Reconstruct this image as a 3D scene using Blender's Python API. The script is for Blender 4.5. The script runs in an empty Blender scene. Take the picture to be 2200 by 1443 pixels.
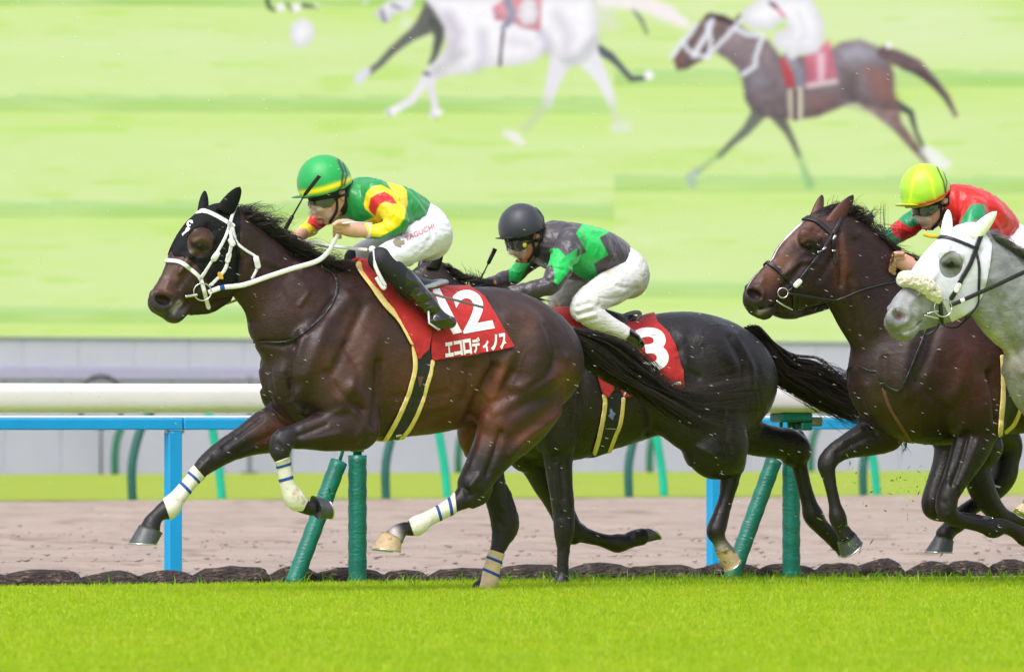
import bpy, math, random
import numpy as np
from mathutils import Vector, Matrix
from mathutils.bvhtree import BVHTree
from mathutils.geometry import delaunay_2d_cdt
rad = math.radians
sc = bpy.context.scene
COL = sc.collection

# ------------------------------------------------------------------ camera
FPX = 17391.0            # focal length in 2200-px-wide units
HOR = 905.0              # image row of the horizon
CAMZ = 0.8
cd = bpy.data.cameras.new('camera')
cam = bpy.data.objects.new('camera', cd); COL.objects.link(cam)
cam.location = (0, 0, CAMZ); cam.rotation_euler = (rad(90), 0, 0)
cd.sensor_width = 36.0; cd.lens = FPX / 2200 * 36
cd.shift_y = (HOR - 721.5) / 2200
cd.clip_start = 1.0; cd.clip_end = 6000
cd.dof.use_dof = True; cd.dof.focus_distance = 38.6; cd.dof.aperture_fstop = 6.3
sc.camera = cam

# ------------------------------------------------------------------ world, sun, exposure
SUN_EL, SUN_AZ = 58.0, 25.0     # elevation; azimuth measured from behind the camera towards its left
w = bpy.data.worlds.new('World'); sc.world = w; w.use_nodes = True
nt = w.node_tree; nt.nodes.clear()
out = nt.nodes.new('ShaderNodeOutputWorld'); bg = nt.nodes.new('ShaderNodeBackground')
sky = nt.nodes.new('ShaderNodeTexSky'); sky.sky_type = 'NISHITA'; sky.sun_disc = False
sky.sun_elevation = rad(SUN_EL); sky.sun_rotation = rad(180 + SUN_AZ)
sky.air_density = 1.0; sky.dust_density = 4.0; sky.ozone_density = 1.0
hs = nt.nodes.new('ShaderNodeHueSaturation'); hs.inputs['Saturation'].default_value = 0.42
nt.links.new(sky.outputs[0], hs.inputs['Color']); nt.links.new(hs.outputs[0], bg.inputs[0])
bg.inputs[1].default_value = 0.15
nt.links.new(bg.outputs[0], out.inputs[0])
sl = bpy.data.lights.new('sun', 'SUN'); sl.energy = 1.3; sl.angle = rad(24); sl.color = (1.0, 0.97, 0.93)
so = bpy.data.objects.new('sun', sl); COL.objects.link(so)
sd = Vector((-math.sin(rad(SUN_AZ)) * math.cos(rad(SUN_EL)), -math.cos(rad(SUN_AZ)) * math.cos(rad(SUN_EL)), math.sin(rad(SUN_EL))))
so.rotation_euler = sd.to_track_quat('Z', 'Y').to_euler(); so.location = (0, 0, 30)
sc.view_settings.view_transform = 'Standard'; sc.view_settings.look = 'None'
sc.view_settings.exposure = 0.8; sc.view_settings.gamma = 1.0
sc.view_settings.use_curve_mapping = False
# ------------------------------------------------------------------ helpers
TH = rad(32.0)           # the track runs 32 degrees off the picture plane
random.seed(7); RNG = np.random.default_rng(7)

def lin(c):              # sRGB 0-255 -> linear
    return tuple((x/255/12.92 if x/255 <= 0.04045 else ((x/255+0.055)/1.055)**2.4) for x in c)

def tag(o, label=None, cat=None, group=None, kind=None):
    for k, v in (('label', label), ('category', cat), ('group', group), ('kind', kind)):
        if v: o[k] = v
    return o

class Frame:
    """vertical plane parallel to the track: local x along it (to the right, away), local -y towards the camera"""
    def __init__(s, d, px=768.0, th=TH):
        s.th = th; s.O = np.array([(px-1100)/FPX*d, d, 0.0])
        s.ex = np.array([math.cos(th), math.sin(th), 0.0]); s.ey = np.array([-math.sin(th), math.cos(th), 0.0])
        s.cam = s.loc(np.array([[0, 0, CAMZ]]))[0]
    def loc(s, Wp):
        q = Wp - s.O
        return np.stack([q@s.ex, q@s.ey, q[:, 2]], 1)
    def wor(s, L):
        L = np.atleast_2d(L)
        return s.O + L[:, :1]*s.ex + L[:, 1:2]*s.ey + L[:, 2:3]*np.array([0, 0, 1.0])
    def dirs(s, px, py):
        px = np.atleast_1d(np.asarray(px, float)); py = np.atleast_1d(np.asarray(py, float))
        d = np.stack([(px-1100)/FPX, np.ones_like(px), -(py-HOR)/FPX], 1)
        return np.stack([d@s.ex, d@s.ey, d[:, 2]], 1)
    def P(s, px, py, w=0.0):
        d = s.dirs(px, py); t = (-np.asarray(w, float) - s.cam[1])/d[:, 1]
        r = s.cam + d*t[:, None]
        return r[0] if np.ndim(px) == 0 else r
    def S(s, px, w=0.0):
        d = s.dirs(px, HOR); return float((-w - s.cam[1])/d[0, 1])/FPX     # metres per pixel
    def proj(s, L):
        Wp = s.wor(L); return np.stack([Wp[:, 0]/Wp[:, 1]*FPX+1100, HOR-(Wp[:, 2]-CAMZ)/Wp[:, 1]*FPX], 1)
    def place(s, o):
        o.location = s.O; o.rotation_euler = (0, 0, s.th); return o

def mesh_from(name, V, F, mat=None, parent=None, col=None, smooth=True, frame=None):
    """V (n,3) array, F list/array of faces"""
    me = bpy.data.meshes.new(name)
    V = np.asarray(V, np.float32)
    if isinstance(F, np.ndarray):
        k = F.shape[1]; n = len(F)
        me.vertices.add(len(V)); me.vertices.foreach_set('co', V.ravel())
        me.loops.add(n*k); me.loops.foreach_set('vertex_index', F.astype(np.int32).ravel())
        me.polygons.add(n); me.polygons.foreach_set('loop_start', np.arange(0, n*k, k, dtype=np.int32))
        me.polygons.foreach_set('loop_total', np.full(n, k, np.int32)); me.update(calc_edges=True)
    else:
        me.from_pydata(V.tolist(), [], F); me.update()
    if smooth: me.polygons.foreach_set('use_smooth', np.ones(len(me.polygons), bool))
    if col is not None:
        a = me.color_attributes.new('Col', 'FLOAT_COLOR', 'POINT')
        c = np.ones((len(V), 4), np.float32); c[:, :3] = col; a.data.foreach_set('color', c.ravel())
    if mat: me.materials.append(mat)
    me.validate()
    o = bpy.data.objects.new(name, me); COL.objects.link(o)
    if parent: o.parent = parent
    elif frame: frame.place(o)
    return o

def empty(name, frame=None, loc=None):
    o = bpy.data.objects.new(name, None); COL.objects.link(o); o.empty_display_size = 0.2
    if frame: frame.place(o)
    if loc is not None: o.location = loc
    return o

class MB:
    """collects simple solids into one mesh"""
    def __init__(s): s.V = []; s.F = []; s.C = []
    def add(s, V, F, c=None):
        b = len(s.V); s.V += [tuple(map(float, v)) for v in V]; s.F += [tuple(b+i for i in f) for f in F]
        if c is not None: s.C += [c]*len(V)
        return s
    def box(s, lo, hi, c=None, bev=0.0):
        (x0, y0, z0), (x1, y1, z1) = lo, hi
        if bev > 0:
            b = bev; V = []; 
            for (xs, ys, zs) in ((b, b, 0), (b, 0, b), (0, b, b)):
                for z in (z0+zs, z1-zs):
                    for y in (y0+ys, y1-ys):
                        for x in (x0+xs, x1-xs): V.append((x, y, z))
            import bmesh
            bm = bmesh.new()
            for v in V: bm.verts.new(v)
            bmesh.ops.convex_hull(bm, input=bm.verts)
            bm.verts.index_update(); s.add([v.co for v in bm.verts], [[v.index for v in f.verts] for f in bm.faces], c); bm.free(); return s
        V = [(x, y, z) for z in (z0, z1) for y in (y0, y1) for x in (x0, x1)]
        return s.add(V, [(0, 2, 3, 1), (4, 5, 7, 6), (0, 1, 5, 4), (2, 6, 7, 3), (1, 3, 7, 5), (0, 4, 6, 2)], c)
    def tube(s, pts, r, n=12, cap=True, c=None, flat=None):
        """r scalar/list; flat = (scale, up-vector) squashes the section"""
        P = [Vector(p) for p in pts]; m = len(P); R = r if hasattr(r, '__len__') else [r]*m
        V = []; up = Vector((0, 0, 1)); prev = None
        for i in range(m):
            t = (P[min(i+1, m-1)]-P[max(i-1, 0)]).normalized()
            a = prev if prev is not None else (up if abs(t.z) < 0.9 else Vector((0, 1, 0)))
            a = (a - t*a.dot(t)).normalized(); prev = a; b = t.cross(a)
            if flat is not None:
                u = Vector(flat[1]); u = (u - t*u.dot(t)).normalized(); a = u; b = t.cross(a)
            fs = 1 if flat is None else flat[0]
            for j in range(n):
                th = 2*math.pi*j/n
                V.append(P[i]+a*(math.cos(th)*R[i]*fs)+b*(math.sin(th)*R[i]))
        F = [(i*n+j, i*n+(j+1) % n, (i+1)*n+(j+1) % n, (i+1)*n+j) for i in range(m-1) for j in range(n)]
        if cap: F += [tuple(range(n-1, -1, -1)), tuple(range((m-1)*n, m*n))]
        return s.add(V, F, c)
    def ell(s, c0, r, n=14, m=9, M=None, c=None):
        V = []; F = []
        for i in range(m+1):
            ph = math.pi*i/m
            for j in range(n):
                th = 2*math.pi*j/n
                v = Vector((r[0]*math.sin(ph)*math.cos(th), r[1]*math.sin(ph)*math.sin(th), r[2]*math.cos(ph)))
                if M is not None: v = M @ v
                V.append(Vector(c0)+v)
        for i in range(m):
            for j in range(n): F.append((i*n+j, (i+1)*n+j, (i+1)*n+(j+1) % n, i*n+(j+1) % n))
        return s.add(V, F, c)
    def obj(s, name, mat, parent=None, smooth=False, frame=None):
        return mesh_from(name, s.V, s.F, mat, parent, np.array(s.C) if s.C else None, smooth, frame)

def spline(P, n=6):
    """Catmull-Rom through the rows of P"""
    P = np.asarray(P, float)
    if len(P) < 3: 
        t = np.linspace(0, 1, n+1)[:, None]; return P[0]*(1-t)+P[-1]*t
    Q = np.vstack([2*P[0]-P[1], P, 2*P[-1]-P[-2]]); out_ = []
    for i in range(1, len(Q)-2):
        p0, p1, p2, p3 = Q[i-1:i+3]
        for t in np.linspace(0, 1, n, endpoint=False):
            out_.append(0.5*((2*p1)+(-p0+p2)*t+(2*p0-5*p1+4*p2-p3)*t*t+(-p0+3*p1-3*p2+p3)*t**3))
    out_.append(P[-1]); return np.array(out_)

# ------------------------------------------------------------------ implicit bodies
class Body:
    def __init__(s, fr, lo, hi, vox):
        s.fr = fr; s.vox = vox; s.lo = np.array(lo, float)
        s.n = np.ceil((np.array(hi)-s.lo)/vox).astype(int)+1
        s.f = np.full(s.n, 0.2, np.float32)
    def _win(s, lo, hi):
        a = np.clip(np.floor((lo-s.lo)/s.vox).astype(int), 0, s.n); b = np.clip(np.ceil((hi-s.lo)/s.vox).astype(int)+1, 0, s.n)
        if np.any(b <= a): return None
        ax = [(s.lo[i]+np.arange(a[i], b[i])*s.vox).astype(np.float32) for i in range(3)]
        return tuple(slice(a[i], b[i]) for i in range(3)), ax[0][:, None, None], ax[1][None, :, None], ax[2][None, None, :]
    def _blend(s, win, d, k, sub):
        f = s.f[win]
        if sub:
            h = np.clip(0.5-0.5*(f+d)/k, 0, 1); s.f[win] = f*(1-h)+(-d)*h+k*h*(1-h)
        else:
            h = np.clip(0.5+0.5*(f-d)/k, 0, 1); s.f[win] = f*(1-h)+d*h-k*h*(1-h)
    def sweep(s, Q, k, sub=False):
        """Q rows (x,y,z,r,sy) local"""
        mr = (Q[:, 3]*np.maximum(1, Q[:, 4])).max()+k+2*s.vox
        W = s._win(Q[:, :3].min(0)-mr, Q[:, :3].max(0)+mr)
        if W is None: return
        win, X, Y, Z = W; base = s.f[win]; D = np.full(base.shape, 0.2, np.float32)
        o = np.array([w_.start for w_ in win])
        for a, b in zip(Q[:-1], Q[1:]):
            m2 = max(a[3]*max(1, a[4]), b[3]*max(1, b[4]))+k+2*s.vox
            W2 = s._win(np.minimum(a[:3], b[:3])-m2, np.maximum(a[:3], b[:3])+m2)
            if W2 is None: continue
            w2, x, y, z = W2; ba = (b-a).astype(np.float32); L2 = float(ba[:3]@ba[:3])+1e-9
            t = np.clip(((x-a[0])*ba[0]+(y-a[1])*ba[1]+(z-a[2])*ba[2])/L2, 0, 1)
            d = np.sqrt((x-a[0]-t*ba[0])**2+((y-a[1]-t*ba[1])/(a[4]+t*ba[4]))**2+(z-a[2]-t*ba[2])**2)-(a[3]+t*ba[3])
            sl_ = tuple(slice(w2[i].start-o[i], w2[i].stop-o[i]) for i in range(3))
            D[sl_] = np.minimum(D[sl_], d)
        s._blend(win, D, k, sub)
    def chain(s, st, w=0.0, sy=1.0, k=0.02, n=6, sub=False, infl=0.0):
        """st rows (x1,y1,x2,y2) contour pairs or (x,y,r) in photo px; w, sy scalars or lists"""
        m = len(st); w = np.broadcast_to(np.asarray(w, float), (m,)); sy = np.broadcast_to(np.asarray(sy, float), (m,))
        R = []
        for i, q in enumerate(st):
            if len(q) == 4: cx, cy, r = (q[0]+q[2])/2, (q[1]+q[3])/2, math.hypot(q[0]-q[2], q[1]-q[3])/2
            else: cx, cy, r = q
            R.append(np.r_[s.fr.P(cx, cy, w[i]), max(1e-3, r*s.fr.S(cx, w[i])+infl), sy[i]])
        Q = spline(np.array(R), n) if m > 1 else np.array([R[0], R[0]+[1e-4, 0, 0, 0, 0]])
        Q[:, 3] = np.maximum(Q[:, 3], 1e-3); s.sweep(Q, k, sub)
    def blob(s, x, y, rx, ry, w, ry_m, ang=0.0, k=0.03, sub=False):
        """ellipsoid: rx, ry photo px along/across `ang` (deg, clockwise on screen), ry_m lateral metres"""
        c = s.fr.P(x, y, w); sc_ = s.fr.S(x, w); rx = rx*sc_/math.cos(s.fr.th)**(abs(math.cos(rad(ang)))); ry = ry*sc_
        m = max(rx, ry, ry_m)+k+2*s.vox; W = s._win(c-m, c+m)
        if W is None: return
        win, X, Y, Z = W; ca, sa = math.cos(rad(ang)), math.sin(rad(ang))
        dx, dz = X-c[0], -(Z-c[2]); u = dx*ca+dz*sa; v = -dx*sa+dz*ca; q = Y-c[1]
        k0 = np.sqrt((u/rx)**2+(v/ry)**2+(q/ry_m)**2); k1 = np.sqrt((u/rx**2)**2+(v/ry**2)**2+(q/ry_m**2)**2)+1e-6
        s._blend(win, (k0*(k0-1)/k1).astype(np.float32), k, sub)
    def mesh(s, smooth=2):
        f = s.f; neg = f < 0; nx, ny, nz = f.shape
        cnt = np.zeros((nx-1, ny-1, nz-1), np.uint8)
        for i in (0, 1):
            for j in (0, 1):
                for k in (0, 1): cnt += neg[i:nx-1+i, j:ny-1+j, k:nz-1+k]
        act = (cnt > 0) & (cnt < 8); I, J, K = np.nonzero(act)
        idx = np.full(act.shape, -1, np.int32); idx[I, J, K] = np.arange(len(I))
        acc = np.zeros((len(I), 3)); num = np.zeros(len(I))
        cs = [(i, j, k) for i in (0, 1) for j in (0, 1) for k in (0, 1)]
        for a in cs:
            for ax in range(3):
                if a[ax]: continue
                b = list(a); b[ax] = 1
                fa = f[I+a[0], J+a[1], K+a[2]]; fb = f[I+b[0], J+b[1], K+b[2]]
                c = (fa < 0) != (fb < 0); t = np.where(c, fa/np.where(c, fa-fb, 1), 0)
                p = np.tile(np.array(a, float), (len(I), 1)); p[:, ax] += t
                acc += p*c[:, None]; num += c
        V = (np.stack([I, J, K], 1)+acc/num[:, None])*s.vox+s.lo
        Fs = []
        for ax in range(3):
            sh = [slice(None)]*3; sl0 = list(sh); sl1 = list(sh); sl0[ax] = slice(0, -1); sl1[ax] = slice(1, None)
            A = neg[tuple(sl0)]; B = neg[tuple(sl1)]; e = A != B
            p, q = [(1, 2), (2, 0), (0, 1)][ax]
            i3 = list(np.nonzero(e)); ok = (i3[p] > 0) & (i3[q] > 0) & (i3[p] < f.shape[p]-1) & (i3[q] < f.shape[q]-1)
            i3 = [x[ok] for x in i3]; sg = A[tuple(i3)]
            def cell(dp, dq):
                c = [x.copy() for x in i3]; c[p] = c[p]-dp; c[q] = c[q]-dq; return idx[tuple(c)]
            quad = np.stack([cell(1, 1), cell(0, 1), cell(0, 0), cell(1, 0)], 1)
            quad[~sg] = quad[~sg][:, ::-1]; Fs.append(quad)
        F = np.vstack(Fs); F = F[(F >= 0).all(1)]
        E = np.unique(np.sort(np.vstack([F[:, [0, 1]], F[:, [1, 2]], F[:, [2, 3]], F[:, [3, 0]]]), 1), axis=0)
        deg = np.bincount(E.ravel(), minlength=len(V)).astype(float)
        for lam in [0.5, -0.52]*smooth:
            A = np.stack([np.bincount(E[:, 0], V[E[:, 1], c], len(V))+np.bincount(E[:, 1], V[E[:, 0], c], len(V)) for c in range(3)], 1)
            V = V+lam*(A/np.maximum(deg, 1)[:, None]-V)
        s.V, s.F = V, F; s.f = None
        return V, F

def vnormals(V, F):
    d1 = V[F[:, 2]]-V[F[:, 0]]; d2 = (V[F[:, 3]]-V[F[:, 1]]) if F.shape[1] == 4 else (V[F[:, 1]]-V[F[:, 0]])
    n = np.cross(d1, d2) if F.shape[1] == 4 else np.cross(d2, d1)
    N = np.stack([sum(np.bincount(F[:, j], n[:, c], len(V)) for j in range(F.shape[1])) for c in range(3)], 1)
    return N/np.maximum(np.linalg.norm(N, axis=1), 1e-12)[:, None]

def dpoly(q, pts):
    """distance of px points q to a polyline"""
    pts = np.asarray(pts, float)
    if len(pts) == 1: return np.hypot(q[:, 0]-pts[0, 0], q[:, 1]-pts[0, 1])
    D = np.full(len(q), 1e9)
    for a, b in zip(pts[:-1], pts[1:]):
        ba = b-a; t = np.clip(((q-a)@ba)/(ba@ba+1e-9), 0, 1); D = np.minimum(D, np.linalg.norm(q-a-t[:, None]*ba, axis=1))
    return D
def inpoly(q, pts):
    """signed distance, positive inside"""
    pts = np.asarray(pts, float); D = dpoly(q, np.vstack([pts, pts[:1]])); ins = np.zeros(len(q), bool)
    for a, b in zip(pts, np.roll(pts, -1, 0)):
        c = (a[1] > q[:, 1]) != (b[1] > q[:, 1])
        with np.errstate(divide='ignore', invalid='ignore'):
            xx = (b[0]-a[0])*(q[:, 1]-a[1])/(b[1]-a[1])+a[0]
        ins ^= c & (q[:, 0] < xx)
    return np.where(ins, D, -D)

def n3(P, f, seed=0):
    """3-D value noise, 0..1"""
    G = np.random.default_rng(seed).random((32, 32, 32)); Q = np.asarray(P)*f+100; i = np.floor(Q).astype(int); t = Q-i; t = t*t*(3-2*t); r = 0
    for a in (0, 1):
        for b in (0, 1):
            for c in (0, 1):
                w_ = (t[:, 0] if a else 1-t[:, 0])*(t[:, 1] if b else 1-t[:, 1])*(t[:, 2] if c else 1-t[:, 2])
                r = r+w_*G[(i[:, 0]+a) % 32, (i[:, 1]+b) % 32, (i[:, 2]+c) % 32]
    return r
def ridge(P, f, seed=0): return 1-np.abs(2*n3(P, f, seed)-1)

class Skin:
    gain = 1.0
    """a meshed body in its frame with photo-space coordinates for sculpting, painting and fitting tack"""
    def __init__(s, B, smooth=2):
        s.fr = B.fr; s.V, s.F = B.mesh(smooth); s.refresh()
        s.C = np.zeros((len(s.V), 3))
    def refresh(s):
        s.N = vnormals(s.V, s.F); s.w = -s.V[:, 1]
        s.q = s.fr.proj(s.V); M = s.V.copy(); M[:, 1] = -np.abs(M[:, 1]); s.qm = s.fr.proj(M)
        s.bvh = None
    def sel(s, side, wmin=None, wmax=None):
        q = s.qm if side == 'm' else s.q
        m = np.ones(len(s.V))
        if side == 'n': m = m*(s.w > 0)
        if side == 'f': m = m*(s.w < 0)
        ww = np.abs(s.w) if side == 'm' else s.w
        if wmin is not None: m = m*np.clip((ww-wmin)/0.02+0.5, 0, 1)
        if wmax is not None: m = m*np.clip((wmax-ww)/(0.006 if wmax < .05 else 0.02)+0.5, 0, 1)
        return q, m
    def sculpt(s, strokes):
        """(pts, sigma_px, mm, side[, wmin[, wmax]])"""
        D = np.zeros(len(s.V))
        for st in strokes:
            pts, sg, mm, side = st[:4]; q, m = s.sel(side, *(st[4:] or ()))
            P_ = spline(np.array(pts, float), 4) if len(pts) > 2 else pts
            D += s.gain*mm*0.001*np.exp(-(dpoly(q, P_)/sg)**2)*m
        s.V = s.V+s.N*D[:, None]; s.refresh()
    def relief(s, mm, f, ang, stretch, seed=0, warp=0.03, mask=None):
        """ridged folds running along `ang` (deg on screen), real displacement"""
        ca, sa = math.cos(rad(ang)), math.sin(rad(ang)); X = s.V[:, 0]; Z = -s.V[:, 2]
        wv = warp*(n3(s.V, 9, seed+5)-.5); Pn = np.stack([(X*ca+Z*sa)/stretch+wv, s.V[:, 1]*.6, -X*sa+Z*ca+wv*1.5], 1)
        h = (ridge(Pn, f, seed)**2-.4)+.4*(ridge(Pn, f*2.3, seed+1)-.5)
        if mask is not None: h = h*mask
        s.V = s.V+s.N*(h*mm*.001)[:, None]; s.refresh()
    def veins(s, mm, f, seed=0, th=.93):
        """thin raised branching lines under the skin"""
        W = s.V+.05*np.stack([n3(s.V, 6, seed+k) for k in range(3)], 1)*np.array([1, .4, 1]); W = W*np.array([.55, .5, 1])
        r = ridge(W, f, seed+9); m = np.clip((n3(s.V, 3.1, seed+4)-.42)*5, 0, 1)
        s.V = s.V+s.N*((np.clip((r-th)/(1-th), 0, 1)**1.5)*m*mm*.001)[:, None]; s.refresh()
    def paint(s, strokes):
        """(pts|('poly',pts), sigma_px, colour(sRGB), strength, side[, wmin[, wmax]])"""
        for st in strokes:
            pts, sg, c, a, side = st[:5]; q, m = s.sel(side, *(st[5:] or ()))
            if pts[0] == 'poly': t = np.clip(inpoly(q, pts[1])/max(sg, 0.5)*0.5+0.5, 0, 1)
            else: t = np.exp(-(dpoly(q, pts)/sg)**2)
            t = (t*a*m)[:, None]; s.C = s.C*(1-t)+np.array(lin(c))*t
    def tree(s):
        if s.bvh is None:
            s.bvh = BVHTree.FromPolygons([tuple(v) for v in s.V.tolist()], s.F.tolist())
        return s.bvh
    def hit(s, px, py, back=False):
        d = Vector(s.fr.dirs(px, py)[0]).normalized(); o = Vector(s.fr.cam)
        r = s.tree().ray_cast(o, d)
        return (np.array(r[0]), np.array(r[1])) if r[0] is not None else (None, None)
    def obj_sides(s, name, mat, parent):
        """near and far piece as separate objects"""
        fw = s.w[s.F].mean(1); r = []
        for m in (fw > 0, fw <= 0):
            if m.sum() < 20: continue
            f = s.F[m]; us = np.unique(f); mp = np.full(len(s.V), -1); mp[us] = np.arange(len(us)); r.append(mesh_from(name, s.V[us], mp[f], mat, parent, s.C[us]))
        return r
    def obj(s, name, mat, parent): return mesh_from(name, s.V, s.F, mat, parent, s.C)
    def shell(s, val, off, name, mat, parent, col=None, extra=None, thick=None):
        """the part of the skin where val>0, lifted by off (m) with a closed rim"""
        T = np.vstack([s.F[:, [0, 1, 2]], s.F[:, [0, 2, 3]]]) if s.F.shape[1] == 4 else s.F
        off = np.broadcast_to(off, (len(s.V),)); X = s.V+s.N*off[:, None]; th = off if thick is None else np.broadcast_to(thick, (len(s.V),))
        A = np.hstack([X, s.V+s.N*(off-th)[:, None]]+([col] if col is not None else []))
        ins = val > 0; n = ins[T].sum(1)
        full = T[n == 3]; newA = []; newT = []; cache = {}
        base = len(A)
        def cut(i, j):
            k = (i, j) if i < j else (j, i)
            if k not in cache:
                a, b = k; t = val[a]/(val[a]-val[b]); cache[k] = base+len(newA); newA.append(A[a]*(1-t)+A[b]*t)
            return cache[k]
        for t in T[(n == 1) | (n == 2)].tolist():
            i = [ins[v] for v in t]
            if sum(i) == 1:
                r = i.index(True); a, b, c = t[r], t[(r+1) % 3], t[(r+2) % 3]; newT.append((a, cut(a, b), cut(a, c)))
            else:
                r = i.index(False); a, b, c = t[r], t[(r+1) % 3], t[(r+2) % 3]; x, y = cut(a, b), cut(a, c)
                newT.append((x, b, c)); newT.append((x, c, y))
        if newA: A = np.vstack([A, newA])
        TT = np.vstack([full, np.array(newT, int).reshape(-1, 3)]).astype(int)
        if len(TT) == 0: return None
        E = np.vstack([TT[:, [0, 1]], TT[:, [1, 2]], TT[:, [2, 0]]]); Es = np.sort(E, 1)
        u, inv, c = np.unique(Es, axis=0, return_inverse=True, return_counts=True); bd = E[c[inv.ravel()] == 1]
        us = np.unique(TT); mp = np.full(len(A), -1); mp[us] = np.arange(len(us)); V1 = A[us]
        bv = np.unique(bd); mb = np.full(len(A), -1); mb[bv] = np.arange(len(bv))+len(us)
        rim = np.vstack([np.stack([mp[bd[:, 1]], mp[bd[:, 0]], mb[bd[:, 0]]], 1), np.stack([mp[bd[:, 1]], mb[bd[:, 0]], mb[bd[:, 1]]], 1)])
        V_ = np.vstack([V1[:, :3], A[bv][:, 3:6]]); F_ = np.vstack([mp[TT], rim])
        C_ = np.vstack([V1[:, 6:9], A[bv][:, 6:9]]) if col is not None else None
        o = mesh_from(name, V_, F_, mat, parent, C_)
        o_skin = Skin.__new__(Skin); o_skin.fr = s.fr; o_skin.V = V_; o_skin.F = F_; o_skin.bvh = None
        return o, o_skin
    def band(s, pts, width, side='m', wmin=None, smooth=True):
        """signed px value of a strap drawn as a polyline"""
        q, m = s.sel(side, wmin); P_ = spline(np.array(pts, float), 5) if (len(pts) > 2 and smooth) else pts
        return np.where(m > 0.5, width/2-dpoly(q, P_), -50.0)

def text_mesh(body, size=1.0, bold=0.0, shear=0.0):
    """triangulated lettering in the unit plane"""
    c = bpy.data.curves.new('lettering', 'FONT'); c.body = body; c.size = size; c.offset = bold; c.shear = shear
    o = bpy.data.objects.new('lettering', c); COL.objects.link(o); bpy.context.view_layer.update()
    m = o.to_mesh(); V = np.array([v.co[:2] for v in m.vertices]).reshape(-1, 2); F = [tuple(p.vertices) for p in m.polygons]
    o.to_mesh_clear(); bpy.data.objects.remove(o); bpy.data.curves.remove(c)
    T = []
    for f in F:
        for i in range(1, len(f)-1): T.append((f[0], f[i], f[i+1]))
    return V, T

def drape(V2, T, mapf, skin, off, name, mat, parent, maxe=7.0):
    """flat print (V2 mapped to photo px) laid on the surface of skin"""
    Q = [tuple(mapf(v)) for v in V2]; T = [tuple(t) for t in T]
    for _ in range(6):
        mid = {}; nT = []; changed = False
        def m_(a, b):
            k = (min(a, b), max(a, b))
            if k not in mid: mid[k] = len(Q); Q.append(((Q[a][0]+Q[b][0])/2, (Q[a][1]+Q[b][1])/2))
            return mid[k]
        Ls = {}
        def long_(a, b): return math.hypot(Q[a][0]-Q[b][0], Q[a][1]-Q[b][1]) > maxe
        for a, b, c in T:
            l = (long_(a, b), long_(b, c), long_(c, a))
            if not any(l): nT.append((a, b, c)); continue
            changed = True
            x = m_(a, b) if l[0] else None; y = m_(b, c) if l[1] else None; z = m_(c, a) if l[2] else None
            if all(l): nT += [(a, x, z), (x, b, y), (z, y, c), (x, y, z)]
            elif l[0] and l[1]: nT += [(x, b, y), (a, x, y), (a, y, c)]
            elif l[1] and l[2]: nT += [(y, c, z), (b, y, z), (b, z, a)]
            elif l[2] and l[0]: nT += [(z, a, x), (c, z, x), (c, x, b)]
            elif l[0]: nT += [(a, x, c), (x, b, c)]
            elif l[1]: nT += [(b, y, a), (y, c, a)]
            else: nT += [(c, z, b), (z, a, b)]
        T = nT
        if not changed: break
    P3 = []
    for (x, y) in Q:
        h, n = skin.hit(x, y); P3.append(None if h is None else h+n*off)
    ok = [p is not None for p in P3]; P3 = [p if p is not None else np.zeros(3) for p in P3]
    T = [t for t in T if all(ok[i] for i in t)]
    Vv = np.array(P3); Ff = np.array(T, int)
    if len(Ff) == 0: return None
    nn = np.cross(Vv[Ff[:, 1]]-Vv[Ff[:, 0]], Vv[Ff[:, 2]]-Vv[Ff[:, 0]]); fl = nn[:, 1] > 0; Ff[fl] = Ff[fl][:, ::-1]
    return mesh_from(name, Vv, Ff, mat, parent, smooth=False)

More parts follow.
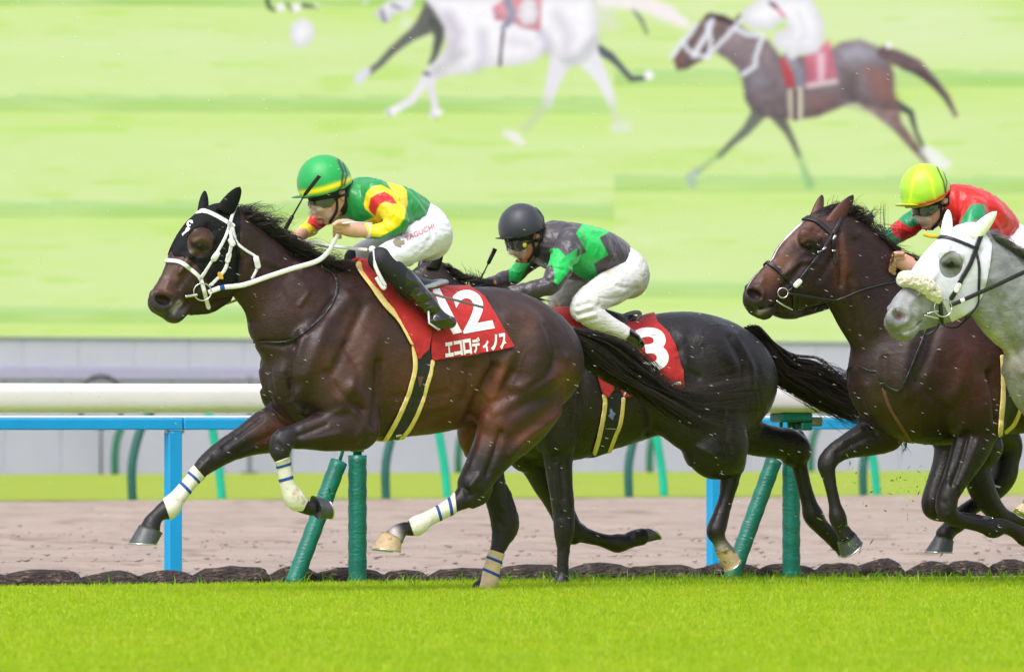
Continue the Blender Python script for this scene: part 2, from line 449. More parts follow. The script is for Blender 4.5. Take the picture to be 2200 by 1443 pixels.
def hair(fr, guides, n, name, mat, parent, r=0.0012, seg=9, jit=0.012, wj=0.03, curl=0.0, c0=None, lenvar=0.3, fly=0.0, locks=True):
    """guides: list of polylines (px,py,w); strands run between neighbouring guides"""
    G = [spline(np.array([np.r_[fr.P(p[0], p[1], p[2] if len(p) > 2 else 0)] for p in g]), 6) for g in guides]
    tt = np.linspace(0, 1, seg); V = []
    G = [np.stack([np.interp(tt, np.linspace(0, 1, len(g)), g[:, c]) for c in range(3)], 1) for g in G]
    nl = max(6, n//(12 if locks else 10**9) or 6); LK = [(RNG.random(), RNG.random(6)*6.28, RNG.normal(0, 1, 3), RNG.normal()) for _ in range(nl)]
    for _ in range(n):
        lk = LK[RNG.integers(nl)]; u = (np.clip(lk[0]+RNG.normal(0, .022), 0, .999) if locks else RNG.random())*(len(G)-1); i = min(int(u), len(G)-2); u -= i
        g = G[i]*(1-u)+G[i+1]*u; L = 1-lenvar*RNG.random()**1.5
        p = np.stack([np.interp(tt*L, tt, g[:, c]) for c in range(3)], 1)
        ph = RNG.random(6)*6.28; am = RNG.normal(0, 1, 3)*jit
        wob = np.stack([np.sin(tt*(3+3*RNG.random())+ph[c])*am[c] for c in range(3)], 1)*(0.25+tt[:, None])
        if locks:
            wob = wob*.35+np.stack([np.sin(tt*(5+2*lk[2][c]*.3)+lk[1][c])*lk[2][c]*jit for c in range(3)], 1)*(0.2+1.3*tt[:, None])
            p[:, 1] += lk[3]*wj; p = p+RNG.normal(0, .0035, 3)*(1-.6*tt[:, None])
        p = p+wob; p[:, 1] += RNG.normal(0, wj)*(.3 if locks else 1)
        if fly and RNG.random() < 0.2: p += np.outer(tt**2, RNG.normal(0, fly, 3))
        if curl: p[:, 2] += curl*np.sin(tt*9+ph[0])*tt
        rr = r*(0.7+0.6*RNG.random())*(1-0.85*tt**2)
        t = np.gradient(p, axis=0); t /= np.linalg.norm(t, axis=1)[:, None]+1e-9
        a = np.cross(t, [0, 1, 0]); a /= np.linalg.norm(a, axis=1)[:, None]+1e-9; c_ = np.cross(t, a)
        for k in range(3):
            an = 2.094*k
            V.append(p+(a*math.cos(an)+c_*math.sin(an))*rr[:, None])
    V = np.array(V).reshape(n, 3, seg, 3).transpose(0, 2, 1, 3).reshape(-1, 3)   # strand, seg, ring
    q = []
    for j in range(seg-1):
        for k in range(3): q.append((j*3+k, j*3+(k+1) % 3, (j+1)*3+(k+1) % 3, (j+1)*3+k))
    q = np.array(q); FF = (q[None]+(np.arange(n)*seg*3)[:, None, None]).reshape(-1, 4)
    return mesh_from(name, V, FF, mat, parent)

# ------------------------------------------------------------------ materials
def newmat(name):
    m = bpy.data.materials.new(name); m.use_nodes = True; n = m.node_tree.nodes; b = n['Principled BSDF']; return m, m.node_tree, n, b
def setp(b, **k):
    for a, v in k.items():
        b.inputs[{'rough': 'Roughness', 'spec': 'Specular IOR Level', 'metal': 'Metallic', 'coat': 'Coat Weight', 'coatr': 'Coat Roughness', 'sheen': 'Sheen Weight',
                  'trans': 'Transmission Weight', 'alpha': 'Alpha', 'sss': 'Subsurface Weight', 'sheenr': 'Sheen Roughness'}[a]].default_value = v
def mat(name, c, rough=0.5, var=0.12, scale=30.0, bump=0.1, bscale=80.0, bdist=0.002, vcol=False, stretch=None, dirt=None, **kw):
    """plain procedural material: colour with noise variation and fine bump"""
    m, t, n, b = newmat(name); L = t.links.new
    tc = n.new('ShaderNodeTexCoord'); mp = n.new('ShaderNodeMapping'); L(tc.outputs['Object'], mp.inputs[0])
    if stretch: mp.inputs['Scale'].default_value = stretch
    no = n.new('ShaderNodeTexNoise'); no.inputs['Scale'].default_value = scale; no.inputs['Detail'].default_value = 4; L(mp.outputs[0], no.inputs[0])
    rp = n.new('ShaderNodeMapRange'); rp.inputs['From Min'].default_value = 0.3; rp.inputs['From Max'].default_value = 0.7
    rp.inputs['To Min'].default_value = 1-var; rp.inputs['To Max'].default_value = 1+var; L(no.outputs[0], rp.inputs[0])
    mx = n.new('ShaderNodeVectorMath'); mx.operation = 'SCALE'; L(rp.outputs[0], mx.inputs['Scale'])
    if vcol:
        at = n.new('ShaderNodeAttribute'); at.attribute_name = 'Col'; L(at.outputs['Color'], mx.inputs[0])
    else: mx.inputs[0].default_value = lin(c)
    last = mx.outputs[0]
    if dirt:
        dc, dsc, dth = dirt; d = n.new('ShaderNodeTexNoise'); d.inputs['Scale'].default_value = dsc; d.inputs['Detail'].default_value = 6; L(tc.outputs['Object'], d.inputs[0])
        r2 = n.new('ShaderNodeMapRange'); r2.inputs['From Min'].default_value = dth; r2.inputs['From Max'].default_value = dth+0.12; L(d.outputs[0], r2.inputs[0])
        mm = n.new('ShaderNodeMix'); mm.data_type = 'RGBA'; L(r2.outputs[0], mm.inputs[0]); L(last, mm.inputs[6]); mm.inputs[7].default_value = (*lin(dc), 1); last = mm.outputs[2]
    L(last, b.inputs['Base Color']); setp(b, rough=rough, **kw)
    if bump:
        n2 = n.new('ShaderNodeTexNoise'); n2.inputs['Scale'].default_value = bscale; n2.inputs['Detail'].default_value = 3; L(mp.outputs[0], n2.inputs[0])
        bp = n.new('ShaderNodeBump'); bp.inputs['Strength'].default_value = bump; bp.inputs['Distance'].default_value = bdist; L(n2.outputs[0], bp.inputs['Height']); L(bp.outputs[0], b.inputs['Normal'])
    return m
def coat(name, rough=0.46, fine=0.6, spec=0.36, vein=0.35):
    """wet horse coat: vertex colour, hair-fine streaks, soft muscle and vein relief"""
    m, t, n, b = newmat(name); L = t.links.new
    tc = n.new('ShaderNodeTexCoord'); at = n.new('ShaderNodeAttribute'); at.attribute_name = 'Col'
    mp = n.new('ShaderNodeMapping'); L(tc.outputs['Object'], mp.inputs[0]); mp.inputs['Scale'].default_value = (1.0, 1.0, 1.5); mp.inputs['Rotation'].default_value = (0, rad(35), 0)
    n1 = n.new('ShaderNodeTexNoise'); n1.inputs['Scale'].default_value = 9; n1.inputs['Detail'].default_value = 6; n1.inputs['Roughness'].default_value = 0.6; L(mp.outputs[0], n1.inputs[0])
    rp = n.new('ShaderNodeMapRange'); rp.inputs['From Min'].default_value = 0.3; rp.inputs['From Max'].default_value = 0.72; rp.inputs['To Min'].default_value = 0.72; rp.inputs['To Max'].default_value = 1.3; L(n1.outputs[0], rp.inputs[0])
    mx = n.new('ShaderNodeVectorMath'); mx.operation = 'SCALE'; L(at.outputs['Color'], mx.inputs[0]); L(rp.outputs[0], mx.inputs['Scale']); L(mx.outputs[0], b.inputs['Base Color'])
    rr = n.new('ShaderNodeMapRange'); rr.inputs['From Min'].default_value = 0.35; rr.inputs['From Max'].default_value = 0.65; rr.inputs['To Min'].default_value = rough-0.07; rr.inputs['To Max'].default_value = rough+0.13; L(n1.outputs[0], rr.inputs[0]); L(rr.outputs[0], b.inputs['Roughness'])
    b.inputs['Specular IOR Level'].default_value = spec; b.inputs['Coat Weight'].default_value = 0.06; b.inputs['Coat Roughness'].default_value = 0.3; b.inputs['Sheen Weight'].default_value = 0.04; b.inputs['Sheen Roughness'].default_value = 0.4; b.inputs['Sheen Tint'].default_value = (.8, .85, 1, 1)
    mf = n.new('ShaderNodeMapping'); L(tc.outputs['Object'], mf.inputs[0]); mf.inputs['Scale'].default_value = (0.5, 1.0, 3.0); mf.inputs['Rotation'].default_value = (0, rad(25), 0)
    n2 = n.new('ShaderNodeTexNoise'); n2.inputs['Scale'].default_value = 120; n2.inputs['Detail'].default_value = 2; L(mf.outputs[0], n2.inputs[0])
    n3 = n.new('ShaderNodeTexNoise'); n3.inputs['Scale'].default_value = 14; n3.inputs['Detail'].default_value = 3; n3.inputs['Distortion'].default_value = 0.7; L(mp.outputs[0], n3.inputs[0])
    hn = n.new('ShaderNodeTexNoise'); hn.inputs['Scale'].default_value = 70; hn.inputs['Detail'].default_value = 4; L(mf.outputs[0], hn.inputs[0])
    hr = n.new('ShaderNodeMapRange'); hr.inputs['From Min'].default_value = 0.3; hr.inputs['From Max'].default_value = 0.7; hr.inputs['To Min'].default_value = 0.8; hr.inputs['To Max'].default_value = 1.2; L(hn.outputs[0], hr.inputs[0])
    hx = n.new('ShaderNodeVectorMath'); hx.operation = 'SCALE'; L(mx.outputs[0], hx.inputs[0]); L(hr.outputs[0], hx.inputs['Scale']); L(hx.outputs[0], b.inputs['Base Color'])
    ra = n.new('ShaderNodeMath'); ra.operation = 'MULTIPLY_ADD'; ra.inputs[1].default_value = 0.3; L(hn.outputs[0], ra.inputs[0]); rs = n.new('ShaderNodeMath'); rs.operation = 'SUBTRACT'; rs.inputs[1].default_value = 0.15; L(rr.outputs[0], rs.inputs[0]); L(rs.outputs[0], ra.inputs[2]); L(ra.outputs[0], b.inputs['Roughness'])
    b1 = n.new('ShaderNodeBump'); b1.inputs['Strength'].default_value = fine; b1.inputs['Distance'].default_value = 0.003; L(n2.outputs[0], b1.inputs['Height'])
    b2 = n.new('ShaderNodeBump'); b2.inputs['Strength'].default_value = vein; b2.inputs['Distance'].default_value = 0.008; L(n3.outputs[0], b2.inputs['Height']); L(b1.outputs[0], b2.inputs['Normal']); L(b2.outputs[0], b.inputs['Normal'])
    return m
# ------------------------------------------------------------------ setting
T0 = Frame(40.45)
def yl(d, px=768.0): return float(T0.loc(np.array([[(px-1100)/FPX*d, d, 0]]))[0][1])
def strip(name, y0, y1, z, m, kind='structure', nx=1, ny=1, x=(-700, 700), f=None):
    xs = np.linspace(x[0], x[1], nx+1); ys = np.linspace(y0, y1, ny+1); V = []; F = []
    for b in ys:
        for a in xs: V.append((a, b, z+(f(a, b) if f else 0)))
    for j in range(ny):
        for i in range(nx): F.append((j*(nx+1)+i, j*(nx+1)+i+1, (j+1)*(nx+1)+i+1, (j+1)*(nx+1)+i))
    o = mesh_from(name, V, F, m, None, smooth=f is not None, frame=T0); return tag(o, kind=kind)

M_soil = mat('soil', (96, 120, 40), 0.95, 0.3, 3, 0.3, 30, 0.01)
M_turf = mat('turf_soil', (146, 172, 28), 0.9, 0.25, 6, 0.4, 60, 0.01)
M_dirt = mat('dirt_sand', (146, 131, 122), 0.95, 0.12, 1.6, 1.0, 7.0, 0.06, dirt=((120, 104, 90), 2.4, 0.55), stretch=(.6, 1, 1))
M_far = mat('far_turf', (128, 145, 34), 1.0, 0.08, 1.2, 0.5, 14, 0.03)
strip('ground', -700, 3000, -0.03, M_soil, x=(-1500, 1500))
Y_EDGE, Y_DIRT, Y_FAR, Y_WALL = yl(39.95), yl(40.95), yl(81.5), yl(123.5)
strip('turf_track', -90, Y_EDGE, 0.0, M_turf)
def dirt_z(a, b): return 0.024*math.sin(b*1.9+0.6*math.sin(a*0.11))+0.012*math.sin(b*5.3+a*0.05)+0.006*math.sin(a*2.1+b*7)
def fade(a, b): return dirt_z(a, b)*min(1, (b-Y_DIRT)/2)
strip('dirt_track', Y_DIRT-0.25, Y_FAR, 0.0, M_dirt, nx=180, ny=200, x=(-40, 60), f=lambda a, b: fade(a, b)+0.004)
strip('infield_grass', Y_FAR, 60, 0.02, M_far, x=(-300, 300))
strip('infield_ground', 60, 400, 0.016, M_far, x=(-300, 300))

# grass: dense short blades over the turf in view
def grass_blades(name, n, d0, d1, spread, hmin, hmax, wd, m, pw=1.0, cols=((172, 192, 40), (150, 184, 30), (184, 196, 78))):
    d = d0+(d1-d0)*RNG.random(n)**pw
    X = (RNG.random(n)-0.5)*2*spread*d/FPX*1100
    Wp = np.stack([X, d, np.zeros(n)], 1); ok = T0.loc(Wp)[:, 1] < Y_EDGE-0.02; Wp = Wp[ok]; n = len(Wp)
    L = T0.loc(Wp); h = (hmin+(hmax-hmin)*RNG.random(n)**1.6); cl = 1.1*(n3(np.stack([L[:, 0]*1.6, L[:, 1], L[:, 1]*0], 1), 2.2, 2)-.5)+1.5*(n3(np.stack([L[:, 0], L[:, 1]*.7, L[:, 1]*0], 1), 9, 4)-.5)
    h = h*(1+0.16*cl); a = RNG.random(n)*6.283; wv = wd*(0.7+0.6*RNG.random(n))
    dx = np.stack([np.cos(a), np.sin(a)], 1); b_ = RNG.random(n)*6.283; le = h*(0.2+0.8*RNG.random(n)); ln = np.stack([np.cos(b_), np.sin(b_)], 1)*le[:, None]
    V = np.zeros((n, 5, 3)); V[:, 0, :2] = L[:, :2]-dx*wv[:, None]/2; V[:, 1, :2] = L[:, :2]+dx*wv[:, None]/2
    V[:, 2, :2] = L[:, :2]+ln*0.35-dx*wv[:, None]*0.42; V[:, 3, :2] = L[:, :2]+ln*0.35+dx*wv[:, None]*0.42
    V[:, 2, 2] = V[:, 3, 2] = h*0.58; V[:, 4, :2] = L[:, :2]+ln; V[:, 4, 2] = h
    b = np.arange(n)*5
    F = np.vstack([np.stack([b, b+1, b+3], 1), np.stack([b, b+3, b+2], 1), np.stack([b+2, b+3, b+4], 1)])
    c = np.array([lin(x) for x in cols]); t = np.clip(0.5+0.5*cl+RNG.normal(0, 0.25, n), 0, 1)[:, None]
    col = c[0]*(1-t)+c[1]*t; pick = RNG.random(n) < 0.22; col[pick] = c[2]; col = col*(0.93+0.14*RNG.random((n, 1)))
    return tag(mesh_from(name, V.reshape(-1, 3), F, m, None, np.repeat(col, 5, 0), False, T0), kind='stuff')
M_blade, _t, _n, _b = newmat('grass_blade')
_a = _n.new('ShaderNodeAttribute'); _a.attribute_name = 'Col'; _t.links.new(_a.outputs['Color'], _b.inputs['Base Color']); setp(_b, rough=0.6, spec=0.15)
_tr = _n.new('ShaderNodeBsdfTranslucent'); _t.links.new(_a.outputs['Color'], _tr.inputs[0]); _mx = _n.new('ShaderNodeMixShader'); _mx.inputs[0].default_value = 0.55
_t.links.new(_b.outputs[0], _mx.inputs[1]); _t.links.new(_tr.outputs[0], _mx.inputs[2]); _t.links.new(_mx.outputs[0], _n['Material Output'].inputs[0])
g = grass_blades('grass', 300000, 24.0, 41.0, 1.34, 0.014, 0.030, 0.0042, M_blade, 1.0)
tag(g, 'short bright green racecourse turf in front of the galloping horses', 'grass')
g2 = grass_blades('grass_tufts', 2400, 38.8, 41.1, 1.3, 0.03, 0.075, 0.006, M_blade, 0.55, ((126, 168, 34), (104, 150, 30), (170, 190, 90)))
tag(g2, 'taller ragged grass tufts along the stone edging under the rail', 'grass')

# harrowed sand: small clods
M_clod = mat('sand_clod', (148, 134, 126), 0.95, 0.2, 8)
rc = np.random.default_rng(5); n = 3000; d = 41.2+18*rc.random(n)**1.5; X = (rc.random(n)-.5)*2.5*d/FPX*1100; Lc = T0.loc(np.stack([X, d, np.zeros(n)], 1)); Lc = Lc[Lc[:, 1] > Y_DIRT+.15]; n = len(Lc)
oc = np.array([(1, 0, 0), (0, 1, 0), (-1, 0, 0), (0, -1, 0), (0, 0, 1), (0, 0, -1)], float); fc = np.array([(0, 1, 4), (1, 2, 4), (2, 3, 4), (3, 0, 4), (1, 0, 5), (2, 1, 5), (3, 2, 5), (0, 3, 5)])
sz = .003+.012*rc.random((n, 1, 1))**3; V = oc[None]*sz*np.array([1.9, 1.1, .62])*(0.7+.6*rc.random((n, 6, 1)))+Lc[:, None, :]+np.array([0, 0, .012]); V[:, :, 2] += np.array([fade(a, b_) for a, b_ in Lc[:, :2]])[:, None]
tag(mesh_from('sand_clods', V.reshape(-1, 3), (fc[None]+(np.arange(n)*6)[:, None, None]).reshape(-1, 3), M_clod, None, frame=T0), 'small clods strewn over the harrowed sand track', 'sand', kind='stuff')

# stone edging
M_stone = mat('weathered_stone', (84, 70, 66), 0.8, 0.5, 3.0, 1.0, 7, 0.12, dirt=((176, 148, 128), 4.2, 0.58))
edging = empty('stone_edging', T0); tag(edging, 'row of low rounded brown stones edging the turf below the white rail', 'stone edging')
ye = yl(40.66); x = -7.5; base_meshes = []
import bmesh
for k in range(5):
    bm = bmesh.new(); bmesh.ops.create_icosphere(bm, subdivisions=3, radius=1.0)
    from mathutils import noise
    for v in bm.verts:
        p = v.co.copy(); f_ = 1+0.22*noise.noise(p*1.4+Vector((k*7.3, 0, 0)))+0.12*noise.noise(p*3.4+Vector((k*3.1, 5, 0)))+0.06*noise.noise(p*8+Vector((k, 1, 0)))
        v.co = Vector((math.copysign(abs(p.x)**0.85, p.x), p.y, math.copysign(abs(p.z)**0.9, p.z)))*f_
    for f_ in bm.faces: f_.smooth = True
    me = bpy.data.meshes.new('stone'); bm.to_mesh(me); bm.free(); me.materials.append(M_stone); base_meshes.append(me)
while x < 11:
    L = random.uniform(0.13, 0.23); hz = random.uniform(0.062, 0.090)
    o = bpy.data.objects.new('stone', random.choice(base_meshes)); COL.objects.link(o); o.parent = edging
    o.location = (x+L, ye+random.uniform(-0.03, 0.03), random.uniform(-0.012, -0.002)); o.scale = (L*1.1, 0.11, hz); o.rotation_euler = (random.uniform(-.2, .2), random.uniform(-.05, .05), random.uniform(-.15, .15))
    x += L*1.9

# white running rail with padded green posts
M_white = mat('rail_white', (240, 232, 244), 0.42, 0.03, 6, 0.05, 40, coat=0.2)
M_green = mat('post_green', (0, 104, 90), 0.42, 0.22, 7, 0.8, 40, 0.005, stretch=(1, 1, 2.2), coat=0.2, dirt=((44, 92, 76), 9, .62))
M_greenD = mat('post_dark_green', (20, 84, 78), 0.5, 0.1, 8)
M_greenL = mat('post_bright_green', (10, 176, 150), 0.5, 0.08, 8)
M_blue = mat('rail_blue', (0, 148, 200), 0.5, 0.05, 5, 0.05, 30)
M_blueL = mat('rail_blue_highlight', (205, 226, 240), 0.4, 0.03, 5)  # near-white blue: the highlight on the beam's top face put into colour
M_metal = mat('galvanised_metal', (150, 150, 146), 0.4, 0.15, 30, metal=0.8)
rail = empty('running_rail', T0); tag(rail, 'white rounded running rail on green padded posts behind the horses', 'rail')
zr = T0.P(768, 856, 0)[2]
b = MB(); N_ = 28; ring = [(math.copysign(abs(math.cos(2*math.pi*j/N_+.05))**.5, math.cos(2*math.pi*j/N_+.05))*0.085, math.copysign(abs(math.sin(2*math.pi*j/N_+.05))**.6, math.sin(2*math.pi*j/N_+.05))*0.072) for j in range(N_)]
V = []; xs = [-14, 18]
for xx in xs: V += [(xx, yy, zr+zz) for yy, zz in ring]
b.add(V, [(j, (j+1) % N_, N_+(j+1) % N_, N_+j) for j in range(N_)]+[tuple(range(N_)), tuple(range(2*N_-1, N_-1, -1))]); b.obj('rail_beam', M_white, rail, True)
def loc0(px, py=905, w=0.0): return T0.P(px, py, w)
pa = loc0(768)[0]; pb = loc0(1700)[0]; step = pb-pa
def pad_post(p0, p1, r, name):
    m = MB(); n = 22; P0, P1 = Vector(p0), Vector(p1); pts = [P0.lerp(P1, i/n) for i in range(n+1)]
    m.tube(pts, [r*(1+0.035*math.sin(i*2.1)) for i in range(n+1)], 18); o = m.obj(name, M_green, rail, True); return o
for k in range(-3, 4):
    xc = pa+k*step
    pad_post((xc, 0, -0.02), (xc, 0, 0.632), 0.0465, 'post')
    m = MB(); m.tube([(xc, 0, 0.62), (xc, 0, zr-0.03)], 0.022, 12); m.tube([(xc, 0, 0.648), (xc, 0, 0.662)], 0.034, 12)
    m.obj('neck', M_green, rail, True)
    dx0 = loc0(628)[0]-pa; dx1 = loc0(728)[0]-pa
    pad_post((xc+dx0, 0.0, -0.02), (xc+dx1, 0.0, 0.60), 0.043, 'brace')
    m = MB(); m.tube([(xc+dx1, 0, 0.59), (xc+dx1+0.04, 0, 0.70), (xc+dx1+0.05, 0, zr-0.03)], 0.009, 8); m.obj('stay', M_green, rail, True)
    m = MB(); m.box((xc-0.10, -0.06, zr-0.118), (xc+0.10, 0.06, zr-0.066), bev=0.012); m.box((xc+0.03, -0.055, zr-0.16), (xc+0.10, 0.03, zr-0.118), bev=0.008); m.obj('bracket', M_green, rail)
    m = MB(); m.box((xc+0.10, -0.05, zr-0.14), (xc+0.17, 0.02, zr-0.09), bev=0.01); m.obj('clamp', M_metal, rail)

# blue rail on the far side of the edging
TB = Frame(43.6); brail = empty('blue_rail', TB); tag(brail, 'bright blue square rail on flat posts beyond the white rail', 'rail')
za, zb = TB.P(200, 923)[2], TB.P(200, 899)[2]; pc = TB.P(372, 905)[0]; pd = TB.P(1536, 905)[0]; bs = pd-pc; xj = TB.P(388, 905)[0]
for k in range(-4, 5):
    m = MB(); m.box((xj+k*bs/2*1.0-bs/2+0.004, -0.035, za), (xj+k*bs/2-0.004, 0.035, zb), bev=0.006); m.obj('beam', M_blue, brail)
    m = MB(); m.box((xj+k*bs/2-bs/2+0.004, -0.030, zb+0.001), (xj+k*bs/2-0.004, 0.030, zb+0.016), bev=0.004); m.obj('beam_highlight', M_blueL, brail)  # thin pale strip added on the beam as its painted top highlight
for k in range(-3, 4):
    xc = pc+k*bs
    m = MB(); m.box((xc-0.041, -0.03, -0.02), (xc+0.041, 0.03, za-0.002), bev=0.006); m.obj('post', M_blue, brail)
    for s_ in (-1, 1):
        m = MB(); m.tube([(xc+s_*0.05, -0.02, za-0.018), (xc+s_*0.05, -0.02, za+0.002)], 0.006, 6); m.obj('bolt', M_metal, brail)

# far rails: goose-neck posts on the other side of the dirt
def gooseneck(fr, px0, py0, pts, r, name, mt, parent):
    m = MB(); P_ = [fr.P(a, c, 0) for a, c in pts]
    S_ = spline(np.array(P_), 5); S_[0, 2] = -0.02
    m.tube(S_, r, 12); return m.obj(name, mt, parent, True)
TD = Frame(81.8); TL = Frame(82.6)
far1 = empty('dirt_rail', TD); tag(far1, 'farther rail of dark green curved posts beyond the sand track', 'rail')
far2 = empty('inner_dirt_rail', TL); tag(far2, 'farther rail of bright green leaning posts beyond the sand track', 'rail')
M_beam = mat('far_beam', (222, 222, 226), 0.5, 0.03, 5)
for px in (-790, -250, 285, 830, 1352, 1856, 2350, 2830):
    gooseneck(TD, px, 0, [(px, 1082), (px-2, 1010), (px+5, 962), (px+20, 915), (px+40, 880)], 0.045, 'post', M_greenD, far1)
m = MB(); zz = TD.P(700, 868)[2]; m.tube([(-45, 0.1, zz), (60, 0.1, zz)], 0.06, 12); m.obj('beam', M_beam, far1, True)
for px in (-520, -20, 477, 962, 1428, 1885, 2330, 2770):
    gooseneck(TL, px, 0, [(px, 1080), (px-6, 1010), (px-20, 925), (px-30, 880)], 0.044, 'post', M_greenL, far2)
m = MB(); zz = TL.P(700, 868)[2]; m.tube([(-45, 0.1, zz), (60, 0.1, zz)], 0.06, 12); m.obj('beam', M_beam, far2, True)
TR = Frame(122.6); far3 = empty('wall_side_rail', TR); tag(far3, 'small dark green curved posts at the foot of the grey wall', 'rail')
M_g3 = mat('post_mid_green', (24, 96, 74), 0.5, 0.1, 8)
for px in (-480, -115, 247, 618, 985, 1396, 1742, 2080, 2420):
    gooseneck(TR, px, 0, [(px, 1016), (px, 975), (px+5, 940), (px+18, 908)], 0.058, 'post', M_g3, far3)
m = MB(); zz = TR.P(700, 902)[2]; m.tube([(-60, 0, zz), (75, 0, zz)], 0.055, 10); m.obj('beam', M_greenD, far3, True)

# grey panelled wall below the screen
TW = Frame(123.5); wall = empty('panel_wall', TW); tag(wall, 'long pale grey panelled wall beneath the giant screen', 'wall')
M_panel = mat('wall_panel', (181, 180, 203), 0.7, 0.03, 2.0); M_fascia = mat('fascia_panel', (181, 180, 200), 0.7, 0.03, 2.0); M_joint = mat('wall_joint', (172, 170, 192), 0.8)
zt = TW.P(300, 792)[2]; ztop = TW.P(300, 724)[2]; pw_ = 0.95
m = MB(); m.box((-70, 0.03, -0.03), (75, 0.3, ztop-0.02)); m.obj('core', M_joint, wall)
xx = -46.0
while xx < 44:
    m = MB(); m.box((xx+0.006, 0.0, 0.0), (xx+pw_-0.006, 0.05, zt-0.17), bev=0.01); m.obj('panel', M_panel, wall)
    m = MB(); m.box((xx+0.31, 0.01, zt+0.008), (xx+0.31+pw_-0.008, 0.05, ztop-0.03), bev=0.008)
    m.obj('fascia_panel', M_fascia, wall); xx += pw_
m = MB(); m.box((-70, -0.04, zt-0.165), (75, 0.049, zt), bev=0.01); m.obj('ledge', mat('wall_ledge', (166, 160, 192), 0.7), wall)
m = MB(); m.box((-70, -0.02, ztop-0.028), (75, 0.1, ztop), bev=0.006); m.obj('coping', mat('coping_grey', (150, 153, 160), 0.5), wall)
M_black = mat('black_rubber', (26, 28, 34), 0.45, 0.1, 20)
TH_ = Frame(122.9); hoop = empty('hoop', TH_); tag(hoop, 'black hoop leaning on the grey wall above the left end of the white rail', 'hoop')
c0 = TH_.P(217, 863); m = MB(); R_ = 0.385
m.tube([(c0[0]+R_*math.cos(a), 0, c0[2]+R_*math.sin(a)) for a in np.linspace(0, 2*math.pi, 41)], 0.026, 10); m.obj('tyre', M_black, hoop, True)
m = MB(); m.tube([(c0[0], 0, c0[2]-R_), (c0[0], 0, -0.01)], 0.02, 8); m.obj('stand', M_black, hoop, True)
c1 = TH_.P(536, 860); m = MB(); m.tube([(c1[0], 0, -0.01), (c1[0], 0, TH_.P(536, 808)[2])], 0.035, 10); m.box((c1[0]-0.11, -0.05, -0.01), (c1[0]+0.11, 0.05, 0.05)); st_ = m.obj('stake', mat('stake_grey', (110, 112, 120), 0.5), None, False, TH_)
tag(st_, 'small grey stake standing before the wall near the dark horse\'s chest', 'stake')

# giant video screen
TS = Frame(127.5); scr = empty('video_screen', TS); tag(scr, 'giant video screen showing blurred racing horses on bright green turf', 'screen')
def soft(q, poly, bl):  return np.clip(inpoly(q, poly)/bl+0.5, 0, 1)
def sline(q, pts, wd, bl): return np.clip((wd/2-dpoly(q, pts))/(bl*1.5)+0.5, 0, 1)
def vnoise(x, y, seed):
    r = np.random.default_rng(seed); G = r.random((64, 64)); xi = np.floor(x).astype(int); yi = np.floor(y).astype(int); fx = x-xi; fy = y-yi
    fx = fx*fx*(3-2*fx); fy = fy*fy*(3-2*fy); g = lambda a, c: G[a % 64, c % 64]
    return (g(xi, yi)*(1-fx)+g(xi+1, yi)*fx)*(1-fy)+(g(xi, yi+1)*(1-fx)+g(xi+1, yi+1)*fx)*fy
def A4(P_): return [(x/2.5+540, y/2.5) for x, y in P_]
def A5(P_): return [(x/2.75+1400, y/2.75) for x, y in P_]
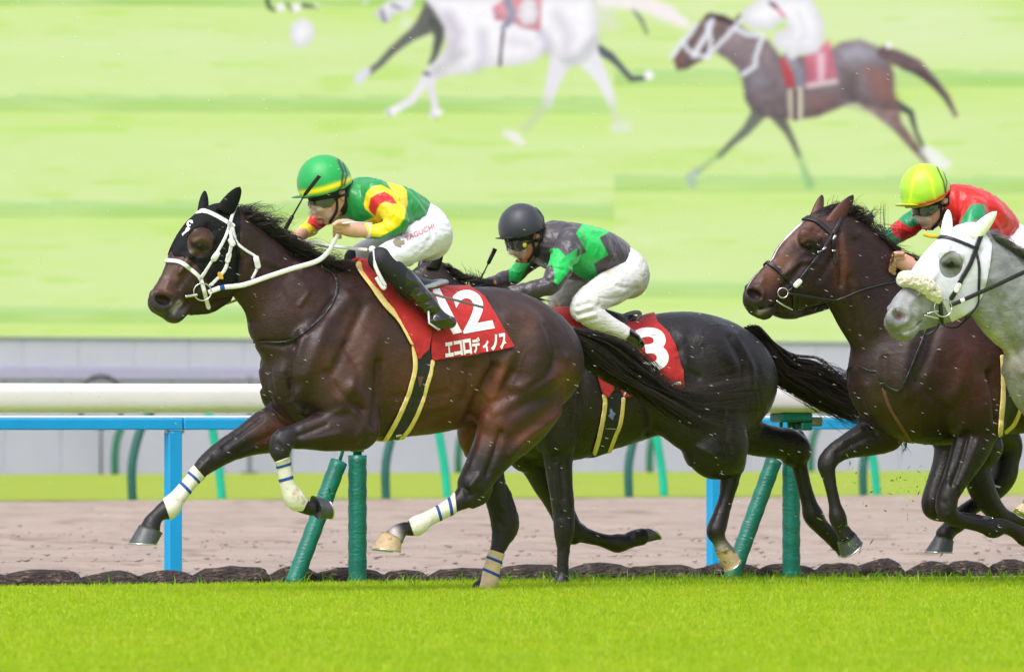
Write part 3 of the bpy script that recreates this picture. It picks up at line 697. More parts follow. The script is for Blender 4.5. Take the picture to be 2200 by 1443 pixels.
def screen_colour(q):
    x, y = q[:, 0], q[:, 1]; n = len(x)
    L_ = lambda c: np.array(c, float)
    C = np.tile(L_((215, 239, 162)), (n, 1))
    def mixc(c, t):
        nonlocal C
        t = np.clip(t, 0, 1)[:, None]; C = C*(1-t)+L_(c)*t
    ns = vnoise(x/200, y/34, 1)*0.5+vnoise(x/70, y/12, 2)*0.3+vnoise(x/24, y/8, 4)*0.2; nb = vnoise(x/300, y/70, 3)
    mixc((224, 243, 178), np.clip((ns-0.45)*1.6, 0, 0.7)); mixc((204, 235, 132), np.clip((0.42-ns)*2.0, 0, 0.6)); mixc((214, 240, 160), np.clip((nb-0.5)*1.6, 0, 0.7))
    mixc((236, 246, 214), np.clip((330-y)/330, 0, 1)*np.clip(vnoise(x/400, y/90, 6)-0.3, 0, 1)*0.9)
    mixc((188, 230, 104), np.clip((vnoise(x/120, y/14, 8)-0.74)*2.4, 0, 0.45))
    sh = np.where(x > 1320, -60, 0)+x*0.004
    ph = (y-sh-205+227*4) % 227
    band = lambda a, c: np.clip((ph-a)/2+0.5, 0, 1)*np.clip((c-ph)/2+0.5, 0, 1)
    mixc((186, 228, 150), band(0, 12)*0.75); mixc((172, 216, 118), band(12, 33)*np.clip(.35+.6*vnoise(x/140, y/60, 15), 0, 1)*.95); mixc((196, 236, 96), band(33, 100)*0.3*np.clip(1-(ph-33)/67, 0, 1))
    mixc((160, 200, 120), band(-1, 1.2)*0.55+band(11, 12.5)*.5+band(32, 34)*0.5)
    B = 12
    tx = vnoise(x/16, y/16, 12)*.6+vnoise(x/7, y/7, 13)*.4
    def fill(col, pts, bl=12, a=1.0, sh=0.34):
        pts = np.array(pts); y0, y1 = pts[:, 1].min(), pts[:, 1].max(); f = np.clip((y-y0)/(y1-y0+1e-6), 0, 1)
        d = inpoly(q, pts); t = np.clip(d/bl+0.5, 0, 1)*a; rim = np.clip(1-d/26, 0, 1)
        k = (1+sh*(0.5-f)+(0.22 if sh > .12 else .05)*(tx-.5)-0.10*rim)[:, None]
        nonlocal C
        col = np.clip(L_(col)*k+16*np.clip(.35-f, 0, 1)[:, None], 0, 255); C = C*(1-t[:, None])+col*t[:, None]
    def limb(col, pts, ws, bl=9, a=1.0):
        """tapered soft limb"""
        nonlocal C
        pts = np.asarray(pts, float); D = np.full(len(x), -1e9)
        for (p0, w0), (p1, w1) in zip(zip(pts[:-1], ws[:-1]), zip(pts[1:], ws[1:])):
            ba = p1-p0; t = np.clip(((q-p0)@ba)/(ba@ba+1e-9), 0, 1); D = np.maximum(D, (w0+(w1-w0)*t)/2-np.linalg.norm(q-p0-t[:, None]*ba, axis=1))
        t = (np.clip(D/bl+0.5, 0, 1)*a)[:, None]; C = C*(1-t)+np.clip(L_(col)*((0.92+.18*tx) if col[0] < 200 else (.98+.03*tx))[:, None], 0, 255)*t
    DK, WH, GR, RD, PK = (92, 84, 84), (253, 253, 255), (150, 150, 156), (214, 86, 96), (232, 150, 170)
    # right: bay horse with rider in white
    limb((112, 116, 108), A5([(650, 650), (560, 770), (470, 850), (400, 920)]), [34, 20, 13, 11], 8, .95); limb((150, 190, 130), A5([(400, 915), (340, 960), (280, 1010)]), [11, 10, 12], 12, .7); limb((176, 194, 190), A5([(270, 1010), (225, 1050), (240, 1080)]), [14, 18, 18], 12, .8)
    limb((108, 108, 100), A5([(740, 680), (800, 770), (840, 850), (870, 920)]), [30, 17, 12, 10], 8, .95); limb((146, 190, 130), A5([(870, 915), (900, 1000), (935, 1090)]), [10, 12, 20], 12, .75)
    limb((92, 96, 90), A5([(1450, 620), (1530, 665), (1560, 780), (1620, 900)]), [20, 14, 9, 9], 6); limb((205, 226, 170), A5([(1490, 700), (1540, 770)]), [8, 8], 8, .6)
    fill((150, 126, 122), A5([(1240, 560), (1460, 620), (1475, 720), (1560, 840), (1640, 950), (1640, 985), (1600, 950), (1530, 880), (1430, 770), (1320, 680), (1225, 620)]), 8, 1, .2)
    fill((142, 128, 132), A5([(420, 120), (500, 120), (560, 180), (690, 240), (760, 330), (900, 330), (1060, 290), (1120, 250), (1230, 236), (1330, 275), (1405, 350), (1430, 440), (1430, 540), (1460, 650), (1360, 650), (1250, 612), (1170, 615), (1060, 655), (980, 690), (880, 702), (760, 700), (660, 690), (590, 655), (552, 590), (538, 480), (510, 410), (440, 350), (390, 320), (370, 220)]), 9, 1, .3)
    fill((182, 180, 194), A5([(1090, 290), (1230, 245), (1330, 290), (1360, 350), (1260, 370), (1120, 380)]), 26, .8, .1)
    fill((160, 112, 104), A5([(1260, 400), (1410, 420), (1450, 640), (1330, 600), (1280, 500)]), 26, .65, .1); fill((150, 150, 164), A5([(570, 440), (680, 410), (690, 510), (580, 560)]), 26, .6, .1); fill((150, 112, 104), A5([(900, 560), (1100, 560), (1080, 640), (930, 680)]), 22, .5, .1)
    fill((92, 80, 82), A5([(1130, 430), (1210, 430), (1200, 590), (1150, 560)]), 22, .5, .1); limb((160, 150, 160), A5([(1150, 620), (1300, 660), (1420, 740)]), [8, 9, 7], 12, .5)
    limb((118, 100, 102), A5([(1370, 310), (1450, 345), (1560, 390), (1660, 480), (1740, 570), (1795, 680)]), [26, 34, 30, 20, 13, 8], 9); limb((70, 62, 66), A5([(1480, 400), (1600, 440), (1690, 520), (1760, 620)]), [8, 12, 9, 5], 9, .6)
    fill((128, 112, 110), A5([(300, 115), (345, 75), (440, 100), (440, 240), (350, 330), (270, 370), (210, 410), (150, 415), (128, 350), (190, 250), (250, 170)]), 8, 1, .25); limb((84, 64, 66), A5([(330, 100), (420, 110), (500, 150), (520, 90)]), [10, 14, 14, 6], 7, .9)
    fill((214, 108, 110), A5([(150, 330), (190, 330), (180, 390), (150, 390)]), 10, .3, .1); limb((96, 84, 92), A5([(300, 260), (310, 330)]), [8, 5], 5, .8)
    for P_, w_ in (([(355, 125), (330, 200), (290, 260), (250, 330)], 13), ([(330, 150), (350, 240), (340, 320)], 9), ([(262, 145), (230, 200), (175, 260), (118, 335)], 10), ([(180, 235), (215, 300), (280, 330), (340, 340)], 9), ([(530, 115), (450, 210), (390, 270), (320, 340)], 10), ([(500, 170), (560, 205), (660, 215), (640, 260), (615, 340), (612, 390), (540, 440)], 10)): mixc((238, 240, 250), sline(q, A5(P_), w_, 5)*.95)
    fill((214, 92, 98), A5([(755, 345), (825, 330), (845, 520), (795, 520)]), 7, .95, .1); fill((224, 132, 152), A5([(905, 330), (1050, 235), (1072, 330), (1090, 470), (915, 520)]), 8, .95, .2)
    limb((150, 146, 158), A5([(810, 330), (860, 420), (880, 470), (870, 530)]), [20, 20, 22, 14], 7); limb((248, 226, 234), A5([(1000, 330), (1004, 400), (1000, 460)]), [16, 14, 14], 13, .8); limb((246, 226, 230), A5([(925, 508), (1000, 496), (1085, 482)]), [11, 11, 11], 10, .85)
    limb((204, 190, 172), A5([(820, 540), (822, 640), (826, 700)]), [11, 12, 9], 5); limb((212, 200, 180), A5([(874, 530), (876, 640), (876, 700)]), [13, 13, 10], 5); limb((78, 74, 82), A5([(850, 540), (850, 705)]), [8, 8], 4)
    fill((250, 249, 253), A5([(530, 70), (600, 20), (660, -20), (930, -20), (985, 60), (1020, 150), (1018, 240), (985, 310), (930, 325), (870, 320), (840, 355), (805, 345), (790, 310), (740, 290), (715, 230), (740, 190), (800, 160), (770, 130), (700, 180), (600, 175), (550, 140)]), 8, 1, .03)
    limb((222, 220, 232), A5([(860, 60), (900, 170), (880, 300)]), [5, 6, 5], 12, .5); limb((224, 222, 234), A5([(760, 220), (860, 240), (930, 220)]), [5, 7, 5], 12, .5); mixc((206, 232, 160), sline(q, A5([(745, 175), (790, 125)]), 9, 8)*.7); limb((226, 90, 130), A5([(715, 20), (750, 60), (785, 100)]), [4, 6, 4], 4); limb((96, 88, 100), A5([(700, 20), (730, 40)]), [8, 10], 5, .8)
    for (cx, cy, r_) in ((1992, 325, 20), (2008, 340, 24), (2022, 352, 20), (2036, 352, 14)): mixc((246, 248, 244), np.clip((r_-np.hypot(x-cx, y-cy))/14, 0, 1)*.9)
    mixc((250, 250, 250), np.clip((10-np.hypot(x-1910, y-98))/6, 0, 1))
    # centre: grey horse, a dark one behind it
    limb((112, 114, 110), A4([(990, 60), (930, 140), (860, 190), (760, 270), (690, 345), (630, 390)]), [58, 40, 24, 17, 14, 13], 8); limb((228, 230, 238), A4([(620, 385), (580, 425)]), [18, 22], 9)
    limb((96, 100, 96), A4([(1000, 120), (1010, 200), (985, 300), (965, 340)]), [40, 22, 13, 10], 9); fill((118, 120, 114), A4([(930, 0), (1040, 40), (1050, 140), (960, 130)]), 12, .9, .2)
    limb((98, 104, 112), A4([(1870, 270), (1930, 305), (1975, 350), (2040, 425), (2110, 420)]), [22, 18, 13, 12, 10], 6); mixc(WH, np.clip((13-np.hypot(x-1394, y-162))/6, 0, 1)); limb((112, 118, 112), A4([(2050, 50), (2095, 110), (2125, 180)]), [8, 9, 5], 8, .8)
    limb((228, 234, 214), A4([(1850, 0), (1890, 80), (1930, 130)]), [80, 50, 30], 26, .8); limb((250, 244, 242), A4([(1880, 10), (2000, 15), (2120, 25), (2230, 70), (2330, 130)]), [24, 26, 32, 36, 20], 14)
    limb((236, 234, 240), A4([(1680, 280), (1640, 380), (1612, 470), (1590, 550)]), [62, 38, 26, 22], 9); limb((204, 218, 180), A4([(1590, 550), (1540, 620), (1470, 690)]), [20, 18, 16], 16, .7); limb((242, 243, 236), A4([(1370, 715), (1420, 740), (1450, 765)]), [14, 22, 14], 10)
    limb((240, 240, 244), A4([(1800, 290), (1870, 400), (1910, 480), (1935, 545)]), [54, 32, 22, 20], 8); limb((222, 228, 204), A4([(1935, 545), (1950, 620), (1975, 680)]), [18, 14, 22], 14, .75); limb((236, 240, 222), A4([(1950, 690), (2020, 680)]), [18, 20], 14, .7)
    limb((240, 238, 246), A4([(1060, 330), (960, 400), (905, 480), (860, 540), (790, 580)]), [40, 28, 17, 17, 16], 7); limb((236, 232, 242), A4([(975, 400), (965, 470), (985, 560), (990, 600)]), [18, 14, 14, 14], 7)
    for (cx, cy, r_) in ((840, 240, 15), (850, 235, 12), (932, 245, 14), (944, 241, 11)): mixc((250, 249, 252), np.clip((r_-np.hypot(x-cx, (y-cy)*1.2))/7, 0, 1))
    limb((130, 126, 150), A4([(735, 590), (745, 625)]), [5, 4], 5, .6); limb((96, 94, 110), A4([(935, 395), (955, 400)]), [10, 8], 6, .8); limb((140, 138, 152), A4([(960, 605), (1000, 640)]), [4, 4], 5, .5)
    fill((251, 249, 254), A4([(920, -20), (1830, -20), (1860, 100), (1872, 180), (1850, 270), (1800, 330), (1740, 350), (1660, 330), (1590, 270), (1530, 325), (1440, 350), (1350, 357), (1230, 362), (1190, 395), (1090, 400), (1000, 425), (965, 395), (1000, 330), (1050, 250), (1035, 150), (990, 70)]), 9, 1, .02)
    for P_, w_, c2, a in (([(1060, 90), (1110, 180), (1080, 290)], 22, (214, 204, 222), .55), ([(1000, 380), (1080, 330), (1130, 290)], 14, (206, 206, 204), .6), ([(1240, 180), (1250, 300), (1220, 360)], 16, (226, 222, 234), .6), ([(1560, 180), (1600, 240), (1590, 270)], 14, (214, 208, 224), .6), ([(1700, 330), (1760, 310), (1840, 220)], 16, (206, 210, 214), .6), ([(1640, 80), (1700, 180), (1690, 260)], 22, (238, 234, 244), .6), ([(1360, 210), (1500, 240)], 10, (232, 226, 238), .5)): mixc(tuple(v-22 for v in c2), sline(q, A4(P_), w_, 18)*min(1, a*1.2))
    limb((104, 90, 92), A4([(1352, 170), (1342, 260), (1335, 350)]), [7, 6, 7], 4); fill((230, 152, 166), A4([(1295, 40), (1380, -20), (1560, -20), (1552, 170), (1450, 150), (1420, 130), (1310, 110)]), 9, .9, .15); limb((156, 158, 176), A4([(1370, 0), (1400, 70), (1385, 120), (1350, 150)]), [16, 18, 16, 10], 6); fill((252, 250, 253), A4([(1440, 30), (1480, -20), (1530, 10), (1545, 80), (1520, 130), (1460, 140), (1430, 90)]), 8, .95, .03)
    fill((246, 245, 249), A4([(655, 80), (690, 40), (740, 5), (880, -20), (865, 50), (770, 80), (730, 130), (690, 110)]), 9, 1, .1); limb((110, 110, 128), A4([(700, 60), (715, 110)]), [8, 9], 6, .7); limb((120, 118, 134), A4([(760, 30), (800, 45)]), [8, 6], 6, .7); mixc((238, 242, 226), np.clip((22-np.hypot(x-872, y-48))/18, 0, 1)*0.7)
    limb((66, 84, 72), A4([(85, 0), (95, 40), (125, 60)]), [9, 8, 5], 5); limb((90, 100, 92), A4([(190, 20), (220, 60)]), [6, 5], 5, .8); limb((80, 96, 86), A4([(280, 30), (350, 40)]), [10, 6], 6, .8)
    for (cx, cy, r_) in ((603, 16, 12), (637, 17, 13), (680, 12, 7)): mixc((250, 250, 250), np.clip((r_-np.hypot(x-cx, y-cy))/6, 0, 1))
    fill((252, 252, 254), A4([(215, 130), (280, 95), (330, 130), (345, 190), (320, 230), (265, 262), (225, 245), (205, 190)]), 9, 1, .04); mixc((228, 228, 228), np.clip((9-np.hypot(x-785, y-4))/8, 0, 1))
    return C
x0, x1 = TS.P(-40, 700)[0], TS.P(2240, 700)[0]; zs0 = TW.P(300, 724)[2]; zs0 = TS.P(300, 728)[2]; z1 = TS.P(1100, -20)[2]
gx = np.concatenate([np.linspace(x0-34, x0, 90)[:-1], np.linspace(x0, x1, 720), np.linspace(x1, x1+26, 70)[1:]])
gz = np.concatenate([np.linspace(zs0, z1, 250), np.linspace(z1, z1+5, 30)[1:]])
GX, GZ = np.meshgrid(gx, gz, indexing='ij'); V = np.stack([GX.ravel(), np.zeros(GX.size), GZ.ravel()], 1)
qq = TS.proj(V); cc = screen_colour(qq); cc = np.where(cc/255 <= 0.04045, cc/255/12.92, ((cc/255+0.055)/1.055)**2.4)
nX, nZ = len(gx), len(gz); I_, J_ = np.meshgrid(np.arange(nX-1), np.arange(nZ-1), indexing='ij'); i0 = (I_*nZ+J_).ravel()
F_ = np.stack([i0, i0+nZ, i0+nZ+1, i0+1], 1)
M_scr, t_, n_, b_ = newmat('screen_light'); at = n_.new('ShaderNodeAttribute'); at.attribute_name = 'Col'; em = n_.new('ShaderNodeEmission'); t_.links.new(at.outputs['Color'], em.inputs[0])
em.inputs[1].default_value = 1.0/2**sc.view_settings.exposure; t_.links.new(em.outputs[0], n_['Material Output'].inputs[0])
mesh_from('display', V, F_, M_scr, scr, cc, False)
M_case = mat('screen_case', (60, 62, 66), 0.6); m = MB(); m.box((x0-34.3, 0.02, zs0-0.05), (x1+26.3, 0.9, z1+5.3)); m.obj('casing', M_case, scr)
m = MB()
for a, b2, c, d in ((x0-34.3, x0-34.0, zs0-0.05, z1+5.3), (x1+26.0, x1+26.3, zs0-0.05, z1+5.3), (x0-34, x1+26, z1+5.0, z1+5.3)): m.box((a, -0.04, c), (b2, 0.02, d))
m.obj('bezel', M_case, scr)
m = MB()
for a in np.linspace(x0-33, x1+25, 14): m.box((a-0.25, 0.2, -0.03), (a+0.25, 0.7, zs0-0.05))
m.obj('support', M_case, scr)
# ------------------------------------------------------------------ horses
M_coat = coat('bay_coat'); M_coatblk = coat('black_coat', 0.33); M_coatgrey = coat('grey_coat', 0.5, 0.3, 0.4, 0.5)
M_hair = mat('black_hair', (34, 24, 23), 0.5, 0.3, 60, 0, spec=0.5); M_hairgrey = mat('grey_hair', (112, 108, 110), 0.5, 0.3, 60, 0)
M_eye = mat('eye_dark', (9, 6, 6), 0.08, 0, 10, 0, coat=.2, coatr=0.03, spec=0.25)
M_hoof = mat('hoof_dark', (66, 68, 74), 0.45, 0.25, 40, 0.3, 60, stretch=(1, 1, 0.3), dirt=((150, 150, 140), 60, 0.68)); M_hooflt = mat('hoof_pale', (186, 160, 130), 0.8, 0.2, 30, 0.3, 60, dirt=((136, 112, 84), 30, 0.56))
M_nost = mat('nostril_inside', (60, 22, 24), 0.5, 0.2, 30, 0)
M_strapW = mat('strap_white', (214, 212, 218), 0.45, 0.05, 30, 0.2, 90, coat=0.2); M_strapB = mat('strap_black', (22, 22, 26), 0.38, 0.15, 30, 0.2, 90)
M_redcloth = mat('red_cloth', (168, 16, 22), 0.8, 0.12, 12, 1.0, 11, 0.02, sheen=0.2); M_white = M_white
M_print = mat('white_print', (224, 222, 226), 0.6, 0.02, 20, 0.1); M_yellowpad = mat('cream_pad', (222, 196, 128), 0.7, 0.08, 20, 0.4, 40, 0.003)
M_navyhood = mat('navy_hood', (9, 10, 15), 0.75, 0.12, 20, 0.35, 160, 0.001, spec=.25); M_whitehood = mat('white_hood', (196, 196, 212), 0.7, 0.03, 20, 0.25, 120, 0.001, dirt=((170, 168, 160), 70, 0.70))
M_bandage = mat('bandage_white', (206, 202, 192), 0.85, 0.06, 25, 0.6, 200, 0.002, stretch=(1, 1, 3), dirt=((168, 152, 110), 18, 0.60)); M_bandblue = mat('bandage_blue', (24, 66, 138), 0.8, 0.1, 25)
M_banddirty = mat('bandage_muddy', (196, 174, 140), 0.9, 0.12, 25, 0.6, 90, 0.002); M_ring = mat('bit_steel', (200, 200, 204), 0.22, 0.05, 20, metal=1.0)
M_saddle = mat('saddle_leather', (30, 28, 32), 0.4, 0.2, 20, 0.2, 60); M_silver = mat('saddle_silver', (186, 190, 200), 0.35, 0.08, 20, 0.1)
M_foam = mat('mouth_foam', (226, 222, 214), 0.6, 0.1, 60, 0.5, 90); M_brown = mat('leather_brown', (96, 62, 50), 0.5, 0.15, 20)
M_purple = mat('girth_navy', (24, 22, 38), 0.5, 0.1, 20, 0.3, 120)

def eyeball(sk, px, py, r, parent, dx=0.5):
    h, n = sk.hit(px, py)
    m = MB(); c = h-n*r*dx; m.ell(c, (r, r*0.8, r*0.85), 16, 10); m.obj('eye', M_eye, parent, True)
    m = MB(); m.ell((c[0], -c[1], c[2]), (r, r*0.8, r*0.85), 16, 10); m.obj('eye', M_eye, parent, True)
def hoof(fr, cf, cb, sf, sb, w, m_, parent, lat=0.9):
    """coronet front/back, sole front/back in photo px"""
    P_ = lambda p: Vector(fr.P(p[0], p[1], w)); a, b, c, d = P_(cf), P_(cb), P_(sf), P_(sb); V = []; F = []; n = 22; rings = 7
    for i in range(rings):
        t = i/(rings-1); f = a.lerp(c, t); k = b.lerp(d, t); ctr = (f+k)/2; ax = (f-k)/2; l = ax.length*lat*(0.96+0.12*t)
        sq = 1 if i < rings-1 else 0.97
        for j in range(n):
            an = 2*math.pi*j/n; V.append(ctr+ax*math.cos(an)*sq+Vector((0, 1, 0))*math.sin(an)*l*sq*(1 if math.cos(an) > -0.2 else 0.93))
    for i in range(rings-1):
        for j in range(n): F.append((i*n+j, i*n+(j+1) % n, (i+1)*n+(j+1) % n, (i+1)*n+j))
    F += [tuple(range(n)), tuple(range(rings*n-1, (rings-1)*n-1, -1))]
    o = mesh_from('hoof', V, F, m_, parent); 
    m = MB(); ctr = (c+d)/2; ax = (c-d)/2; up = (a+b)/2-ctr; up.normalize()
    m.tube([ctr+ax*math.cos(t)*0.99+Vector((0, 1, 0))*math.sin(t)*ax.length*lat*1.03-up*0.003 for t in np.linspace(-2.6, 2.6, 26)], 0.0042, 6); m.obj('horseshoe', M_ring, o, True)
    return o
def ear(sk, base1, base2, tip, w0, w1, thick, name, m_, parent, inner=None):
    """leaf-shaped cupped ear"""
    fr = sk.fr; A, B_, T_ = Vector(fr.P(*base1, w0)), Vector(fr.P(*base2, w0)), Vector(fr.P(*tip, w1)); V = []; F = []; n = 12; m = 12
    C0 = (A+B_)/2; hw = (B_-A)/2; nrm = (T_-C0).cross(hw).normalized()
    for i in range(m+1):
        t = i/m; c = C0.lerp(T_, t); wd = (1-t)**0.62*(1+0.55*t)*(1 if t < 1 else 0)+0.015
        for j in range(n):
            an = 2*math.pi*j/n; V.append(c+hw*math.cos(an)*wd+nrm*(math.sin(an)*thick*wd*(1.0-0.5*t)+thick*0.35*math.cos(an)**2*wd))
    for i in range(m):
        for j in range(n): F.append((i*n+j, i*n+(j+1) % n, (i+1)*n+(j+1) % n, (i+1)*n+j))
    F += [tuple(range(n-1, -1, -1)), tuple(range(m*n, (m+1)*n))]
    return mesh_from(name, V, F, m_, parent)
def ribbon(fr, pts, wd, th, name, m_, parent, up=(0, 0, 1), n=8):
    """free strap: pts (px,py,w) ; wd, th metres"""
    P_ = [fr.P(*p) for p in pts]; S_ = spline(np.array(P_), n); m = MB()
    m.tube(S_, th, 10, flat=(wd/th, up)); return m.obj(name, m_, parent, True)
def blank(o_skin): pass
def thing(name, fr, label, cat, group=None):
    e = empty(name, fr); tag(e, label, cat, group); return e
def plain(skin, val, off, name, m_, parent, thick=None): return skin.shell(val, off, name, m_, parent, thick=thick)

# ---- horse number twelve
F12 = Frame(37.86)
H = thing('racehorse', F12, 'dark bay horse in a navy hood and white bridle wearing the red number 12 cloth', 'horse', 'racehorses galloping')
B = Body(F12, F12.P(255, 1290, 0)-[0, .42, 0], F12.P(1275, 385, 0)+[0, .42, 0], 0.0068)
# trunk
B.chain([(664, 730, 668, 866), (680, 676, 686, 912), (702, 628, 714, 936), (734, 574, 752, 944), (790, 583, 808, 944), (860, 606, 868, 938), (930, 618, 930, 930), (1000, 618, 992, 912),
         (1060, 617, 1050, 900), (1104, 630, 1096, 898), (1142, 660, 1138, 890), (1166, 704, 1164, 872), (1178, 752, 1176, 838)],
        sy=[.85, .86, .74, .60, .62, .68, .72, .74, .82, .86, .95, 1.0, 1.0], k=.03)
# withers and neck
B.chain([(500, 462, 500, 602), (536, 484, 518, 628), (575, 508, 534, 660), (622, 543, 548, 696), (672, 566, 560, 738), (720, 566, 588, 800)], sy=[.62, .56, .54, .54, .56, .58], k=.035)
B.chain([(690, 600, 28), (740, 586, 27), (790, 602, 26)], sy=.7, k=.05)
# head
B.chain([(330, 628, 350, 672), (338, 612, 372, 676), (349, 592, 392, 664), (359, 570, 418, 652), (368, 546, 446, 646), (377, 520, 476, 642), (392, 488, 500, 628), (416, 461, 512, 600), (446, 447, 516, 560), (474, 446, 514, 530)],
        sy=[.82, .72, .58, .48, .45, .46, .44, .46, .50, .56], k=.02)
B.blob(339, 647, 25, 20, .040, .022, 60, .02); B.chain([(352, 668, 13), (372, 680, 14.5), (388, 672, 13), (402, 655, 11)], w=0, sy=1.35, k=.012)   # muzzle, lip, chin
B.chain([(392, 655, 432, 660), (430, 640, 468, 662), (470, 625, 498, 645)], sy=.55, k=.02)
B.blob(480, 590, 46, 40, .052, .026, 70, .03)                                                     # jowl
for s_ in (1, -1):
    B.blob(431, 516, 30, 24, s_*.072, .028, 60, .02); B.blob(440, 506, 24, 9, s_*.085, .016, 20, .02); B.blob(403, 560, 34, 8, s_*.062, .016, 128, .02)
# fore leg, near (folded)
B.chain([(700, 770, 90), (742, 842, 80), (758, 900, 62)], w=[.15, .17, .16], sy=[.55, .55, .7], k=.03)
B.chain([(792, 872, 742, 962), (716, 866, 748, 966), (682, 887, 722, 964), (646, 905, 688, 958), (618, 917, 654, 957)], w=[.165, .165, .16, .15, .145], sy=[.85, .85, .9, 1, 1], k=.016)
B.chain([(602, 922, 636, 952), (584, 938, 630, 958), (578, 962, 625, 966), (587, 984, 620, 979)], w=.145, sy=1.02, k=.012)
B.chain([(606, 982, 15), (611, 1010, 12.5), (619, 1045, 13.5), (632, 1070, 19.5), (642, 1081, 17), (655, 1089, 14), (668, 1091, 16)], w=.145, sy=1.0, k=.008)
# fore leg, far (reaching forward)
B.chain([(660, 840, 78), (628, 880, 64)], w=[-.13, -.13], sy=[.6, .7], k=.03)
B.chain([(590, 868, 596, 972), (556, 888, 566, 974), (520, 914, 534, 980), (482, 938, 502, 990), (450, 962, 474, 1004), (430, 982, 452, 1016), (416, 1000, 438, 1026)], w=-.13, sy=[.8, .85, .9, .95, 1, 1, 1], k=.014)
B.chain([(427, 1013, 15), (405, 1040, 13), (382, 1068, 15), (363, 1091, 21), (350, 1098, 17.5), (337, 1108, 15.5), (327, 1122, 18.5), (322, 1138, 22)], w=-.13, sy=1.0, k=.008)
# hind leg, near
B.chain([(1128, 765, 98), (1118, 850, 82), (1085, 905, 64)], w=[.12, .15, .15], sy=[.75, .66, .72], k=.03)
B.chain([(1062, 800, 1226, 812), (1046, 850, 1212, 872), (1032, 892, 1176, 916), (1020, 936, 1132, 954), (1007, 976, 1097, 988), (996, 1004, 1076, 1012), (982, 1032, 1054, 1046)], w=[.11, .13, .14, .14, .135, .13, .13], sy=[.6, .6, .66, .76, .86, .86, .85], k=.016)
B.chain([(1018, 1046, 31), (1002, 1064, 26), (982, 1080, 18), (950, 1098, 14), (918, 1115, 14), (896, 1128, 18.5), (882, 1135, 15), (868, 1135, 14), (854, 1144, 18), (846, 1156, 21)], w=.13, sy=[.8, .85, .95, 1, 1, 1.05, 1, 1, 1, 1], k=.008)
B.chain([(1046, 1052, 12), (1036, 1070, 12), (1016, 1080, 12)], w=.13, sy=1, k=.015)
# hind leg, far (on the ground)
B.chain([(1080, 800, 90), (1060, 880, 76), (1040, 930, 62)], w=[-.12, -.14, -.14], sy=.7, k=.02)
B.chain([(984, 905, 1090, 930), (996, 950, 1088, 960), (1014, 990, 1086, 985), (1028, 1030, 1088, 1010), (1040, 1070, 1098, 1050), (1050, 1105, 1110, 1090), (1055, 1130, 1114, 1118)], w=-.135, sy=.88, k=.014)
B.chain([(1084, 1126, 29), (1080, 1148, 24), (1072, 1172, 17.5), (1064, 1196, 15), (1056, 1224, 15.5), (1048, 1248, 20), (1040, 1256, 17), (1030, 1262, 16)], w=-.135, sy=[.85, .9, 1, 1, 1, 1.05, 1, 1], k=.008)
B.chain([(1103, 1108, 11), (1103, 1130, 12), (1094, 1150, 12)], w=-.135, k=.015)
# tail root
B.chain([(1185, 706, 26), (1226, 718, 17), (1262, 732, 12)], sy=1, k=.03)
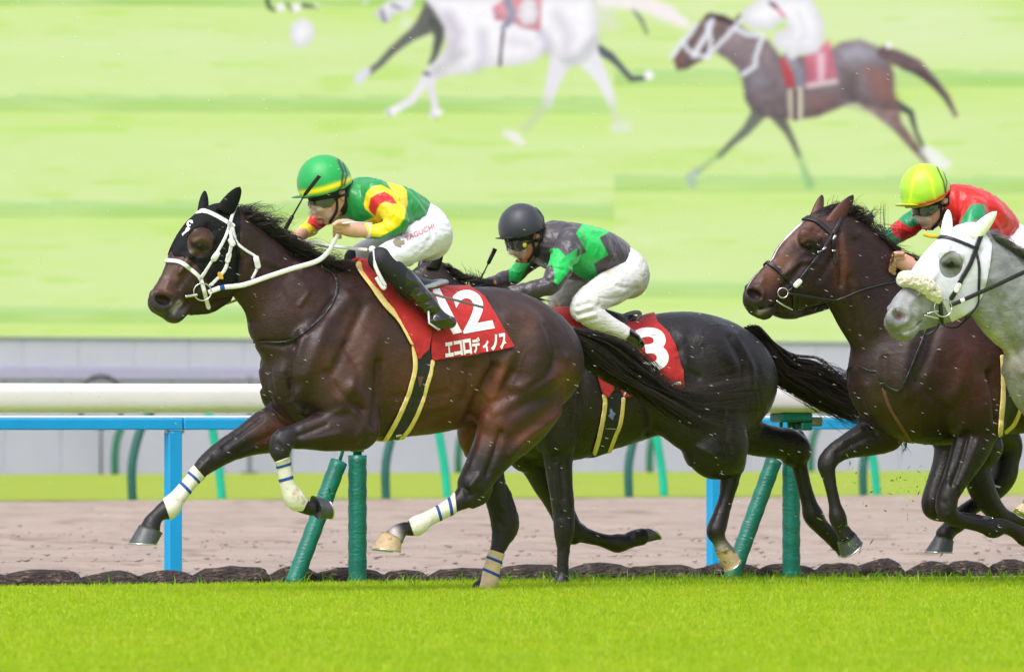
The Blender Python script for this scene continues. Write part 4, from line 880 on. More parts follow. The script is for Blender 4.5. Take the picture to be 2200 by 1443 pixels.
# nostril and mouth cut in
for s_ in (1, -1):
    B.blob(350, 645, 17, 11.5, s_*.054, .030, 15, .006, sub=True)
    B.chain([(388, 652, 2.5), (376, 664, 3.5), (366, 676, 3.5)], w=s_*.046, sy=3.0, k=.006, sub=True)
S12 = Skin(B); S12.gain = 1.9
S12.relief(1.2, 26, 60, 2.5, 3); S12.relief(.8, 60, 40, 3.0, 9); S12.veins(2.6, 8, 1)
S12.sculpt([
    # shoulder, triceps, chest
    ([(748, 640), (700, 700), (664, 790), (640, 850)], 16, 9, 'm', .1), ([(780, 660), (745, 740), (716, 800)], 11, -8, 'm', .1), ([(800, 730), (772, 800), (745, 850)], 20, 13, 'm', .1),
    ([(813, 780), (812, 850), (800, 910)], 9, -14, 'm', .1), ([(745, 740), (768, 800), (757, 850)], 8, -6, 'm', .1), ([(700, 800), (735, 850), (775, 880)], 8, -7, 'm', .12), ([(755, 830), (785, 870), (792, 930)], 12, 8, 'm', .12),
    ([(632, 740), (622, 790), (630, 850), (655, 880)], 8, -14, 'm', .03), ([(650, 720), (640, 760), (638, 800)], 14, 9, 'm', .08), ([(600, 800), (596, 850)], 15, 9, 'm', .04), ([(645, 840), (652, 880)], 12, 10, 'm', .08),
    ([(560, 735), (620, 738), (680, 690), (716, 640)], 7, -7, 'm', .0), ([(574, 830), (590, 870)], 8, 6, 'm', .0),
    # fore leg tendons
    ([(700, 912), (670, 925), (640, 936)], 5, -5, 'n', .1), ([(735, 880), (700, 895), (650, 914)], 8, 4, 'n', .1), ([(730, 930), (690, 940), (650, 946)], 6, 4, 'n', .1), ([(764, 885), (778, 915), (765, 945)], 9, 6, 'n', .1), ([(600, 955), (606, 962)], 6, -4, 'n', .1), ([(590, 940), (600, 930)], 8, 3, 'n', .1),
    ([(560, 900), (520, 930), (480, 960)], 6, -5, 'f'), ([(590, 930), (550, 950), (510, 970)], 8, -5, 'f'), ([(450, 985), (430, 1005)], 7, 4, 'f'),
    # flank, ribs
    ([(1062, 790), (1046, 830), (1020, 880), (1008, 905)], 12, -20, 'm', .1), ([(1010, 790), (1012, 830), (1000, 860)], 14, -10, 'm', .1), ([(1040, 760), (1052, 790)], 10, 8, 'm', .1),
    ([(850, 880), (900, 880), (960, 870)], 8, 3, 'm', .1), ([(840, 850), (900, 852), (960, 842)], 7, -3, 'm', .1), ([(900, 750), (912, 850)], 9, -3, 'm', .1), ([(930, 745), (944, 845)], 8, 2.5, 'm', .1), ([(960, 735), (976, 830)], 9, -3, 'm', .1),
    # quarters
    ([(1095, 680), (1140, 690), (1162, 740), (1150, 790)], 22, 8, 'm', .08), ([(1172, 700), (1190, 750), (1180, 800), (1140, 830)], 8, -7, 'm', .08), ([(1210, 770), (1200, 800), (1160, 820), (1120, 830)], 13, 8, 'm', .05), ([(1222, 826), (1190, 852), (1140, 862), (1100, 880)], 15, -7, 'm', .05),
    ([(1100, 760), (1078, 800), (1060, 850)], 13, 8, 'm', .1), ([(1100, 800), (1084, 830), (1096, 850)], 8, -6, 'm', .1), ([(1218, 872), (1180, 905), (1130, 940), (1096, 976)], 8, 6, 'm', .04), ([(1190, 870), (1150, 905), (1100, 945)], 12, -4, 'm', .06), ([(1060, 884), (1100, 872), (1130, 850)], 10, 3, 'm', .1), ([(1065, 862), (1100, 846)], 8, -3, 'm', .1),
    ([(1110, 640), (1150, 660), (1190, 710)], 10, -4, 'm', .05),
    ([(1075, 930), (1060, 980), (1046, 1020)], 7, -8, 'n', .05), ([(1040, 900), (1030, 950), (1015, 1000)], 12, 4, 'n', .05), ([(1030, 1020), (1010, 1044)], 7, 6, 'n', .05), ([(1000, 1050), (1006, 1066)], 5, -4, 'n', .05), ([(1030, 1056), (1012, 1062)], 5, -4, 'n', .05),
    ([(1090, 1010), (1094, 1060), (1100, 1100)], 6, -7, 'f'), ([(1070, 1040), (1078, 1090)], 8, 5, 'f'), ([(1072, 1120), (1080, 1130)], 6, -4, 'f'),
    # neck and head
    ([(520, 480), (580, 520), (650, 575)], 10, 5, 'm', .0), ([(520, 600), (540, 560), (600, 570), (660, 620)], 10, 4, 'm', .0), ([(516, 560), (524, 620), (545, 690)], 9, -7, 'm', .0), ([(530, 530), (590, 590), (650, 660)], 14, -4, 'm', .03), ([(645, 655), (655, 640), (662, 630)], 5, 3, 'm', .05),
    ([(508, 500), (514, 560), (512, 610)], 6, -8, 'm', .0), ([(446, 486), (456, 496)], 7, -6, 'm', .03), ([(420, 560), (400, 590), (385, 615)], 7, -5, 'm', .02), ([(430, 552), (460, 552)], 6, 3, 'm', .03),
    ([(418, 520), (432, 512), (448, 520), (452, 532)], 4, 3.5, 'm', .03), ([(420, 540), (434, 546), (448, 540)], 3.5, 2, 'm', .03), ([(404, 572), (420, 560), (440, 556)], 4, 3, 'm', .03), ([(352, 590), (372, 566), (392, 540)], 8, -2, 'm', .02), ([(456, 560), (440, 590), (424, 612)], 4, -2, 'm', .04),
    ([(462, 600), (480, 570), (500, 540)], 7, -3, 'm', .03), ([(425, 630), (450, 620), (478, 618)], 6, 3, 'm', .03), ([(362, 606), (356, 622), (366, 634)], 7, 4, 'm', .02), ([(340, 628), (360, 630), (372, 640), (366, 656), (350, 662)], 5, 4.5, 'm', .01), ([(376, 622), (386, 640), (380, 656)], 6, -3, 'm', .01)])
S12.C[:] = lin((44, 24, 21))
S12.paint([
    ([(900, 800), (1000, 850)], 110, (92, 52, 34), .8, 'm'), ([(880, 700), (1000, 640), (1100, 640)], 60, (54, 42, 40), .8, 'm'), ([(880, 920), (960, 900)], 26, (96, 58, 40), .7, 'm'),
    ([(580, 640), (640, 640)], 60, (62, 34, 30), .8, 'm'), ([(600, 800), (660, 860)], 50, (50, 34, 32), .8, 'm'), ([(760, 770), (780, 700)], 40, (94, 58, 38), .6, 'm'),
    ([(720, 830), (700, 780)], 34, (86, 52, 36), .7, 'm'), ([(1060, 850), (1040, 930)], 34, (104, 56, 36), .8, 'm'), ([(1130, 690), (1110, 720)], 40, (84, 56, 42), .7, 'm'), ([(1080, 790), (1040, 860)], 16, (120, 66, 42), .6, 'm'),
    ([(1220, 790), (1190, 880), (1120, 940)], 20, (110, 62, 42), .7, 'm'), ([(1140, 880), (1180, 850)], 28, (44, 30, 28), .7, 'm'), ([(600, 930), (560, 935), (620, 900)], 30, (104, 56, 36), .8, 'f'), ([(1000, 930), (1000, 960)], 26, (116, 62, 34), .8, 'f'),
    ([(395, 560), (350, 620)], 24, (92, 60, 46), .8, 'm'), ([(432, 516)], 26, (104, 74, 56), .8, 'm'), ([(432, 530)], 13, (24, 18, 18), .9, 'm', .03), ([(335, 650), (360, 672), (385, 675)], 20, (58, 52, 56), .9, 'm'), ([(352, 646)], 9, (44, 24, 26), .9, 'm'), ([(372, 668), (384, 652)], 6, (190, 182, 174), .8, 'm'),
    ([(418, 528), (446, 532)], 7, (16, 12, 12), .95, 'm', .03), (('poly', [(720, 860), (640, 850), (500, 900), (280, 1050), (240, 1200), (470, 1200), (470, 1030), (560, 990), (560, 925), (600, 890)]), 40, (26, 23, 26), .9, 'f'), (('poly', [(650, 880), (660, 990), (760, 1130), (540, 1130), (540, 900)]), 26, (28, 25, 29), .92, 'n', .05),
    (('poly', [(1000, 960), (1100, 985), (1100, 1130), (800, 1230), (800, 1100), (960, 1030)]), 34, (26, 22, 24), .92, 'n'), (('poly', [(1020, 1010), (1130, 1000), (1150, 1300), (980, 1300), (1030, 1100)]), 34, (26, 22, 24), .92, 'f', None, -.0)])
S12.paint([([(846, 1140), (852, 1154)], 12, (206, 196, 186), .95, 'n')])
S12.C *= np.array([.82, .80, .92]); body12 = S12.obj('body', M_coat, H)
# ------------------------------------------------------------------ fitting of tack
def paral(BL, BR, TL, TR, x0, x1, y0, y1):
    """map unit lettering box to a photo quad"""
    BL, BR, TL, TR = map(np.array, (BL, BR, TL, TR))
    def f(v):
        u = (v[0]-x0)/(x1-x0); t = (v[1]-y0)/(y1-y0)
        return (BL*(1-u)+BR*u)*(1-t)+(TL*(1-u)+TR*u)*t
    return f
def print_text(body, quad, skin, name, mt, parent, bold=0.0, off=0.0022, step=None):
    V, T = text_mesh(body, 1.0, bold); f = paral(*quad, V[:, 0].min(), V[:, 0].max(), V[:, 1].min(), V[:, 1].max())
    return drape(V, T, f, skin, off, name, mt, parent)
def print_poly(pts, skin, name, mt, parent, off=0.0022, maxe=7.0):
    r = delaunay_2d_cdt([Vector(p) for p in pts], [], [list(range(len(pts)))], 1, 1e-5)
    return drape([tuple(v) for v in r[0]], [tuple(f) for f in r[2]], lambda v: v, skin, off, name, mt, parent, maxe)
def bandage(sk, poly, side, parent, stripes=(), m_=None, off=0.006):
    q, m = sk.sel(side); val = np.where(m > .5, inpoly(q, poly), -50.0)
    r = sk.shell(val, off, 'bandage', m_ or M_bandage, parent)
    for pts, wd in stripes:
        v2 = np.where(m > .5, np.minimum(wd/2-dpoly(q, pts), inpoly(q, poly)+2), -50.0); sk.shell(v2, off+0.0014, 'stripe', M_bandblue, r[0], thick=0.003)
    return r
def strap(sk, pts, wd, name, m_, parent, side='m', off=0.006, wmin=None, extra=None):
    val = sk.band(pts, wd, side, wmin)
    if extra is not None: val = np.minimum(val, extra)
    r = sk.shell(val, off, name, m_, parent, thick=0.007); return r[0] if r else None
def torus(fr, px, py, w, r, tr, name, m_, parent, tilt=0.0):
    c = fr.P(px, py, w); m = MB(); m.tube([(c[0]+r*math.cos(a), c[1]+tilt*math.cos(a), c[2]+r*math.sin(a)) for a in np.linspace(0, 2*math.pi, 29)], tr, 8); return m.obj(name, m_, parent, True)

H.location = H.location
hoof(F12, (301, 1127), (347, 1146), (279, 1166), (334, 1168), -.13, M_hoof, H); hoof(F12, (684, 1114), (672, 1064), (710, 1114), (700, 1072), .145, M_hoof, H)
hoof(F12, (822, 1141), (862, 1164), (803, 1177), (857, 1184), .13, M_hooflt, H); hoof(F12, (1010, 1262), (1046, 1268), (1000, 1276), (1044, 1278), -.135, M_hooflt, H)
bandage(S12, [(418, 1000), (442, 1028), (388, 1096), (366, 1118), (350, 1070), (384, 1036)], 'f', H, [([(404, 1013), (432, 1040)], 6), ([(386, 1034), (412, 1062)], 6.5)])
bandage(S12, [(580, 996), (624, 980), (642, 1028), (660, 1076), (650, 1096), (630, 1094), (610, 1078), (596, 1030)], 'n', H, [([(588, 1006), (628, 994)], 6), ([(596, 1034), (636, 1022)], 6.5)])
bandage(S12, [(978, 1058), (980, 1104), (930, 1134), (906, 1152), (888, 1146), (876, 1110), (930, 1078)], 'n', H, [([(964, 1062), (970, 1106)], 6.5), ([(936, 1076), (948, 1120)], 6)])
bandage(S12, [(1048, 1178), (1092, 1192), (1080, 1250), (1066, 1290), (1020, 1290), (1036, 1240)], 'f', H, [([(1044, 1194), (1090, 1214)], 6), ([(1038, 1222), (1086, 1244)], 6)], M_banddirty)
eyeball(S12, 433, 530, .024, H, .55)
m = MB()
# hood
q, m_ = S12.sel('m'); outl = [(373, 549), (360, 500), (392, 452), (446, 425), (512, 440), (516, 470), (515, 538), (511, 601), (498, 613), (470, 616), (446, 603), (430, 576), (413, 559), (392, 550)]
hole = 1-np.hypot(((q[:, 0]-431)*.94+(q[:, 1]-520)*.34)/29, (-(q[:, 0]-431)*.34+(q[:, 1]-520)*.94)/34)
val = np.minimum(inpoly(q, outl), -hole*28)
hood12, hs12 = S12.shell(val, 0.005, 'hood', M_navyhood, H, thick=0.006)
ear(S12, (464, 449), (500, 465), (516, 401), .055, .085, .014, 'hood_ear', M_navyhood, hood12); ear(S12, (425, 455), (449, 446), (439, 409), -.055, -.085, .014, 'hood_ear', M_navyhood, hood12)
lg = [(408+6.5*math.cos(a)+2*math.sin(a), 480-7*math.sin(a)) for a in np.linspace(0, 5.2, 12)]; lg += [(408+2.5*math.cos(a), 480-3*math.sin(a)) for a in np.linspace(5.2, 0, 12)]
print_poly(lg, hs12, 'emblem', M_print, hood12); print_poly([(405, 487), (409, 491), (404, 497), (398, 501), (392, 507), (391, 503), (399, 495), (400, 490)], hs12, 'emblem', M_print, hood12)
# bridle
br = empty('bridle'); br.parent = H
for nm, pts, wd in (('noseband', [(352, 562), (361, 560), (386, 563), (407, 577), (428, 596), (436, 617), (442, 641), (447, 660)], 8), ('browband', [(408, 462), (418, 458), (439, 455), (463, 464), (484, 476), (500, 485)], 8),
                    ('cheekpiece', [(508, 440), (498, 462), (492, 485), (481, 514), (460, 551), (444, 577), (431, 597)], 6.5), ('cheekpiece', [(490, 478), (494, 498), (496, 520), (492, 543), (484, 575), (471, 593), (452, 612)], 7), ('throatlatch', [(498, 485), (505, 514), (523, 535), (547, 551), (552, 564), (550, 580), (541, 598)], 5)):
    strap(S12, pts, wd, nm, M_strapW, br, off=.0075)
for pts in ([(457, 556), (465, 545)], [(487, 560), (490, 548)], [(494, 517), (497, 524)], [(548, 556), (552, 572)]): strap(S12, pts, 11, 'buckle', M_strapW, br, side='n', off=.013)
strap(S12, [(469, 588), (474, 596)], 8, 'tag', mat('tag_yellow', (210, 150, 30), .5), br, side='n', off=.0135)
torus(F12, 435, 627, .078, 0.040, 0.0035, 'bit_ring', M_ring, br, -0.012); torus(F12, 437, 630, -.078, 0.040, 0.0035, 'bit_ring', M_ring, br)
ribbon(F12, [(398, 637, .062), (412, 635, .070), (424, 633, .078)], .007, .007, 'bit', M_ring, br)
ribbon(F12, [(448, 628, .082), (476, 618, .095), (523, 612, .11), (576, 594, .13), (628, 577, .15), (681, 561, .165), (706, 540, .17), (719, 518, .165), (726, 504, .16)], .0115, .0035, 'rein', M_strapW, br)
ribbon(F12, [(473, 619, .0965), (482, 617, .0985)], .0125, .0042, 'rein_mark', M_bandblue, br)
ribbon(F12, [(446, 654, .04), (466, 655, -.03), (490, 651, -.08), (518, 640, -.11), (545, 625, -.14), (600, 560, -.17), (625, 520, -.17)], .006, .003, 'rein', M_strapW, br)
ribbon(F12, [(611, 513, -.12), (640, 516, -.08), (700, 527, 0), (750, 533, .10), (789, 537, .20)], .008, .0035, 'rein', M_strapW, br)
ribbon(F12, [(735, 480, .20), (760, 478, .22), (800, 480, .20)], .004, .003, 'rein', M_strapW, br)
m = MB(); c = F12.P(800, 536, .23); m.ell(c, (.02, .014, .018), 10, 7); m.ell(c+np.array([.012, -.004, -.012]), (.014, .012, .018), 10, 7); m.obj('rein_knot', M_strapW, br, True)
ribbon(F12, [(802, 538, .26), (806, 570, .28), (820, 600, .29), (828, 614, .29), (822, 618, .29), (808, 596, .285)], .009, .0035, 'rein_end', M_strapW, br)
strap(S12, [(690, 560), (694, 575), (718, 591), (724, 617), (715, 649), (692, 680), (655, 712), (615, 734), (560, 734)], 6, 'neck_strap', M_strapB, br, off=.008)
# saddle, cloths and girth
sad = empty('saddle'); sad.parent = H
q, mm = S12.sel('m')
fold12 = .004*(ridge(S12.V*np.array([1, .6, .35]), 12, 41)-.4)
v = inpoly(q, [(912, 580), (1000, 580), (1012, 622), (1040, 641), (1067, 682), (1103, 747), (1018, 762), (927, 774), (922, 715), (914, 640)])
cl, cls = S12.shell(v, .013+fold12, 'number_cloth', M_redcloth, sad, thick=.009)
v = inpoly(q, [(770, 560), (930, 585), (925, 640), (923, 715), (917, 752), (895, 773), (884, 740), (870, 712), (834, 651), (795, 611), (778, 588)])
fl, fls = S12.shell(v, .022+fold12, 'saddle_flap', M_redcloth, sad, thick=.014)
strap(S12, [(768, 572), (776, 587), (795, 612), (818, 645), (834, 664), (858, 690), (879, 727), (884, 736)], 11, 'cream_pad', M_yellowpad, sad, off=.017)
strap(S12, [(887, 745), (890, 790), (881, 830), (873, 854), (852, 900), (829, 940), (822, 950)], 8, 'girth_edge', M_yellowpad, sad, off=.012)
strap(S12, [(928, 776), (924, 800), (917, 823), (908, 855), (895, 887), (880, 915), (862, 938), (855, 948)], 8, 'girth_edge', M_yellowpad, sad, off=.012)
q, mm = S12.sel('m'); v = inpoly(q, [(889, 740), (894, 790), (885, 832), (877, 856), (856, 902), (826, 950), (858, 946), (877, 915), (891, 887), (904, 855), (913, 823), (921, 800), (926, 770), (922, 730)])
gi, gis = S12.shell(v, .010, 'girth', M_purple, sad, thick=.008)
print_poly([(896, 808), (910, 808), (903, 830), (900, 830)], gis, 'emblem', M_brown, gi)
for a, b2 in (((850, 932), (862, 930)),): strap(S12, [a, b2], 3, 'buckle', M_ring, sad, side='n', off=.016)
v = inpoly(q, [(836, 575), (955, 585), (960, 612), (935, 622), (905, 640), (880, 660), (850, 640)])
se, ses = S12.shell(v, .034, 'seat', M_saddle, sad, thick=.02)
m = MB(); m.tube([F12.P(*p) for p in ((905, 620, .16), (925, 614, .13), (945, 608, .07), (957, 606, .0), (945, 604, -.07), (925, 606, -.13))], [.012, .014, .016, .016, .014, .012], 12, flat=(.8, (0, 0, 1))); m.obj('cantle', M_silver, sad, True)
print_text('2', ((996, 717), (1063, 705), (967, 629), (1033, 617)), cls, 'numeral', M_print, cl, .025)
print_poly([(927, 622), (944, 620), (992, 714), (973, 718), (953, 680), (937, 640)], cls, 'numeral', M_print, cl)
cl_q = ((956, 768), (1094, 748), (954, 736), (1087, 714)); txt = 'エコロディノス'
for i, ch in enumerate(txt):
    a, b2 = (i+.04)/7, (i+.96)/7
    if ch == 'ィ': a += .02; b2 -= .01
    L_ = lambda p, q_, t: (p[0]*(1-t)+q_[0]*t, p[1]*(1-t)+q_[1]*t)
    BL, BR, TL, TR = L_(cl_q[0], cl_q[1], a), L_(cl_q[0], cl_q[1], b2), L_(cl_q[2], cl_q[3], a), L_(cl_q[2], cl_q[3], b2)
    if ch == 'ィ': TL = L_(BL, TL, .72); TR = L_(BR, TR, .72)
    print_text(ch, (BL, BR, TL, TR), cls, 'letter', M_print, cl, .05)
ribbon(F12, [(918, 628, .27), (960, 640, .30), (1000, 650, .31), (1038, 660, .30)], .006, .0015, 'loose_strap', mat('strap_grey', (96, 88, 92), .5), sad)
# stirrup
def stirrup(fr, x, y, w, parent, tx, ty):
    e = MB(); P_ = lambda a, b2, c=0: fr.P(x+a, y+b2, w+c)
    e.tube([P_(-22, -40, .01), P_(-20, -6, .045), P_(0, 8, .045), P_(4, 6, -.045), P_(-16, -8, -.045), P_(-22, -40, -.01)], .005, 8); e.obj('stirrup', M_silver, parent, True)
    ribbon(fr, [(tx, ty, w), (x-22, y-40, w)], .010, .003, 'stirrup_leather', M_strapB, parent)
stirrup(F12, 942, 700, .29, sad, 880, 610)
# mane and tail
hair(F12, [[(500, 456, 0), (514, 446, 0), (528, 452, 0)], [(512, 462, 0), (534, 455, .02), (560, 462, .03)], [(535, 478, 0), (566, 474, .03), (600, 486, .04)], [(562, 494, 0), (600, 500, .05), (640, 516, .06)], [(600, 522, 0), (640, 530, .06), (690, 544, .08)], [(640, 552, 0), (685, 556, .06), (740, 560, .08)], [(690, 572, 0), (720, 572, .06), (770, 574, .06)]],
     1500, 'mane', M_hair, H, r=.0016, jit=.012, wj=.02, fly=.03)
hair(F12, [[(512, 460, 0), (530, 440, 0), (560, 432, 0), (585, 445, 0)], [(540, 480, 0), (560, 455, 0), (590, 450, 0), (612, 470, 0)], [(620, 530, 0), (650, 505, 0), (680, 505, 0)], [(680, 570, 0), (720, 555, .02), (760, 556, .03)]], 60, 'mane', M_hair, H, r=.0010, jit=.03, wj=.02)
tg = [[(1208, 700, 0), (1290, 706, 0), (1356, 738, 0), (1402, 796, 0), (1442, 834, 0), (1520, 804, 0), (1645, 780, 0)], [(1214, 708, 0), (1290, 726, .02), (1350, 764, .03), (1408, 818, .02), (1460, 850, 0), (1540, 830, 0), (1655, 810, 0)],
      [(1218, 716, 0), (1284, 745, .03), (1334, 786, .04), (1400, 832, .03), (1462, 868, 0), (1540, 870, 0), (1645, 856, 0)], [(1218, 722, 0), (1272, 762, .03), (1322, 802, .04), (1396, 846, .03), (1470, 890, 0), (1540, 903, 0), (1636, 905, 0)],
      [(1216, 730, 0), (1256, 778, .0), (1304, 812, .02), (1386, 852, .02), (1480, 908, 0), (1550, 944, 0), (1615, 950, 0)]]
hair(F12, tg, 820, 'tail', M_hair, H, r=.0015, seg=16, jit=.022, wj=.035, fly=.05)

# ------------------------------------------------------------------ jockeys
M_skin = mat('skin', (214, 158, 132), 0.5, 0.06, 30, 0.2, 200, 0.0006, vcol=True, sss=0.05); M_silk = mat('silk', (0, 0, 0), 0.42, 0.05, 20, 0.9, 16, 0.012, vcol=True, sheen=0.2, stretch=(1, 1, .7))
M_breech = mat('white_breeches', (212, 210, 222), 0.55, 0.03, 8, 0.9, 14, 0.010, stretch=(1, 1, 2.2), sheen=0.2); M_breechdirty = mat('muddy_breeches', (204, 202, 202), 0.6, 0.05, 8, 0.9, 16, 0.010, stretch=(1, 1, 2), dirt=((176, 160, 128), 7, 0.6))
M_boot = mat('patent_boot', (14, 14, 17), 0.14, 0.1, 10, 0.8, 13, 0.012, coat=.9, coatr=0.05); M_sock = mat('gaiter', (22, 22, 32), 0.7, 0.15, 30, 0.3, 60)
M_shell = mat('helmet_cloth', (0, 0, 0), 0.5, 0.04, 12, 0.5, 18, 0.003, vcol=True, sheen=0.2); M_visor, _t, _n, _b = newmat('clear_visor'); _b.inputs['Base Color'].default_value = (.8, .8, .84, 1); setp(_b, rough=.15, alpha=.24)
M_lens = mat('goggle_lens', (52, 52, 62), 0.08, 0.1, 10, 0, coat=1.0); M_blackfab = mat('black_fabric', (18, 18, 22), 0.7, 0.1, 30)

def rider(fr, label, J):
    P_ = thing('person', fr, label, 'jockey', 'jockeys in racing silks'); lo = fr.P(J['box'][0], J['box'][3], 0)-[0, .42, 0]; hi = fr.P(J['box'][2], J['box'][1], 0)+[0, .42, 0]
    def build(parts, vox, infl=0.0):
        b = Body(fr, lo, hi, vox)
        for p in parts:
            if p[0] == 'b': b.blob(*p[1:])
            elif p[0] == 'bs': b.blob(*p[1:], sub=True)
            else: b.chain(p[1], w=p[2], sy=p[3], k=p[4], infl=infl, n=p[5] if len(p) > 5 else 6)
        return b
    R = {}
    b = build(J['jacket']+J['breeches']+J['boots'], .0042, -.015)
    for p in J['head']+J['hands']:
        if p[0] in ('b', 'bs'): b.blob(*p[1:], sub=p[0] == 'bs')
        else: b.chain(p[1], w=p[2], sy=p[3], k=p[4], n=p[5] if len(p) > 5 else 6)
    s = Skin(b, 1); s.C[:] = lin(J.get('skin', (206, 150, 124))); s.paint(J.get('facepaint', [])); s.obj('body', M_skin, P_); R['body'] = s
    for key, name, mt in (('jacket', 'jacket', M_silk), ('breeches', 'breeches', J.get('bm', M_breech)), ('boots', 'boot', M_boot), ('socks', 'gaiter', M_sock), ('helmet', 'helmet', M_shell)):
        if not J.get(key): continue
        b = build(J[key], .0055); s = Skin(b, 2); s.gain = 1.5
        if key == 'jacket': s.relief(9.0, 12, J.get('fold', 30), 3.0, 21, .08); s.relief(4.5, 24, J.get('fold', 30)+80, 3.2, 22, .08)
        if key == 'breeches': s.relief(3.2, 14, J.get('foldb', -35), 3.2, 33, .07); s.relief(2.6, 30, J.get('foldb', -35)+20, 3.6, 34, .08)
        if key == 'boots': s.relief(2.5, 22, -40, 2.0, 5, .05)
        if key == 'helmet': s.relief(1.0, 14, 70, 2.0, 8, .05)
        s.sculpt(J.get(key+'_sculpt', []))
        s.C[:] = lin(J.get(key+'_col', (230, 230, 236))); s.paint(J.get(key+'_paint', [])); R[key] = s
        if key == 'helmet': q = s.qm; o, _ = s.shell(inpoly(s.qm, J['dome']), .004, name, mt, P_, col=s.C, thick=.02)
        elif key in ('jacket', 'breeches') and J.get(key+'_cut'):
            v = np.full(len(s.V), 50.0)
            for side, poly in J[key+'_cut']:
                qq_, mk = s.sel(side); v = np.where(mk > .5, np.minimum(v, -inpoly(qq_, poly)), v)
            o, _ = s.shell(v, 0.0, name, mt, P_, col=s.C, thick=.006)
        elif key in ('boots', 'socks'): o = s.obj_sides(name, mt, P_)[0]
        else: o = s.obj(name, mt, P_)
        R[key+'_o'] = o
    return P_, R

